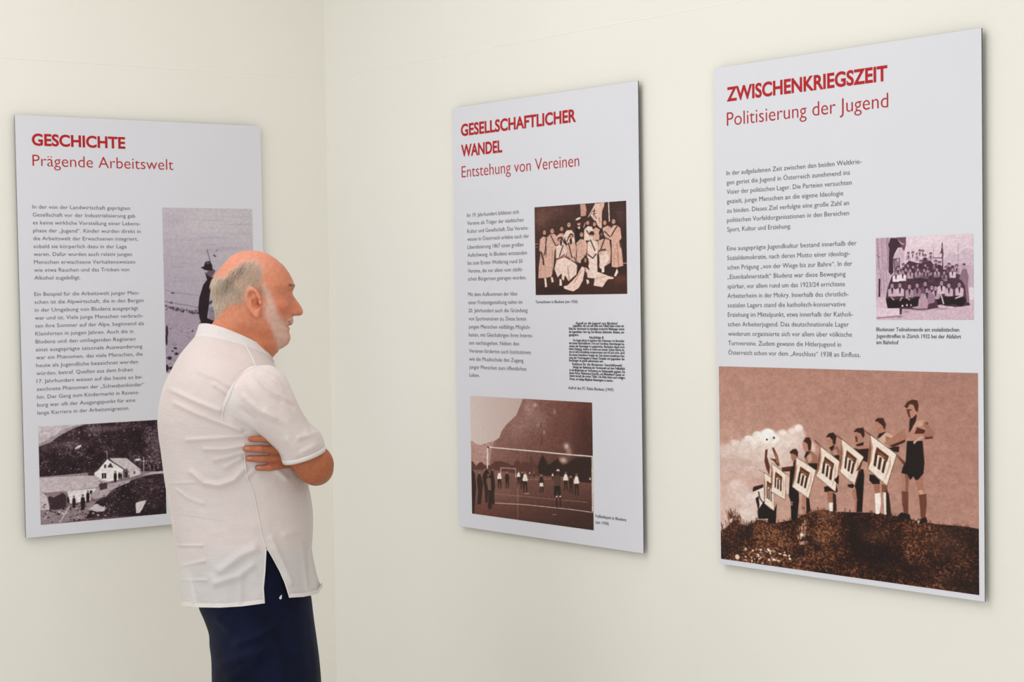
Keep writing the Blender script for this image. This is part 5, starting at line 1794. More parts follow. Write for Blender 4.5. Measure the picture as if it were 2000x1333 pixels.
class Painter:
    """Paints the printed motif of one photograph into a colour grid (rows from the top)."""

    def __init__(self, res, k):
        self.w, self.h = res; self.k = k
        self.a = np.zeros((self.h, self.w, 3), dtype=np.float32)
        self.sx = (self.w - 1) / 1000.0; self.sy = (self.h - 1) / 1000.0

    def noise(self, n, octaves, seed):
        rs = np.random.RandomState(seed); out = np.zeros((self.h, self.w), dtype=np.float32); amp = 1.0; tot = 0
        cx = n
        for _ in range(octaves):
            gx = max(2, int(cx)); gy = max(2, int(cx * self.h / self.w))
            g = rs.rand(gy + 2, gx + 2).astype(np.float32)
            X = np.linspace(0, gx, self.w, dtype=np.float32); Y = np.linspace(0, gy, self.h, dtype=np.float32)
            xi = np.minimum(X.astype(int), gx); yi = np.minimum(Y.astype(int), gy)
            fx = X - xi; fy = Y - yi
            fx = fx * fx * (3 - 2 * fx); fy = (fy * fy * (3 - 2 * fy))[:, None]
            top = g[yi][:, xi] * (1 - fx) + g[yi][:, xi + 1] * fx
            bot = g[yi + 1][:, xi] * (1 - fx) + g[yi + 1][:, xi + 1] * fx
            out += amp * (top * (1 - fy) + bot * fy); tot += amp; amp *= .55; cx *= 2
        return out / tot

    def mask(self, P):
        x0 = max(0, int(P[:, 0].min()) - 1); x1 = min(self.w, int(P[:, 0].max()) + 3)
        y0 = max(0, int(P[:, 1].min()) - 1); y1 = min(self.h, int(P[:, 1].max()) + 3)
        if x1 <= x0 or y1 <= y0:
            return None
        m = np.zeros((y1 - y0, x1 - x0), dtype=np.float32)
        for ox, oy in ((-.25, -.25), (.25, -.25), (-.25, .25), (.25, .25)):
            X = (np.arange(x0, x1) + ox)[None, :]; Y = (np.arange(y0, y1) + oy)[:, None]
            ins = np.zeros(m.shape, dtype=bool)
            n = len(P); j = n - 1
            for i in range(n):
                xi, yi = P[i]; xj, yj = P[j]
                if yi != yj:
                    ins ^= ((yi > Y) != (yj > Y)) & (X < (xj - xi) * (Y - yi) / (yj - yi) + xi)
                j = i
            m += ins * .25
        return m, slice(y0, y1), slice(x0, x1)

    def put(self, r, col):
        if r is None:
            return
        m, ys, xs = r
        m = m[..., None]
        self.a[ys, xs] = self.a[ys, xs] * (1 - m) + np.asarray(col, dtype=np.float32) * m

    def pts(self, f):
        p = np.array(f, dtype=np.float64).reshape(-1, 2)
        return p * (self.sx, self.sy)

    def grad(self, cs):
        c = [np.array(rgb(x), dtype=np.float32) for x in cs]
        u = np.linspace(0, 1, self.w, dtype=np.float32)[None, :, None]; v = np.linspace(0, 1, self.h, dtype=np.float32)[:, None, None]
        return (c[0] * (1 - u) + c[1] * u) * (1 - v) + (c[2] * (1 - u) + c[3] * u) * v

    def stroke(self, P, hw, col):
        for a, b in zip(P[:-1], P[1:]):
            d = b - a; L = math.hypot(*d)
            if L < 1e-6:
                continue
            d = d / L; n = np.array((-d[1], d[0])) * max(hw, .35); e = d * hw * .5
            self.put(self.mask(np.array([a - e + n, b + e + n, b + e - n, a - e - n])), rgb(col))

    def run(self, ops):
        yy, xx = np.mgrid[0:self.h, 0:self.w].astype(np.float32)
        for o in ops:
            t = o[0]
            if t == 'g':
                self.a[:] = self.grad(o[1])
            elif t == 'p':
                self.put(self.mask(self.pts(o[2])), rgb(o[1]))
            elif t == 'pg':
                P = self.pts(o[2]); r = self.mask(P)
                if r:
                    m, ys, xs = r
                    c = [np.array(rgb(x), dtype=np.float32) for x in o[1]]
                    u = np.linspace(0, 1, m.shape[1], dtype=np.float32)[None, :, None]; v = np.linspace(0, 1, m.shape[0], dtype=np.float32)[:, None, None]
                    self.put(r, (c[0] * (1 - u) + c[1] * u) * (1 - v) + (c[2] * (1 - u) + c[3] * u) * v)
            elif t == 'pn':
                P = self.pts(o[2]); r = self.mask(P)
                m, ys, xs = r
                big_ = self.noise(9, 3, o[3]); fine = self.noise(o[4], 3, o[3] + 1)
                q = np.clip((big_ - .5) * 1.5 + (fine - .5) * o[6] + o[5], 0, .999)[ys, xs] * 3
                pal = np.array([rgb(x) for x in o[1]], dtype=np.float32)
                i = q.astype(int); f = (q - i)[..., None]
                self.put(r, pal[i] * (1 - f) + pal[np.minimum(i + 1, 3)] * f)
            elif t == 'l':
                self.stroke(self.pts(o[3]), o[2] * self.k / 2, o[1])
            elif t == 't':
                rs = random.Random(o[5]); P = self.pts(o[2])
                for _ in range(o[3]):
                    s = rs.randrange(len(P) - 1); u = rs.random()
                    a = P[s] * (1 - u) + P[s + 1] * u
                    h = o[4] * self.sy * rs.uniform(.3, 1)
                    self.stroke(np.array([a + (0, 2), a + (rs.uniform(-.35, .35) * h, -h)]), .45 * self.k, o[1])
            elif t == 'e':
                cx, cy, rx, ry, ro = o[2] * self.sx, o[3] * self.sy, max(.4, o[4] * self.sx), max(.4, o[5] * self.sy), o[6]
                R = max(rx, ry) + 2
                x0, x1 = max(0, int(cx - R)), min(self.w, int(cx + R) + 2); y0, y1 = max(0, int(cy - R)), min(self.h, int(cy + R) + 2)
                if x1 <= x0 or y1 <= y0:
                    continue
                X = xx[y0:y1, x0:x1] - cx; Y = yy[y0:y1, x0:x1] - cy
                c, s = math.cos(ro), math.sin(ro)
                q = np.sqrt(((X * c + Y * s) / rx) ** 2 + ((Y * c - X * s) / ry) ** 2)
                m = np.clip((1 - q) * min(rx, ry) + .5, 0, 1)
                self.put((m, slice(y0, y1), slice(x0, x1)), rgb(o[1]))
            elif t == 's':
                q = ((xx - o[3] * self.sx) / (o[5] * self.sx)) ** 2 + ((yy - o[4] * self.sy) / (o[6] * self.sy)) ** 2
                m = (np.exp(-q * 1.4) * o[2])[..., None]
                self.a = self.a * (1 - m) + np.array(rgb(o[1]), dtype=np.float32) * m
            elif t == 'c':
                q = np.sqrt(((xx - o[3] * self.sx) / (o[5] * self.sx)) ** 2 + ((yy - o[4] * self.sy) / (o[6] * self.sy)) ** 2)
                m = (np.clip((1 - q) * 2.6, 0, 1) * o[2])[..., None]
                self.a = self.a * (1 - m) + np.array(rgb(o[1]), dtype=np.float32) * m
            elif t == 'blur':
                for _ in range(o[1]):
                    p = np.pad(self.a, ((1, 1), (1, 1), (0, 0)), mode='edge')
                    p = p[:-2] * .25 + p[1:-1] * .5 + p[2:] * .25
                    self.a = p[:, :-2] * .25 + p[:, 1:-1] * .5 + p[:, 2:] * .25
            elif t == 'noise':
                self.a *= (1 + (self.noise(o[2], o[3], o[4]) - .5) * 4 * o[1])[..., None]
            elif t == 'grain':
                self.a += (np.random.RandomState(o[2]).randn(self.h, self.w) * o[1] * .55)[..., None].astype(np.float32)
        return np.clip(self.a, 0, 1)


PRINT_GAIN = 1.04


def photo_mesh(P, root):
    res = P['res']; a = Painter(res, P['k']).run(P['ops'])
    a = np.where(a <= .04045, a / 12.92, ((a + .055) / 1.055) ** 2.4) * PRINT_GAIN
    a = np.clip(a, 0, .95)
    x0, y0, x1, y1 = P['rect']
    w, h = res
    X, Y = np.meshgrid(np.linspace(x0, x1, w), np.linspace(y0, y1, h))
    co = np.zeros((w * h, 3), dtype=np.float32)
    co[:, 0] = X.ravel(); co[:, 1] = -Y.ravel(); co[:, 2] = THICK + .0004
    me = bpy.data.meshes.new('photograph')
    me.vertices.add(w * h); me.vertices.foreach_set('co', co.ravel())
    i = (np.arange(h - 1)[:, None] * w + np.arange(w - 1)[None, :]).ravel()
    q = np.stack([i + w, i + w + 1, i + 1, i], 1).astype(np.int32)
    nq = len(q)
    me.loops.add(nq * 4); me.loops.foreach_set('vertex_index', q.ravel())
    me.polygons.add(nq); me.polygons.foreach_set('loop_start', np.arange(nq, dtype=np.int32) * 4)
    me.materials.append(m_photo)
    set_cols(me, a.reshape(-1, 3))
    me.update(calc_edges=True)
    o = bpy.data.objects.new('photograph', me); COL.objects.link(o); o.parent = root
    return o


# text: every line is set with Blender's built-in font, fitted to its printed width
WEIGHT = {'bold': .028, 'light': -.009, 'body': -.004, 'capb': .012, 'art': .02}
_probe = bpy.data.curves.new('probe', 'FONT'); _probe.body = 'H'
_po = bpy.data.objects.new('probe', _probe); COL.objects.link(_po)
bpy.context.view_layer.update()
CAPH = _po.dimensions.y
bpy.data.objects.remove(_po)


def glyph_mesh(text, weight, res):
    c = bpy.data.curves.new('line', 'FONT'); c.body = text; c.offset = WEIGHT[weight]; c.resolution_u = res
    o = bpy.data.objects.new('line', c); COL.objects.link(o)
    return o


def build_texts(panels):
    todo = []
    for panel, name, cap, wt, col, lines in TEXT:
        todo.append((panel, name, cap, wt, col, [(glyph_mesh(l[0], wt, 2 if wt in ('body', 'capb', 'art') else 5), l) for l in lines]))
    bpy.context.view_layer.update()
    dg = bpy.context.evaluated_depsgraph_get()
    for panel, name, cap, wt, col, lines in todo:
        V, F = [], []
        for o, (s, u0, u1, v) in lines:
            e = o.evaluated_get(dg); me = e.to_mesh()
            co = np.zeros(len(me.vertices) * 3, dtype=np.float32); me.vertices.foreach_get('co', co); co = co.reshape(-1, 3)
            k = cap / CAPH
            xa, xb = co[:, 0].min(), co[:, 0].max()
            base = len(V)
            for p in co:
                V.append((u0 + (p[0] - xa) / (xb - xa) * (u1 - u0), -v + p[1] * k, THICK + .0006))
            F += [[base + i for i in p.vertices] for p in me.polygons]
            e.to_mesh_clear()
        ob = mesh_obj(name, V, F, INK[col])
        ob.parent = panels[panel]
    for t in todo:
        for o, l in t[5]:
            c = o.data; bpy.data.objects.remove(o); bpy.data.curves.remove(c)


def panel(key, s, ztop, tilt, d, n, label):
    """Flat board hung on a wall; local x runs along the board, y up, z out of the wall."""
    o = CORNER + d * s + Vector((0, 0, CAM_Z + ztop)) + n * GAP
    ex = d * math.cos(tilt) + Vector((0, 0, math.sin(tilt)))
    ey = -d * math.sin(tilt) + Vector((0, 0, math.cos(tilt)))
    M = Matrix.Identity(4)
    for i in range(3):
        M[i][0] = ex[i]; M[i][1] = ey[i]; M[i][2] = n[i]; M[i][3] = o[i]
    root = empty('exhibition_panel', M, label, 'panel', 'exhibition panels on the walls')
    b = mesh_obj('board', boxv((0, -PH, 0), (PW, 0, 0), (0, PH, 0), (0, 0, THICK)), BOXF, [m_board, m_edge], midx=[1, 0, 1, 1, 1, 1])
    b.parent = root
    for y in (-.16, -1.04):
        r = mesh_obj('mounting_rail', boxv((.12, y, -GAP + .0008), (PW - .24, 0, 0), (0, .03, 0), (0, 0, GAP - .0008)), BOXF, m_mount)
        r.parent = root
    return root


S = 1.2
PANELS = {
    'P1': panel('P1', -.87103 * S, .44339 * S, 0, -DL, NL, 'white exhibition panel headed Geschichte, on the left wall partly behind the man'),
    'P2': panel('P2', .58315 * S, .44769 * S, -.0015, DR, NR, 'white exhibition panel headed Gesellschaftlicher Wandel, middle one with a football picture'),
    'P3': panel('P3', 1.47566 * S, .44877 * S, .001, DR, NR, 'white exhibition panel headed Zwischenkriegszeit, rightmost with large picture of boys on a hill'),
}
PHOTO_LABEL = {'parade': 'large sepia photograph of boys with banners on a grassy hill', 'football': 'sepia photograph of a football match under a mountain',
               'gymnasts': 'sepia photograph of women in white dresses', 'station': 'small purplish photograph of a crowd before a building',
               'shepherd': 'grey violet photograph of a boy in a hat', 'alp': 'dark photograph of an alpine hut on a slope'}
for nm, P in PICTURES.items():
    po = photo_mesh(P, PANELS[P['panel']])
    po['label'] = PHOTO_LABEL[nm]
build_texts(PANELS)

# ------------------------------------------------------------------ the visitor
YP = 4.39                                  # distance of his mid plane from the lens


def P3(px, py, d=0.0):
    """Point seen at (px, py) of the frame, d metres behind (+) or before (-) his mid plane."""
    r = ray(px, py)
    return EYE + r * ((YP + d) / r.y)


def smooth_table(rows, n):
    """Resample a table of section rows to n rows with Catmull-Rom interpolation."""
    R = np.array(rows, dtype=float); k = len(R)
    out = []
    for t in np.linspace(0, k - 1, n):
        i = min(int(t), k - 2); f = t - i
        p0, p1, p2, p3 = R[max(i - 1, 0)], R[i], R[i + 1], R[min(i + 2, k - 1)]
        out.append(.5 * (2 * p1 + (p2 - p0) * f + (2 * p0 - 5 * p1 + 4 * p2 - p3) * f * f + (3 * p1 - p0 - 3 * p2 + p3) * f ** 3))
    return np.array(out)


def spow(x, e):
    return math.copysign(abs(x) ** e, x)


def tube(rows, nseg, n=2.0, cap=True, dmid=0.0):
    """Closed loft; every row = (Lx, Ly, Rx, Ry, half_depth, sag, centre_depth)."""
    V = []; e = 2 / n
    for r in rows:
        Lx, Ly, Rx, Ry, b, sag, dc = r
        for j in range(nseg):
            th = 2 * math.pi * j / nseg
            t = (1 - spow(math.cos(th), e)) / 2; s = spow(math.sin(th), e)
            V.append(P3(Lx + (Rx - Lx) * t, Ly + (Ry - Ly) * t + (sag * s if s > 0 else 0), dc - b * s))
    F = []
    m = len(rows)
    for i in range(m - 1):
        for j in range(nseg):
            k = (j + 1) % nseg
            F.append((i * nseg + j, i * nseg + k, (i + 1) * nseg + k, (i + 1) * nseg + j))
    if cap:
        F.append(tuple(range(nseg - 1, -1, -1))); F.append(tuple((m - 1) * nseg + j for j in range(nseg)))
    return V, F


def surface_nets(field, origin, h):
    """Closed quad mesh of field < 0 on a regular grid."""
    nx, ny, nz = field.shape
    ins = field < 0
    corners = [(0, 0, 0), (1, 0, 0), (0, 1, 0), (1, 1, 0), (0, 0, 1), (1, 0, 1), (0, 1, 1), (1, 1, 1)]
    def sub(a, c):
        return a[c[0]:nx - 1 + c[0], c[1]:ny - 1 + c[1], c[2]:nz - 1 + c[2]]
    cnt = sum(sub(ins, c).astype(np.int8) for c in corners)
    act = (cnt > 0) & (cnt < 8)
    idx = -np.ones(act.shape, dtype=np.int64)
    cells = np.argwhere(act); idx[act] = np.arange(len(cells))
    acc = np.zeros((len(cells), 3)); num = np.zeros(len(cells))
    E = [(0, 1), (2, 3), (4, 5), (6, 7), (0, 2), (1, 3), (4, 6), (5, 7), (0, 4), (1, 5), (2, 6), (3, 7)]
    vals = [field[cells[:, 0] + c[0], cells[:, 1] + c[1], cells[:, 2] + c[2]] for c in corners]
    for a, b in E:
        va, vb = vals[a], vals[b]; m = (va < 0) != (vb < 0)
        t = np.where(m, va / np.where(m, va - vb, 1), 0)
        ca, cb = np.array(corners[a], float), np.array(corners[b], float)
        acc += m[:, None] * (ca + (cb - ca) * t[:, None]); num += m
    V = (cells + acc / num[:, None]) * h + origin
    F = []
    for ax in range(3):
        o1, o2 = [(1, 2), (2, 0), (0, 1)][ax]
        sl0 = [slice(None)] * 3; sl1 = [slice(None)] * 3
        sl0[ax] = slice(0, -1); sl1[ax] = slice(1, None)
        a = ins[tuple(sl0)]; b = ins[tuple(sl1)]
        e = np.argwhere(a != b)
        ok = (e[:, o1] > 0) & (e[:, o2] > 0) & (e[:, o1] < field.shape[o1] - 1) & (e[:, o2] < field.shape[o2] - 1)
        e = e[ok]
        fl = a[e[:, 0], e[:, 1], e[:, 2]]
        d1 = np.zeros(3, int); d1[o1] = 1; d2 = np.zeros(3, int); d2[o2] = 1
        q = [e - d1 - d2, e - d2, e, e - d1]
        ids = np.stack([idx[x[:, 0], x[:, 1], x[:, 2]] for x in q], 1)
        ids = np.where(fl[:, None], ids, ids[:, ::-1])
        F.append(ids[(ids >= 0).all(1)])
    return V, np.concatenate(F)


def smin(a, b, k):
    h = np.clip(.5 + .5 * (b - a) / k, 0, 1)
    return b * (1 - h) + a * h - k * h * (1 - h)


def smax(a, b, k):
    return -smin(-a, -b, k)


def poly_sd(PX, PY, poly):
    """Signed distance (positive inside) to a closed polygon."""
    d = np.full(PX.shape, 1e9); ins = np.zeros(PX.shape, bool)
    n = len(poly); j = n - 1
    for i in range(n):
        x1, y1 = poly[j]; x2, y2 = poly[i]
        ex, ey = x2 - x1, y2 - y1
        t = np.clip(((PX - x1) * ex + (PY - y1) * ey) / (ex * ex + ey * ey + 1e-12), 0, 1)
        d = np.minimum(d, (PX - x1 - t * ex) ** 2 + (PY - y1 - t * ey) ** 2)
        if y1 != y2:
            ins ^= ((y1 > PY) != (y2 > PY)) & (PX < (x2 - x1) * (PY - y1) / (y2 - y1) + x1)
        j = i
    d = np.sqrt(d)
    return np.where(ins, d, -d)


def inside(poly, x, y):
    r = False; j = len(poly) - 1
    for i in range(len(poly)):
        xi, yi = poly[i]; xj, yj = poly[j]
        if (yi > y) != (yj > y) and x < (xj - xi) * (y - yi) / (yj - yi) + xi:
            r = not r
        j = i
    return r


# ---- head and neck, in head coordinates f (forward), l (to his right), z (up)
YAW = math.radians(13)
HO = P3(490, 590)
HF = Vector((math.cos(YAW), math.sin(YAW), 0)); HL = Vector((math.sin(YAW), -math.cos(YAW), 0)); HZ = Vector((0, 0, 1))


def hp(px, py, l=0.0):
    r = ray(px, py); o = EYE - HO
    t = (l - o.dot(HL)) / r.dot(HL)
    X = o + r * t
    return (X.dot(HF), X.z)


def hpoly(pts, l=0.0):
    return [hp(x, y, l) for x, y in pts]


FACE = hpoly([(421, 618), (419, 604), (417, 587), (413.5, 568), (413, 553), (418, 540), (426.5, 529), (436, 517), (449, 502.5), (463, 494.2), (481.4, 490),
              (501, 490.2), (520.4, 494.5), (538, 505.3), (553.6, 519), (565, 534.5), (571.5, 548), (574.6, 558), (573.8, 563), (571, 570), (570.5, 577), (571.5, 586), (571.5, 600),
              (571, 616), (572.3, 622), (573.4, 628.5), (570.5, 634.5), (564.8, 637.2), (566, 642.5), (564.6, 648), (567.2, 656), (567.4, 663), (563.5, 672.6), (556, 679.5), (546, 700), (500, 720), (440, 690)])
JAWCUT = hpoly([(575, 675), (556, 680.4), (546.8, 682), (528, 676), (508, 664), (493, 645), (470, 636), (440, 640), (400, 660), (400, 420), (640, 420)])
NECK = hpoly([(548, 668), (543, 687), (531, 700), (528, 730), (520, 780), (400, 780), (392, 690), (402, 650), (411.5, 636), (419, 627), (424, 600), (440, 560), (500, 560)])
NOSE = hpoly([(570.5, 570), (573.5, 578), (577.5, 584), (584, 592.6), (588.9, 600.5), (592, 608.5), (591.3, 613.5), (588.5, 616.3), (582.5, 617.4), (575, 617.5), (566, 618), (552, 606), (556, 570)])


def rowtab(y, tab):
    ys = [hp(480, t[0])[1] for t in tab]; ws = [t[1] for t in tab]
    return np.interp(-np.asarray(y), [-q for q in ys], ws)


def ell(a, r, c):
    q = sum(((a[i] - c[i]) / r[i]) ** 2 for i in range(3))
    return (np.sqrt(q) - 1) * min(r)


def build_head():
    h = .0018
    f = np.arange(-.125, .145, h); l = np.arange(-.105, .105, h); z = np.arange(-.235, .135, h)
    FF, ZZ = np.meshgrid(f, z, indexing='ij')
    def slab(poly, hw, R, e=.5):
        d = poly_sd(FF, ZZ, poly)
        q = np.clip(d / R, 0, 1)
        return np.where(d > 0, hw * (1 - (1 - q) ** 2) ** e, d * 3)
    hw = rowtab(ZZ, [(480, .076), (520, .077), (560, .0775), (590, .074), (620, .069), (645, .063), (665, .055), (690, .047)])
    W = slab(FACE, hw, .068, .5 + .2 * np.clip((FF - .025) / .035, 0, 1) * np.clip((.0 - ZZ + .03) / .03, 0, 1))
    al = np.abs(l)[None, :, None]
    fld = al - W[:, None, :]
    jc = -poly_sd(FF, ZZ, JAWCUT)
    fld = smax(fld, np.broadcast_to(jc[:, None, :], fld.shape), .016)
    nhw = rowtab(ZZ, [(560, .05), (620, .056), (660, .059), (700, .064), (760, .09)])
    nk = al - slab(NECK, nhw, .056)[:, None, :]
    fld = smin(fld, nk, .014)
    ns = al - slab(NOSE, rowtab(ZZ, [(570, .0065), (585, .009), (598, .0125), (609, .0175), (618, .0165)]), .016, .5)[:, None, :]
    fld = smin(fld, ns, .006)
    A = np.meshgrid(f, np.abs(l), z, indexing='ij')
    A = [a.astype(np.float32) for a in A]
    def c3(px, py, lat):
        q = hp(px, py, lat); return (q[0], lat, q[1])
    fld = smin(fld, ell(A, (.012, .024, .007), c3(566, 560.5, .026)), .012)           # brow ridge
    fld = smax(fld, -ell(A, (.016, .018, .0115), c3(575.5, 572, .031)), .009)       # eye socket
    fld = smin(fld, ell(A, (.0125, .0125, .0125), c3(560, 572.5, .031)), .003)        # lids over the eyeball
    fld = smax(fld, -ell(A, (.010, .0095, .0032), c3(572.5, 573.2, .031)), .001)      # gap between the lids
    fld = smin(fld, ell(A, (.020, .018, .013), c3(545, 598, .050)), .018)             # cheekbone
    fld = smin(fld, ell(A, (.008, .0085, .0065), c3(574, 611.5, .0125)), .004)        # nostril wing
    fld = smax(fld, -ell(A, (.006, .0035, .003), c3(580, 617.5, .0075)), .002)        # nostril
    fld = smin(fld, ell(A, (.006, .020, .0042), c3(565.5, 632.5, .0)), .004)          # upper lip
    fld = smin(fld, ell(A, (.006, .018, .0045), c3(560.5, 643.5, .0)), .004)          # lower lip
    fld = smax(fld, -ell(A, (.010, .028, .0016), c3(566, 637.6, .0)), .003)           # mouth line
    # ears
    ec = c3(497.5, 590.5, .077)
    ex, ez = A[0] - ec[0], A[2] - ec[2]; ey = A[1] - ec[1]
    tl = math.radians(12); c, s = math.cos(tl), math.sin(tl)
    ex, ez = ex * c + ez * s, ez * c - ex * s
    fr = math.radians(24); c, s = math.cos(fr), math.sin(fr)
    ex, ey = ex * c + ey * s, ey * c - ex * s
    ey = ey - .004
    wf = np.where(ez > 0, 1.0, 1.0 + np.clip(-ez / .034, 0, 1) * .55)
    q = np.sqrt((ex * wf / .0178) ** 2 + (ez / .0345) ** 2)
    ear = (np.sqrt(q ** 2 + (ey / .0060) ** 2) - 1) * .006
    rim = np.sqrt((np.abs(q - .86) * .017) ** 2 + (ey - .0042) ** 2) - .0034
    rim = np.where((ex > .006) & (ez < .004), .01, rim)
    ear = smin(ear, rim, .003)
    con = np.sqrt(((ex - .0045) / .0096) ** 2 + ((ez + .003) / .0150) ** 2 + ((ey - .0065) / .0125) ** 2) - 1
    ear = smax(ear, -con * .008, .0012)
    sca = np.sqrt(((ex - .001) / .0095) ** 2 + ((ez - .0165) / .0085) ** 2 + ((ey - .0065) / .0080) ** 2) - 1
    ear = smax(ear, -sca * .006, .002)
    trg = ell((ex, ey, ez), (.0040, .0045, .006), (.0148, .004, -.004))
    fld = smin(fld, ear, .004)
    fld = smax(fld, -con * .008, .0015)
    fld = smax(fld, -ell((ex, ey, ez), (.0066, .022, .0085), (.0072, .0, -.0055)), .001)   # ear canal
    fld = smin(fld, trg, .003)
    V, F = surface_nets(fld.astype(np.float64), np.array([f[0], l[0], z[0]]), h)
    o = np.array(HO)
    Wd = o + V[:, :1] * np.array(HF) + V[:, 1:2] * np.array(HL) + V[:, 2:] * np.array(HZ)
    return Wd, F


def capsule_mesh(chain, h=.004, k=.012):
    """Chain(s) of (a, ra, b, rb) round cones merged smoothly, as a closed mesh."""
    pts = np.array([list(c[0]) for c in chain] + [list(c[2]) for c in chain]); rm = max(max(c[1], c[3]) for c in chain)
    lo = pts.min(0) - rm - 3 * h; hi = pts.max(0) + rm + 3 * h
    ax = [np.arange(lo[i], hi[i] + h, h, dtype=np.float32) for i in range(3)]
    X, Y, Z = np.meshgrid(*ax, indexing='ij')
    fld = None
    for a, ra, b, rb in chain:
        a = np.array(a); b = np.array(b); d = b - a; L2 = max(d @ d, 1e-9)
        t = np.clip(((X - a[0]) * d[0] + (Y - a[1]) * d[1] + (Z - a[2]) * d[2]) / L2, 0, 1)
        q = np.sqrt((X - a[0] - t * d[0]) ** 2 + (Y - a[1] - t * d[1]) ** 2 + (Z - a[2] - t * d[2]) ** 2) - (ra + (rb - ra) * t)
        fld = q if fld is None else smin(fld, q, k)
    return surface_nets(fld, lo, h)


# torso contour: back point, front point (both read along his outline), half depth
TORSO = [(381, 660, 533, 706, .075, -18), (365, 677, 542, 724, .118, -10), (350, 695, 552, 745, .162, -4), (335, 722, 566, 775, .19, 0), (321, 750, 577, 802, .198, 0),
         (312.5, 779, 587, 830, .2, 0), (308, 812, 594, 856, .198, 0), (307.4, 830, 597, 870, .195, 0), (309.5, 854, 599, 890, .19, 0), (314, 884, 600, 912, .183, 0),
         (318.5, 920, 601, 935, .178, 0), (322, 945, 603, 952, .175, 0), (326, 968, 607, 970, .173, 0), (332, 1002, 611, 1000, .172, 0), (336, 1030, 611.5, 1030, .174, 0), (341.5, 1060, 609.5, 1064, .177, 0)]
NT = 2.35


def torso_depth(px, py):
    T = np.array(TORSO); ym = (T[:, 1] + T[:, 3]) / 2
    L = np.interp(py, ym, T[:, 0]); R = np.interp(py, ym, T[:, 2]); b = np.interp(py, ym, T[:, 4])
    u = min(1, abs((px - (L + R) / 2) / ((R - L) / 2)))
    return -b * (1 - u ** NT) ** (1 / NT)


m_skin = material('skin', (.6, .35, .25), .52, .25)
use_tint(m_skin)
b_ = m_skin.node_tree.nodes['Principled BSDF']
b_.inputs['Subsurface Weight'].default_value = .08
b_.inputs['Subsurface Radius'].default_value = (.012, .005, .003)
add_noise_bump(m_skin, 260, .35, .0015, 5)
_N, _L, _b = nodes(m_skin)
_a = [n for n in _N if n.bl_idname == 'ShaderNodeVertexColor'][0]
_t = _N.new('ShaderNodeTexNoise'); _t.inputs['Scale'].default_value = 130; _t.inputs['Detail'].default_value = 5
_c = _N.new('ShaderNodeTexCoord'); _L.new(_c.outputs['Object'], _t.inputs['Vector'])
_r = _N.new('ShaderNodeValToRGB'); _r.color_ramp.elements[0].position = .3; _r.color_ramp.elements[1].position = .7
_r.color_ramp.elements[0].color = (.90, .85, .82, 1); _r.color_ramp.elements[1].color = (1.05, 1.05, 1.05, 1)
_m = _N.new('ShaderNodeMix'); _m.data_type = 'RGBA'; _m.blend_type = 'MULTIPLY'; _m.inputs[0].default_value = 1
_L.new(_t.outputs['Fac'], _r.inputs['Fac']); _L.new(_a.outputs['Color'], _m.inputs[6]); _L.new(_r.outputs['Color'], _m.inputs[7])
_L.new(_m.outputs[2], _b.inputs['Base Color'])

PERSON = empty('person', Matrix.Translation((P3(490, 1333).x, YP, 0)), 'bald man with grey beard in white shirt and navy trousers, standing with folded arms', 'person')
PINV['person'] = PERSON.matrix_world.inverted()


def part(name, V, F, mat, parent=PERSON, smooth=True, cols=None):
    o = mesh_obj(name, V, F, mat, None, smooth, cols)
    o.parent = parent
    if parent is PERSON:
        o.matrix_parent_inverse = PINV['person']
    return o


def hand_chain(wrist, knuck, roots, tips, mids, rads, thumb):
    ch = []
    w = np.array(wrist)
    for r in roots:
        ch.append((w + (np.array(r) - w) * .25, .015, np.array(r), .0092))
    for r, m, t, q in zip(roots, mids, tips, rads):
        ch.append((np.array(r), q * 1.12, np.array(m), q)); ch.append((np.array(m), q, np.array(t), q * .86))
    for i in range(len(thumb) - 1):
        ch.append((np.array(thumb[i]), .0115 - .0012 * i, np.array(thumb[i + 1]), .0105 - .0012 * i))
    return ch


FINGERS = [  # tip, middle joint, root (frame readings), radius
    ((490, 858), (515, 857.5), (552, 866), .0079), ((480.5, 877), (508, 877.5), (560, 880), .0088),
    ((485, 896), (513, 897), (562, 895), .0084), ((503.5, 914.5), (527, 914), (564, 907), .0077)]


def fp(p, off):
    return P3(p[0], p[1], torso_depth(p[0], p[1]) - off)


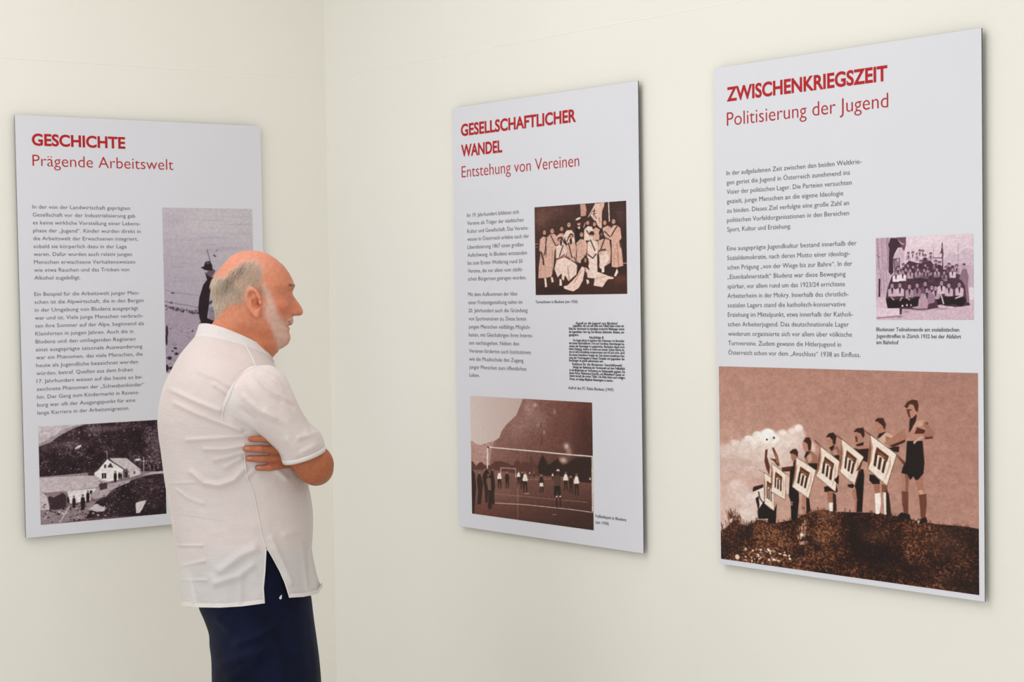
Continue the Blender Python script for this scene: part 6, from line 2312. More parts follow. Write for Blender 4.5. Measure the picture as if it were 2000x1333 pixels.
def build_body():
    meshes = [build_head()]
    # torso, kept just inside the shirt
    rows = []
    for r in TORSO + [(366, 1110, 600, 1110, .155, 0), (392, 1170, 592, 1170, .145, 0)]:
        cx, w = (r[0] + r[2]) / 2, (r[2] - r[0]) / 2 * .955
        rows.append((cx - w, r[1] + (r[3] - r[1]) * .0225 + 3, cx + w, r[3] - (r[3] - r[1]) * .0225 + 3, r[4] * .95, r[5], 0))
    meshes.append(tube(smooth_table(rows, 70), 72, NT))
    # legs and feet
    for s in (-1, 1):
        a = P3(500, 1170, .072 * s); k = P3(522, 1560, .095 * s); an = P3(505, 1880, .10 * s)
        fo = Vector((an.x + .03, an.y, .045)); to = Vector((an.x + .17, an.y, .04))
        meshes.append(capsule_mesh([(a, .068, k, .056), (k, .058, k.lerp(an, .35), .056), (k.lerp(an, .35), .056, an, .036), (an, .036, fo, .036), (fo, .036, to, .026)], .006, .02))
    # right arm
    sh, el, wr = P3(507, 768, -.165), P3(613.5, 908.5, -.165), P3(608, 897, .12)
    meshes.append(capsule_mesh([(sh, .056, el, .041), (el, .0425, el.lerp(wr, .3), .042), (el.lerp(wr, .3), .042, wr, .028)], .0035, .008))
    rk = P3(600, 892, .205)
    roots = [rk + Vector((0, .004 * i, .028 - .019 * i)) for i in range(4)]
    mids = [q + Vector((-.034, .012, .002)) for q in roots]; tips = [q + Vector((-.062, .008, .0)) for q in roots]
    meshes.append(capsule_mesh(hand_chain(wr, rk, roots, tips, mids, [.0088, .009, .0087, .0077], [wr + Vector((-.005, .03, .012)), wr + Vector((-.012, .055, .025)), wr + Vector((-.03, .07, .035))]), .0028, .004))
    # left arm, coming across under the right one; its fingers lie on the right flank
    sh, el, wr = P3(505, 770, .165), P3(617, 915, .185), P3(588, 902, -.118)
    meshes.append(capsule_mesh([(sh, .055, el, .04), (el, .041, el.lerp(wr, .3), .04), (el.lerp(wr, .3), .04, wr, .027)], .0035, .008))
    roots = [fp(f[2], .010) for f in FINGERS]; mids = [fp(f[1], .012) for f in FINGERS]; tips = [fp(f[0], .0085) for f in FINGERS]
    ch = hand_chain(wr, None, roots, tips, mids, [f[3] for f in FINGERS], [wr.lerp(roots[0], .3) + Vector((0, 0, .012)), P3(566, 866, -.135), P3(548, 856, -.15)])
    ch.append((wr, .026, wr.lerp(roots[1].lerp(roots[2], .5), .6), .020))
    meshes.append(capsule_mesh(ch, .0016, .0018))
    V, F, n = [], [], 0
    for v, f in meshes:
        V += [tuple(x) for x in v]; F += [tuple(int(i) + n for i in q) for q in f]; n = len(V)
    o = mesh_obj('body', V, F, m_skin)
    md = o.modifiers.new('r', 'REMESH'); md.mode = 'VOXEL'; md.voxel_size = .0018; md.use_smooth_shade = True
    sm = o.modifiers.new('s', 'SMOOTH'); sm.factor = .5; sm.iterations = 2
    bpy.context.view_layer.update()
    dg = bpy.context.evaluated_depsgraph_get()
    me = bpy.data.meshes.new_from_object(o.evaluated_get(dg))
    old = o.data; o.modifiers.clear(); o.data = me; bpy.data.meshes.remove(old); me.name = 'body'
    me.polygons.foreach_set('use_smooth', np.ones(len(me.polygons), dtype=bool))
    return o


BODY = build_body()
BODY.parent = PERSON; BODY.matrix_parent_inverse = PINV['person']

# hair, beard and cheek regions, drawn in profile on his near side
HAIR = hpoly([(412, 562), (411, 548), (417, 541), (432, 540), (444, 535), (452, 527), (464, 518), (474, 511), (486, 507), (500, 508), (509, 515), (514, 527), (511, 540), (508, 550), (513, 560), (520, 569),
              (516, 575), (507, 566), (500, 560), (490, 561), (481, 568), (477, 580), (474, 592), (462, 590), (446, 594), (436, 605), (427, 619), (419, 622), (414, 606)], .055)
BEARD = hpoly([(512, 556), (520, 566), (528, 582), (535, 598), (541, 612), (549, 622), (558, 630), (566, 641), (567, 652), (568, 664), (564, 674), (556, 681), (546, 682), (540, 667), (532, 648), (523, 630), (516, 618), (513, 606), (516, 594), (513, 580)], .045)
STACHE = hpoly([(559, 625), (574, 620), (575, 632), (563, 636), (556, 634)], .02)


def head_uv(co):
    d = co - np.array(HO)
    return d @ np.array(HF), d @ np.array(HL), d @ np.array(HZ)


def tint_body():
    me = BODY.data; n = len(me.vertices)
    co = np.zeros(n * 3); me.vertices.foreach_get('co', co); co = co.reshape(-1, 3)
    f, l, z = head_uv(co)
    base = np.array([.68, .33, .225]); c = np.tile(base, (n, 1))
    def mix(w, col):
        c[:] = c * (1 - w[:, None]) + np.array(col) * w[:, None]
    def soft(poly, s):
        return np.clip(.5 + poly_sd(f, z, poly) / s, 0, 1)
    head = z > -.16
    g = lambda px, py, r: np.exp(-((f - hp(px, py, .05)[0]) ** 2 + (z - hp(px, py, .05)[1]) ** 2) / r ** 2)
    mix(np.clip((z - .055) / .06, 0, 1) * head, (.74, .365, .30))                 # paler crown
    mix(.7 * np.clip((f - .035) / .04, 0, 1) * np.clip((z - .0) / .03, 0, 1) * head, (.60, .275, .175))   # tanned forehead
    mix(.75 * g(548, 603, .026) * head, (.66, .235, .155))                          # ruddy cheek
    mix(.6 * g(583, 606, .016) * head, (.68, .29, .20))                           # nose
    mix(.55 * g(500, 594, .022) * head * (np.abs(l) > .06), (.72, .31, .215))         # ear
    mix(np.clip((-.04 - z) / .03, 0, 1) * np.clip((.06 - f) / .03, 0, 1), (.56, .235, .14))   # neck darkened, its shade painted into the skin
    bw = np.maximum(soft(BEARD, .014), soft(STACHE, .008)) * head
    mix(.8 * bw, (.74, .64, .62))
    mix(.75 * soft(HAIR, .016) * head * (np.abs(l) < .09), (.56, .46, .42))
    lips = np.exp(-((z - hp(564, 636)[1]) / .004) ** 2) * (f > hp(556, 637)[0]) * (np.abs(l) < .022) * head
    mix(.5 * lips, (.45, .17, .15))
    arm = (co[:, 2] < P3(500, 790).z) & (co[:, 2] > .75)
    mix(arm * 1.0, (.40, .16, .085))
    hand = arm * (co[:, 0] < P3(566, 890).x)
    mix(hand * .7, (.47, .20, .125))
    set_cols(me, c * np.array((.98, .80, .70)))


tint_body()


def bvh_of(o):
    return BVHTree.FromPolygons([v.co[:] for v in o.data.vertices], [p.vertices[:] for p in o.data.polygons])


BODY_BVH = bvh_of(BODY)

m_hair = material('hair', (.4, .36, .3), .5, .4); use_tint(m_hair)


def strands(name, region, count, length, width, lift, direction, colour, seed, lat=(-1, 1), back=True, fade=.011):
    rs = random.Random(seed); V, F, Cc = [], [], []
    xs = [p[0] for p in region]; zs = [p[1] for p in region]
    gx = np.linspace(min(xs) - .01, max(xs) + .01, 90); gz = np.linspace(min(zs) - .01, max(zs) + .01, 90)
    GS = poly_sd(*np.meshgrid(gx, gz, indexing='ij'), region)
    made = tries = 0
    while made < count and tries < count * 12:
        tries += 1
        z = rs.uniform(min(zs), max(zs))
        if back and rs.random() < .33:
            l = rs.uniform(-.075, .075); o = HO - HF * .3 + HL * l + HZ * z; d = HF
        else:
            f = rs.uniform(min(xs), max(xs))
            if not inside(region, f, z):
                continue
            sgn = rs.choice(lat); o = HO + HF * f + HL * (.3 * sgn) + HZ * z; d = -HL * sgn
        hit, nor, _, dist = BODY_BVH.ray_cast(o, d)
        if hit is None:
            continue
        q = hit - HO; hf, hl, hz = q.dot(HF), q.dot(HL), q.dot(HZ)
        if not inside(region, hf, hz) or abs(hl) > .0785:
            continue
        e = GS[int((hf - gx[0]) / (gx[1] - gx[0])), int((hz - gz[0]) / (gz[1] - gz[0]))]
        if rs.random() > .2 + e / fade:
            continue
        if nor.dot(d) > 0:
            nor = -nor
        t = direction(hf, hl, hz, rs)
        t = (t - nor * t.dot(nor)).normalized()
        L = length(hf, hz, rs); w = width * rs.uniform(.7, 1.2)
        sd = nor.cross(t).normalized()
        base = len(V); p = hit - nor * .0008; dr = (t + nor * lift * rs.uniform(.4, 1.2)).normalized()
        k = 4; col = colour(hf, hz, rs)
        for i in range(k):
            r = w * (1 - .8 * i / (k - 1))
            V += [p + sd * r, p - sd * r * .5 + nor * r, p - sd * r * .5 - nor * r * .6]
            Cc += [col] * 3
            dr = (dr - nor * lift * .45 + Vector((rs.gauss(0, .06), rs.gauss(0, .06), rs.gauss(0, .06)))).normalized(); p = p + dr * (L / (k - 1))
        for i in range(k - 1):
            for j in range(3):
                a, b = base + i * 3 + j, base + i * 3 + (j + 1) % 3
                F.append((a, b, b + 3, a + 3))
        made += 1
    return part(name, V, F, m_hair, cols=np.array(Cc))


DK = hp(458, 538, .06)


def hair_col(f, z, rs):
    w = math.exp(-(((f - DK[0]) + (z - DK[1]) * -.8) / .017) ** 2 - ((z - DK[1]) / .032) ** 2)
    a = np.array((.70, .585, .475)); b = np.array((.15, .10, .06))
    return a + (b - a) * min(1, .85 * w) * rs.uniform(.8, 1.0) + rs.gauss(0, .09)


strands('hair', HAIR, 10500, lambda f, z, rs: rs.uniform(.010, .021), .00034, .55, lambda f, l, z, rs: HF * (-.45 + rs.gauss(0, .25)) + HZ * (-.9 + rs.gauss(0, .15)), hair_col, 4)
strands('beard', BEARD, 5000, lambda f, z, rs: rs.uniform(.003, .0065), .00033, .8, lambda f, l, z, rs: HF * (.25 + rs.gauss(0, .3)) + HZ * (-.9 + rs.gauss(0, .2)), lambda f, z, rs: np.array((.86, .75, .70)) + rs.gauss(0, .09), 5, back=False, fade=.006)
strands('moustache', STACHE, 260, lambda f, z, rs: rs.uniform(.004, .008), .00028, .8, lambda f, l, z, rs: HF * .2 + HZ * -.9 + HL * (.4 * (1 if l > 0 else -1) + rs.gauss(0, .2)), lambda f, z, rs: np.array((.42, .27, .19)) + rs.gauss(0, .08), 6, back=False, fade=.003)
BROW = hpoly([(561, 557), (570, 555), (579, 559), (578, 564), (569, 562), (561, 562)], .028)
strands('eyebrow', BROW, 260, lambda f, z, rs: rs.uniform(.006, .010), .0003, .9, lambda f, l, z, rs: HF * .35 + HZ * .25 + HL * (.6 if l > 0 else -.6), lambda f, z, rs: np.array((.24, .15, .09)) + rs.gauss(0, .04), 7, back=False, fade=.001)

# eyes
m_eye = material('eye_white', (.78, .74, .7), .2, .5); add_noise_bump(m_eye, 60, .02, .001)
m_iris = material('iris', (.10, .07, .05), .15, .5); vary(m_iris, (.06, .045, .03), (.13, .09, .06), 300)
for s in (-1, 1):
    q = hp(558.8, 572.5, .031); c = HO + HF * q[0] + HL * (.031 * s) + HZ * q[1]
    bm = bmesh.new(); bmesh.ops.create_uvsphere(bm, u_segments=24, v_segments=16, radius=.0117)
    me = bpy.data.meshes.new('eye'); 
    for v in bm.verts:
        v.co = v.co + c
    for fc in bm.faces:
        fc.smooth = True
        fc.material_index = 1 if (fc.calc_center_median() - c).normalized().dot(HF) > .9 else 0
    bm.to_mesh(me); bm.free(); me.materials.append(m_eye); me.materials.append(m_iris)
    eo = bpy.data.objects.new('eye', me); COL.objects.link(eo); eo.parent = PERSON; eo.matrix_parent_inverse = PINV['person']

m_nail = material('fingernail', (.46, .23, .16), .35, .4); add_noise_bump(m_nail, 90, .05, .0005)
for f in FINGERS[1:]:
    t = fp((f[0][0] + 3, f[0][1] - .5), .0085 + f[3] * .8); a = fp(f[1], .012); d = (fp(f[0], .0085) - a).normalized()
    up = Vector((0, 0, 1)); up = (up - d * up.dot(d)).normalized(); n = d.cross(up)
    if n.y > 0:
        n = -n
    V = []; Fc = []
    for i in range(7):
        for j in range(9):
            u = (i / 6 - .5) * 2; v = (j / 8 - .5) * 2
            rr = math.sqrt(max(0, 1 - .5 * v * v)); uu = u * math.sqrt(max(0, 1 - .35 * v * v))
            V.append(t + d * uu * .0052 + up * v * .0044 * rr + n * (.0012 - .0022 * v * v - .0008 * u * u))
    for i in range(6):
        for j in range(8):
            Fc.append((i * 9 + j, i * 9 + j + 1, i * 9 + j + 10, i * 9 + j + 9))
    part('fingernail', V, Fc, m_nail)

# ---- shirt
m_shirt = bpy.data.materials.new('white_cotton_gauze'); m_shirt.use_nodes = True
N_, L_, b_ = nodes(m_shirt)
b_.inputs['Base Color'].default_value = (.93, .885, .885, 1); b_.inputs['Roughness'].default_value = .85; b_.inputs['Specular IOR Level'].default_value = .1
b_.inputs['Sheen Weight'].default_value = .15
tc_ = N_.new('ShaderNodeTexCoord')
mp_ = N_.new('ShaderNodeMapping'); mp_.inputs['Scale'].default_value = (60, 60, 420); L_.new(tc_.outputs['Object'], mp_.inputs['Vector'])
t1 = N_.new('ShaderNodeTexNoise'); t1.inputs['Scale'].default_value = 1.0; t1.inputs['Detail'].default_value = 4; L_.new(mp_.outputs['Vector'], t1.inputs['Vector'])
t2 = N_.new('ShaderNodeTexNoise'); t2.inputs['Scale'].default_value = 42; t2.inputs['Detail'].default_value = 5; L_.new(tc_.outputs['Object'], t2.inputs['Vector'])
ad_ = N_.new('ShaderNodeMath'); ad_.operation = 'MULTIPLY_ADD'; ad_.inputs[1].default_value = .35; L_.new(t1.outputs['Fac'], ad_.inputs[0]); L_.new(t2.outputs['Fac'], ad_.inputs[2])
bp_ = N_.new('ShaderNodeBump'); bp_.inputs['Strength'].default_value = .55; bp_.inputs['Distance'].default_value = .0045
L_.new(ad_.outputs['Value'], bp_.inputs['Height']); L_.new(bp_.outputs['Normal'], b_.inputs['Normal'])
trl = N_.new('ShaderNodeBsdfTranslucent'); trl.inputs['Color'].default_value = (.85, .8, .78, 1); L_.new(bp_.outputs['Normal'], trl.inputs['Normal'])
mx1 = N_.new('ShaderNodeMixShader'); mx1.inputs[0].default_value = .22; L_.new(b_.outputs[0], mx1.inputs[1]); L_.new(trl.outputs[0], mx1.inputs[2])
tra = N_.new('ShaderNodeBsdfTransparent'); mx2 = N_.new('ShaderNodeMixShader'); mx2.inputs[0].default_value = .21
L_.new(mx1.outputs[0], mx2.inputs[1]); L_.new(tra.outputs[0], mx2.inputs[2])
L_.new(mx2.outputs[0], N_['Material Output'].inputs['Surface'])
m_seam = material('white_cotton_seam', (.72, .675, .66), .8, .1); add_noise_bump(m_seam, 300, .3, .001)

# folds: (points, width px, height mm), ridges positive
def z2(ox, oy, s, pts):
    return [(ox + x / s, oy + y / s) for x, y in pts]


FOLDS = []
for pts, w, a in (([(140, 470), (300, 545), (460, 610)], 5, 4.5), ([(170, 560), (320, 630), (480, 690), (600, 735)], 5, 4.5), ([(330, 350), (450, 400), (560, 460)], 6, 2.5),
                  ([(430, 440), (520, 500)], 5, 3), ([(250, 800), (420, 790), (625, 775)], 4, 3), ([(360, 860), (500, 860), (625, 835)], 4, 3.5), ([(430, 930), (540, 905), (625, 875)], 4, 3.5),
                  ([(280, 1010), (360, 1080), (460, 1095), (560, 1060), (625, 985)], 6, 5), ([(500, 980), (600, 920)], 5, 3), ([(700, 980), (640, 1040)], 5, 3), ([(840, 1000), (900, 1050)], 6, 3), ([(130, 1085), (300, 1075)], 3, 1.5), ([(180, 1120), (260, 1180), (360, 1215)], 3, 2),
                  ([(470, 250), (640, 330)], 10, 2)):
    FOLDS.append((z2(290, 620, 3.3325, pts), w, a))
for pts, w, a in (([(190, 380), (370, 380)], 3, 2.5), ([(205, 528), (390, 488)], 3, 2.5), ([(225, 620), (400, 622)], 3, 2), ([(500, 555), (640, 450), (740, 400)], 10, 5), ([(470, 640), (620, 590), (720, 520)], 9, 4),
                  ([(960, 300), (1080, 260)], 8, 3), ([(860, 330), (1000, 640)], 7, 3), ([(1080, 380), (1120, 700)], 8, 4), ([(1140, 400), (1190, 690)], 6, 3), ([(290, 640), (310, 780)], 6, 2.5), ([(440, 600), (450, 790)], 8, 2.5), ([(640, 600), (640, 780)], 9, 3), ([(370, 150), (360, 800)], 7, 1.5)):
    FOLDS.append((z2(290, 960, 3.5725, pts), w, a))
SFOLDS = []
for pts, w, a in (([(690, 370), (800, 490), (980, 570)], 5, 4.5), ([(720, 340), (850, 430), (930, 500)], 4, 3), ([(880, 560), (960, 640), (1040, 735)], 5, 4), ([(960, 600), (1040, 690), (1110, 730)], 5, 4),
                  ([(520, 640), (640, 690), (760, 800), (860, 890)], 6, 4), ([(600, 600), (690, 660)], 6, -3), ([(980, 790), (1100, 745)], 6, 3), ([(1000, 880), (1100, 830)], 7, 3), ([(700, 560), (840, 700), (950, 850)], 12, 2), ([(640, 430), (700, 520)], 8, 2), ([(620, 520), (700, 600), (820, 660)], 6, 3), ([(760, 620), (900, 700), (980, 780)], 6, 3), ([(820, 400), (880, 480), (950, 530)], 5, 3), ([(1040, 640), (1090, 700)], 4, 3), ([(900, 800), (960, 900)], 7, 2.5)):
    SFOLDS.append((z2(290, 620, 3.3325, pts), w, a))


def fold_height(px, py, folds):
    h = 0
    for pts, w, a in folds:
        best = 1e9; end = 1
        for (x1, y1), (x2, y2) in zip(pts[:-1], pts[1:]):
            ex, ey = x2 - x1, y2 - y1
            t = ((px - x1) * ex + (py - y1) * ey) / (ex * ex + ey * ey)
            t = min(1, max(0, t)); d = math.hypot(px - x1 - t * ex, py - y1 - t * ey)
            best = min(best, d)
        if best < w * 3:
            h += a * .0022 * math.exp(-(best / (w * .85)) ** 2)
    return h


def value_noise(px, py, s, seed):
    def hsh(i, j):
        v = math.sin(i * 127.1 + j * 311.7 + seed * 74.7) * 43758.5453
        return v - math.floor(v)
    x, y = px / s, py / s; i, j = math.floor(x), math.floor(y); fx, fy = x - i, y - j
    fx = fx * fx * (3 - 2 * fx); fy = fy * fy * (3 - 2 * fy)
    return (hsh(i, j) * (1 - fx) + hsh(i + 1, j) * fx) * (1 - fy) + (hsh(i, j + 1) * (1 - fx) + hsh(i + 1, j + 1) * fx) * fy - .5


SEAM = [(477, 700), (477, 887), (482, 929), (494, 962), (501.5, 995), (505.5, 1016), (514, 1055), (519.5, 1070)]
BACK_EDGE = [(1070, 519.5), (1117, 517), (1150, 514), (1179, 516)]
FRONT_EDGE = [(1070, 520), (1078, 526), (1091, 533.5), (1117, 547.5), (1139, 557), (1153, 561.5), (1168, 566)]


def tab(y, t, ix=1):
    return float(np.interp(y, [q[0] for q in t], [q[ix] for q in t]))


def build_shirt():
    NB, NF, NR = 90, 70, 150
    rows_up = smooth_table([r + (0,) for r in TORSO] + [(343.5, 1070, 609, 1070, .178, 0, 0)], NR)
    e = NT
    V, F = [], []
    idx = {}
    def point(Lx, Ly, Rx, Ry, b, t, side, sag, amp=1.0):
        u = min(1, abs(2 * t - 1)); s = (1 - u ** e) ** (1 / e) * side
        px = Lx + (Rx - Lx) * t; py = Ly + (Ry - Ly) * t + (sag * s if s > 0 else 0)
        d = -b * s
        if s > 0:
            hgt = fold_height(px, py, FOLDS) + .003 * value_noise(px, py, 34, 1) + .0014 * value_noise(px, py, 13, 2)
            d -= hgt * amp * min(1, s * 1.6)
        else:
            d += .003 * value_noise(px, py, 30, 5) * amp
        return P3(px, py, d)
    def tcol(j, n):
        return .5 - .5 * math.cos(math.pi * j / n)
    # upper part: closed rings, columns pinned to the side seam
    ring = []
    for i, r in enumerate(rows_up):
        Lx, Ly, Rx, Ry, b, sag, _ = r
        yy = (Ly + Ry) / 2
        sx = tab(yy, [(y, x) for x, y in SEAM]); ts = min(.8, max(.3, (sx - Lx) / (Rx - Lx)))
        cols = []
        w = math.acos(1 - 2 * ts) / math.pi
        for j in range(NB + 1):
            cols.append((.5 - .5 * math.cos(math.pi * w * j / NB), 1))
        for j in range(1, NF + 1):
            cols.append((.5 - .5 * math.cos(math.pi * (w + (1 - w) * j / NF)), 1))
        ids = []
        amp = min(1, max(0, (yy - 700) / 40))
        near = cols; far = [(t, -1) for t, _ in cols[::-1]][1:-1]
        for t, side in near + far:
            ids.append(len(V)); V.append(point(Lx, Ly, Rx, Ry, b, t, side, sag, amp))
        ring.append(ids)
    n = len(ring[0])
    for i in range(len(ring) - 1):
        for j in range(n):
            k = (j + 1) % n
            F.append((ring[i][j], ring[i][k], ring[i + 1][k], ring[i + 1][j]))
    last = ring[-1]
    nearb = last[:NB + 1]; nearf = last[NB:NB + NF + 1]; rest = last[NB + NF + 1:]
    farf = rest[:NF]; farb = rest[NF - 1:]
    # tails below the slits
    ML = 46
    hem = {}
    for which in ('back', 'front'):
        if which == 'back':
            top = [rest[q] for q in range(NF - 1, len(rest))] + nearb       # far seam -> back -> near seam
        else:
            top = nearf + rest[:NF]                                        # near seam -> front -> far seam
        m = len(top); prev = top
        for i in range(1, ML + 1):
            v = i / ML; cur = []
            y0 = 1070 + v * (1179 - 1070) if which == 'back' else 1070 + v * (1168 - 1070)
            Lx = 343.5 + (355.5 - 343.5) * v; Rx = 609 + (628.5 - 609) * v ** 1.25; b = .178 + .006 * v
            ex = tab(y0, BACK_EDGE if which == 'back' else FRONT_EDGE)
            ts = (ex - Lx) / (Rx - Lx)
            w = math.acos(1 - 2 * ts) / math.pi
            for j in range(m):
                if which == 'back':
                    a = -w + 2 * w * j / (m - 1)
                    if j < len(rest) - NF + 1: a = -w * (1 - j / max(1, (len(rest) - NF + 1)))
                    else: a = w * (j - (len(rest) - NF + 1)) / NB
                    side = 1 if a > 0 else -1; t = .5 - .5 * math.cos(math.pi * abs(a))
                    px = Lx + (Rx - Lx) * t
                    yh = float(np.interp(px, [355, 388, 430, 472, 517], [1183, 1187, 1187.5, 1185, 1179]))
                else:
                    if j <= NF: a = w + (1 - w) * j / NF; side = 1
                    else: a = 1 - (1 - w) * (j - NF) / NF; side = -1
                    t = .5 - .5 * math.cos(math.pi * a)
                    px = Lx + (Rx - Lx) * t
                    yh = float(np.interp(px, [540, 566, 592, 609, 620, 628.5], [1168, 1168, 1166.5, 1163, 1160, 1147]))
                if side < 0:
                    yh -= 3 * (1 - abs(2 * t - 1))
                py = 1070 + (yh - 1070) * v
                u = min(1, abs(2 * t - 1)); s = (1 - u ** e) ** (1 / e) * side
                d = -b * s
                if s > 0:
                    d -= (fold_height(px, py, FOLDS) + .003 * value_noise(px, py, 34, 1) + .0014 * value_noise(px, py, 13, 2)) * min(1, s * 1.6)
                    d -= .004 * v * math.sin(px / 11.0)
                cur.append(len(V)); V.append(P3(px, py, d))
            for j in range(m - 1):
                F.append((prev[j], prev[j + 1], cur[j + 1], cur[j]))
            prev = cur
            if which + '_near' not in hem:
                hem[which + '_near'] = []; hem[which + '_far'] = []
            hem[which + '_near'].append(cur[-1] if which == 'back' else cur[0]); hem[which + '_far'].append(cur[0] if which == 'back' else cur[-1])
        hem[which] = prev
    return V, F, hem, ring


SV, SF, HEM, RING = build_shirt()


def cloth(name, V, F, parent=PERSON, t=.0009):
    o = part(name, V, F, m_shirt, parent)
    return o


SHIRT = cloth('shirt', SV, SF)
SHIRT_BVH = bvh_of(SHIRT)


def strip(name, chain, width, nrm, parent, mat, t=.0014, down=None):
    """Narrow stitched band following a chain of points."""
    V, F = [], []
    for i, p in enumerate(chain):
        a = chain[max(0, i - 1)]; b = chain[min(len(chain) - 1, i + 1)]
        tg = (b - a).normalized(); n = nrm(p)
        w = down if down is not None else n.cross(tg).normalized()
        for q, k in ((0, 1), (1, 1), (1, 0), (0, 0)):
            V.append(p + w * (width * q) + n * (t * k + .0004))
    for i in range(len(chain) - 1):
        for j in range(4):
            k = (j + 1) % 4
            F.append((i * 4 + j, i * 4 + k, i * 4 + 4 + k, i * 4 + 4 + j))
    F.append((0, 1, 2, 3)); F.append(tuple((len(chain) - 1) * 4 + j for j in (3, 2, 1, 0)))
    return part(name, V, F, mat, parent, smooth=False)


AXIS = Vector((P3(470, 1000).x, YP, 0))


def outward(p):
    d = Vector((p.x - AXIS.x, p.y - AXIS.y, 0)); return d.normalized()


UPZ = Vector((0, 0, 1))
sv = [Vector(v) for v in SV]
for k, w in (('back', .0095), ('front', .0095)):
    strip('hem', [sv[i] for i in HEM[k]], w, outward, SHIRT, m_seam, down=UPZ)
for k in ('back_near', 'front_near', 'back_far', 'front_far'):
    ch = [sv[i] for i in HEM[k]]
    V, F = [], []
    for i, p in enumerate(ch):
        n = outward(p); a = ch[max(0, i - 1)]; b = ch[min(len(ch) - 1, i + 1)]; w = n.cross((b - a).normalized()).normalized()
        for q in range(6):
            an = q * math.pi / 3; V.append(p + n * .0014 * math.cos(an) + w * .0018 * math.sin(an))
    for i in range(len(ch) - 1):
        for q in range(6):
            F.append((i * 6 + q, i * 6 + (q + 1) % 6, i * 6 + 6 + (q + 1) % 6, i * 6 + 6 + q))
    part('slit_edge', V, F, m_seam, SHIRT)


def piping(name, px_pts, bvhs, r, parent, n=60, off=.0008):
    T = smooth_table(px_pts, n); ch = []
    for x, y in T:
        d = ray(x, y).normalized(); best = None
        for b in bvhs:
            h = b.ray_cast(EYE, d)
            if h[0] is not None and (best is None or h[3] < best[3]):
                best = h
        if best is None:
            continue
        ch.append(best[0] - d * off)
    V, F = [], []
    for i, p in enumerate(ch):
        a = ch[max(0, i - 1)]; b = ch[min(len(ch) - 1, i + 1)]; tg = (b - a).normalized(); n1 = Vector((0, -1, 0)); w = n1.cross(tg).normalized(); n1 = tg.cross(w)
        for q in range(6):
            an = q * math.pi / 3; V.append(p + n1 * r * .7 * math.cos(an) + w * r * math.sin(an))
    for i in range(len(ch) - 1):
        for q in range(6):
            F.append((i * 6 + q, i * 6 + (q + 1) % 6, i * 6 + 6 + (q + 1) % 6, i * 6 + 6 + q))
    return part(name, V, F, m_seam, parent)


# stand-up collar
crow = smooth_table([(388, 640, 529.5, 698.5, .066, -20, 0), (385, 649, 531, 702, .070, -19, 0), (381, 660, 533.5, 706.5, .0757, -18, 0), (379, 664, 535, 709, .080, -17, 0)], 14)
cv, cf = tube(crow, 96, NT, cap=False)
collar = part('collar', cv, cf, m_shirt, SHIRT)
md = collar.modifiers.new('thickness', 'SOLIDIFY'); md.thickness = .0022; md.offset = 0

# sleeves: rows (top x, top y, bottom x, bottom y, centre depth, half depth, near offset x, y)
SLEEVE = [(500, 716, 437, 814, -.165, .052, -17, -10), (516, 714, 453, 822, -.17, .062, -10, -6), (532, 715, 472, 829, -.175, .069, -5, -3), (555, 731.5, 495, 842, -.178, .071, -2, 0), (572, 766, 515, 857, -.178, .069, 0, 2),
          (586, 797, 531, 870, -.176, .067, 0, 4), (602, 823, 542, 881, -.173, .065, 0, 6), (622, 841, 547, 890, -.170, .064, 0, 8), (631, 857, 549, 896, -.168, .063, -1, 10), (637, 879, 553, 905, -.166, .062, -3, 11)]


def build_sleeve(far):
    rows = smooth_table(SLEEVE, 84); ns = 96; V, F = [], []
    for i, r in enumerate(rows):
        Tx, Ty, Bx, By, dc, b, ox, oy = r
        amp = min(1, i / 10)
        for j in range(ns):
            th = 2 * math.pi * j / ns; t = (1 - math.cos(th)) / 2; s = math.sin(th)
            k = max(0, s)
            px = Tx + (Bx - Tx) * t + ox * k; py = Ty + (By - Ty) * t + oy * k
            if s > 0 and not far:
                hgt = (fold_height(px, py, SFOLDS) + .003 * value_noise(px, py, 26, 3) + .0012 * value_noise(px, py, 11, 4)) * amp
            else:
                hgt = .003 * value_noise(px, py, 24, 6)
            d = dc - (b + hgt * (1 if s > 0 else 0)) * s
            V.append(P3(px, py, d if not far else -d + .012))
    for i in range(len(rows) - 1):
        for j in range(ns):
            k = (j + 1) % ns
            F.append((i * ns + j, i * ns + k, (i + 1) * ns + k, (i + 1) * ns + j))
    return V, F, ns, len(rows)


for far in (False, True):
    V, F, ns, m = build_sleeve(far)
    so = part('sleeve', V, F, m_shirt, SHIRT)
    sv2 = [Vector(v) for v in V]
    ch = [sv2[(m - 1) * ns + j % ns] for j in range(ns + 1)]; up = [sv2[(m - 8) * ns + j % ns] for j in range(ns + 1)]
    cen = sum(ch, Vector()) / len(ch)
    Vb, Fb = [], []
    for a, b in zip(ch, up):
        w = (b - a).normalized(); n = (a - cen); n = (n - w * n.dot(w)).normalized()
        for q, k in ((0, 1), (1, 1), (1, 0), (0, 0)):
            Vb.append(a + w * (.0108 * q) + n * (.0009 * k))
    for i in range(ns):
        for j in range(4):
            k = (j + 1) % 4; Fb.append((i * 4 + j, i * 4 + k, i * 4 + 4 + k, i * 4 + 4 + j))
    cu = part('cuff', Vb, Fb, m_seam, SHIRT)
    if not far:
        SLEEVE_BVH = bvh_of(so)
piping('shoulder_seam', [(437, 655), (452, 657), (466, 662), (478, 673), (487, 688), (494, 702), (500, 717)], [SHIRT_BVH, SLEEVE_BVH], .0015, SHIRT)
piping('armhole_seam', [(506, 715), (500, 717), (486, 722.5), (470, 733), (457, 751), (447, 778), (438, 797), (434.5, 812), (436, 822)], [SHIRT_BVH, SLEEVE_BVH], .0015, SHIRT)
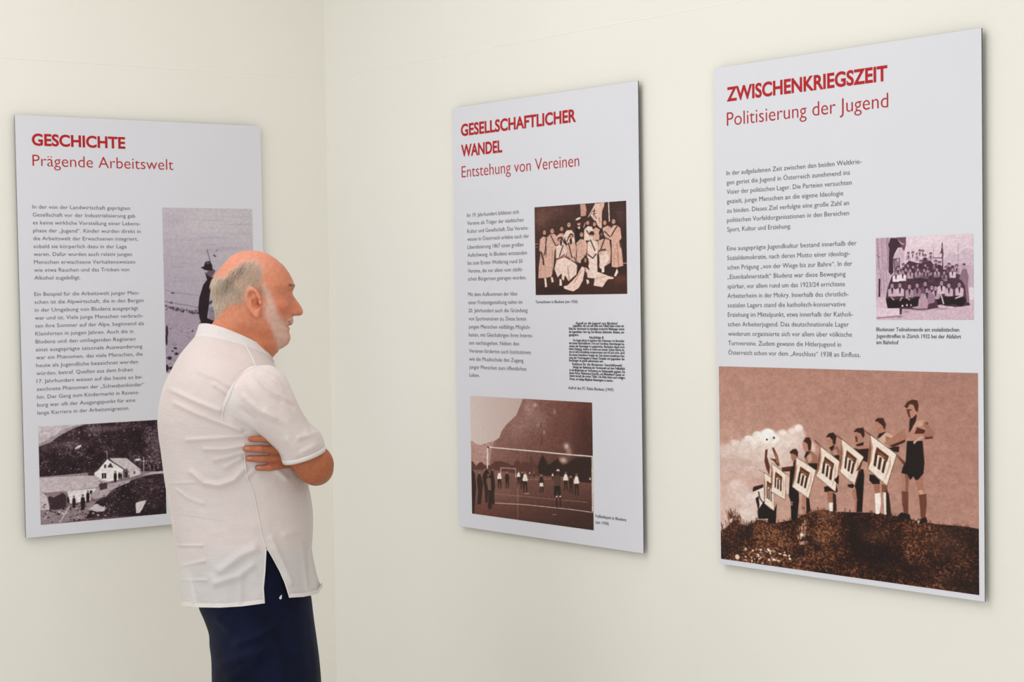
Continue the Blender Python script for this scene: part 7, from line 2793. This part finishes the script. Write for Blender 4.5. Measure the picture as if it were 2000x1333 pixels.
piping('side_seam', [(476, 866), (478, 890), (482, 929), (494, 962), (501.5, 995), (505.5, 1016), (514, 1055), (519.8, 1071)], [SHIRT_BVH], .0014, SHIRT)
piping('back_pleat', [(334, 1003), (352, 1004), (390, 1010), (430, 1018)], [SHIRT_BVH], .0006, SHIRT)

# ---- trousers
m_trouser = material('navy_cotton', (.004, .006, .022), .8, .12)
vary(m_trouser, (.0025, .004, .016), (.005, .008, .03), 14)
b_ = m_trouser.node_tree.nodes['Principled BSDF']; b_.inputs['Sheen Weight'].default_value = .02
tmp = []
pel = [(364, 1036, 599, 1036, .160, 0, 0), (368, 1090, 602, 1090, .164, 0, 0), (379, 1150, 605, 1150, .164, 0, 0), (388, 1188, 608.5, 1170, .163, 0, 0), (398, 1211, 612.5, 1204, .163, 0, 0), (408, 1240, 617.5, 1240, .163, 0, 0), (409, 1262, 621, 1265, .163, 0, 0), (412.5, 1290, 624, 1290, .162, 0, 0), (413.5, 1333, 627.5, 1333, .16, 0, 0), (415, 1385, 628, 1385, .155, 0, 0), (430, 1420, 615, 1420, .12, 0, 0)]


def tfold(px, py):
    FT = [(z2(290, 960, 3.5725, p), w, a) for p, w, a in (([(500, 1210), (620, 1175), (740, 1120)], 9, 9), ([(620, 1060), (760, 1010), (880, 930)], 9, 7), ([(480, 900), (560, 960)], 8, 5), ([(560, 1300), (700, 1230), (800, 1100)], 9, 5), ([(1140, 860), (1160, 1000), (1180, 1300)], 8, 4), ([(850, 1000), (950, 1300)], 12, 4))]
    return fold_height(px, py, FT)


V, F = [], []
rr = smooth_table(pel, 60)
for r in rr:
    Lx, Ly, Rx, Ry, b, _, _ = r
    for j in range(90):
        th = 2 * math.pi * j / 90; t = (1 - spow(math.cos(th), .87)) / 2; s = spow(math.sin(th), .87)
        px, py = Lx + (Rx - Lx) * t, Ly + (Ry - Ly) * t
        d = -b * s - (tfold(px, py) * min(1, s * 1.5) if s > 0 else 0)
        V.append(P3(px, py, d))
for i in range(59):
    for j in range(90):
        k = (j + 1) % 90; F.append((i * 90 + j, i * 90 + k, (i + 1) * 90 + k, (i + 1) * 90 + j))
F.append(tuple(range(89, -1, -1))); F.append(tuple(59 * 90 + j for j in range(90)))
for s in (-1, 1):
    rows = [(450, 1300, 590, 1300, .06, 0, .08 * s), (418, 1380, 625, 1380, .09, 0, .088 * s), (425, 1500, 618, 1500, .092, 0, .096 * s), (437, 1650, 608, 1650, .09, 0, .1 * s), (443, 1780, 596, 1780, .085, 0, .1 * s), (446, 1910, 590, 1910, .083, 0, .1 * s)]
    v, f = tube(smooth_table(rows, 60), 60, 2.2); n = len(V)
    V += v; F += [tuple(i + n for i in q) for q in f]
tro = mesh_obj('trousers', V, F, m_trouser)
md = tro.modifiers.new('r', 'REMESH'); md.mode = 'VOXEL'; md.voxel_size = .005; md.use_smooth_shade = True
sm = tro.modifiers.new('s', 'SMOOTH'); sm.iterations = 4
bpy.context.view_layer.update()
me = bpy.data.meshes.new_from_object(tro.evaluated_get(bpy.context.evaluated_depsgraph_get()))
old = tro.data; tro.modifiers.clear(); tro.data = me; bpy.data.meshes.remove(old); me.name = 'trousers'
tro.parent = PERSON; tro.matrix_parent_inverse = PINV['person']
TRO_BVH = bvh_of(tro)
# white pocket lining showing in the slit
h = TRO_BVH.ray_cast(EYE, ray(549, 1167).normalized())[0]
if h is not None:
    q = [P3(x, y, h.y - YP - .0025) for x, y in ((550.5, 1162.5), (547, 1165), (544.8, 1169), (547.5, 1172), (550, 1170))]
    part('pocket_lining', [p for p in q] + [p + Vector((0, .004, 0)) for p in q], [(0, 1, 2, 3, 4), (9, 8, 7, 6, 5)] + [(i, (i + 1) % 5, 5 + (i + 1) % 5, 5 + i) for i in range(5)], m_seam, tro, smooth=False)

# ---- shoes
m_shoe = material('dark_leather', (.03, .022, .018), .4, .4); add_noise_bump(m_shoe, 80, .1, .001)
m_sole = material('rubber_sole', (.015, .015, .015), .8, .2); add_noise_bump(m_sole, 80, .1, .001)
for s in (-1, 1):
    x0 = P3(505, 1880, .1 * s).x; y0 = P3(505, 1880, .1 * s).y
    sec = [(-.085, .028, .075), (-.07, .036, .1), (-.03, .038, .105), (.02, .036, .09), (.07, .042, .068), (.12, .047, .055), (.17, .045, .047), (.2, .034, .04), (.213, .015, .028)]
    V, F = [], []
    for x, w, hh in sec:
        for j in range(20):
            th = 2 * math.pi * j / 20
            V.append((x0 + x, y0 + w * spow(math.cos(th), .8), .018 + (hh - .018) * (.5 + .5 * spow(math.sin(th), .7))))
    for i in range(len(sec) - 1):
        for j in range(20):
            k = (j + 1) % 20; F.append((i * 20 + j, i * 20 + k, (i + 1) * 20 + k, (i + 1) * 20 + j))
    F.append(tuple(range(19, -1, -1))); F.append(tuple((len(sec) - 1) * 20 + j for j in range(20)))
    sh = part('shoe', V, F, m_shoe)
    V, F = [], []
    ol = [(x, w + .004) for x, w, _ in sec]
    pts = [(x, w) for x, w in ol] + [(x, -w) for x, w in reversed(ol)]
    for z in (0.0, .02):
        V += [(x0 + x, y0 + y, z) for x, y in pts]
    n = len(pts)
    F = [tuple(range(n - 1, -1, -1)), tuple(range(n, 2 * n))] + [(i, (i + 1) % n, n + (i + 1) % n, n + i) for i in range(n)]
    part('sole', V, F, m_sole, sh, smooth=False)
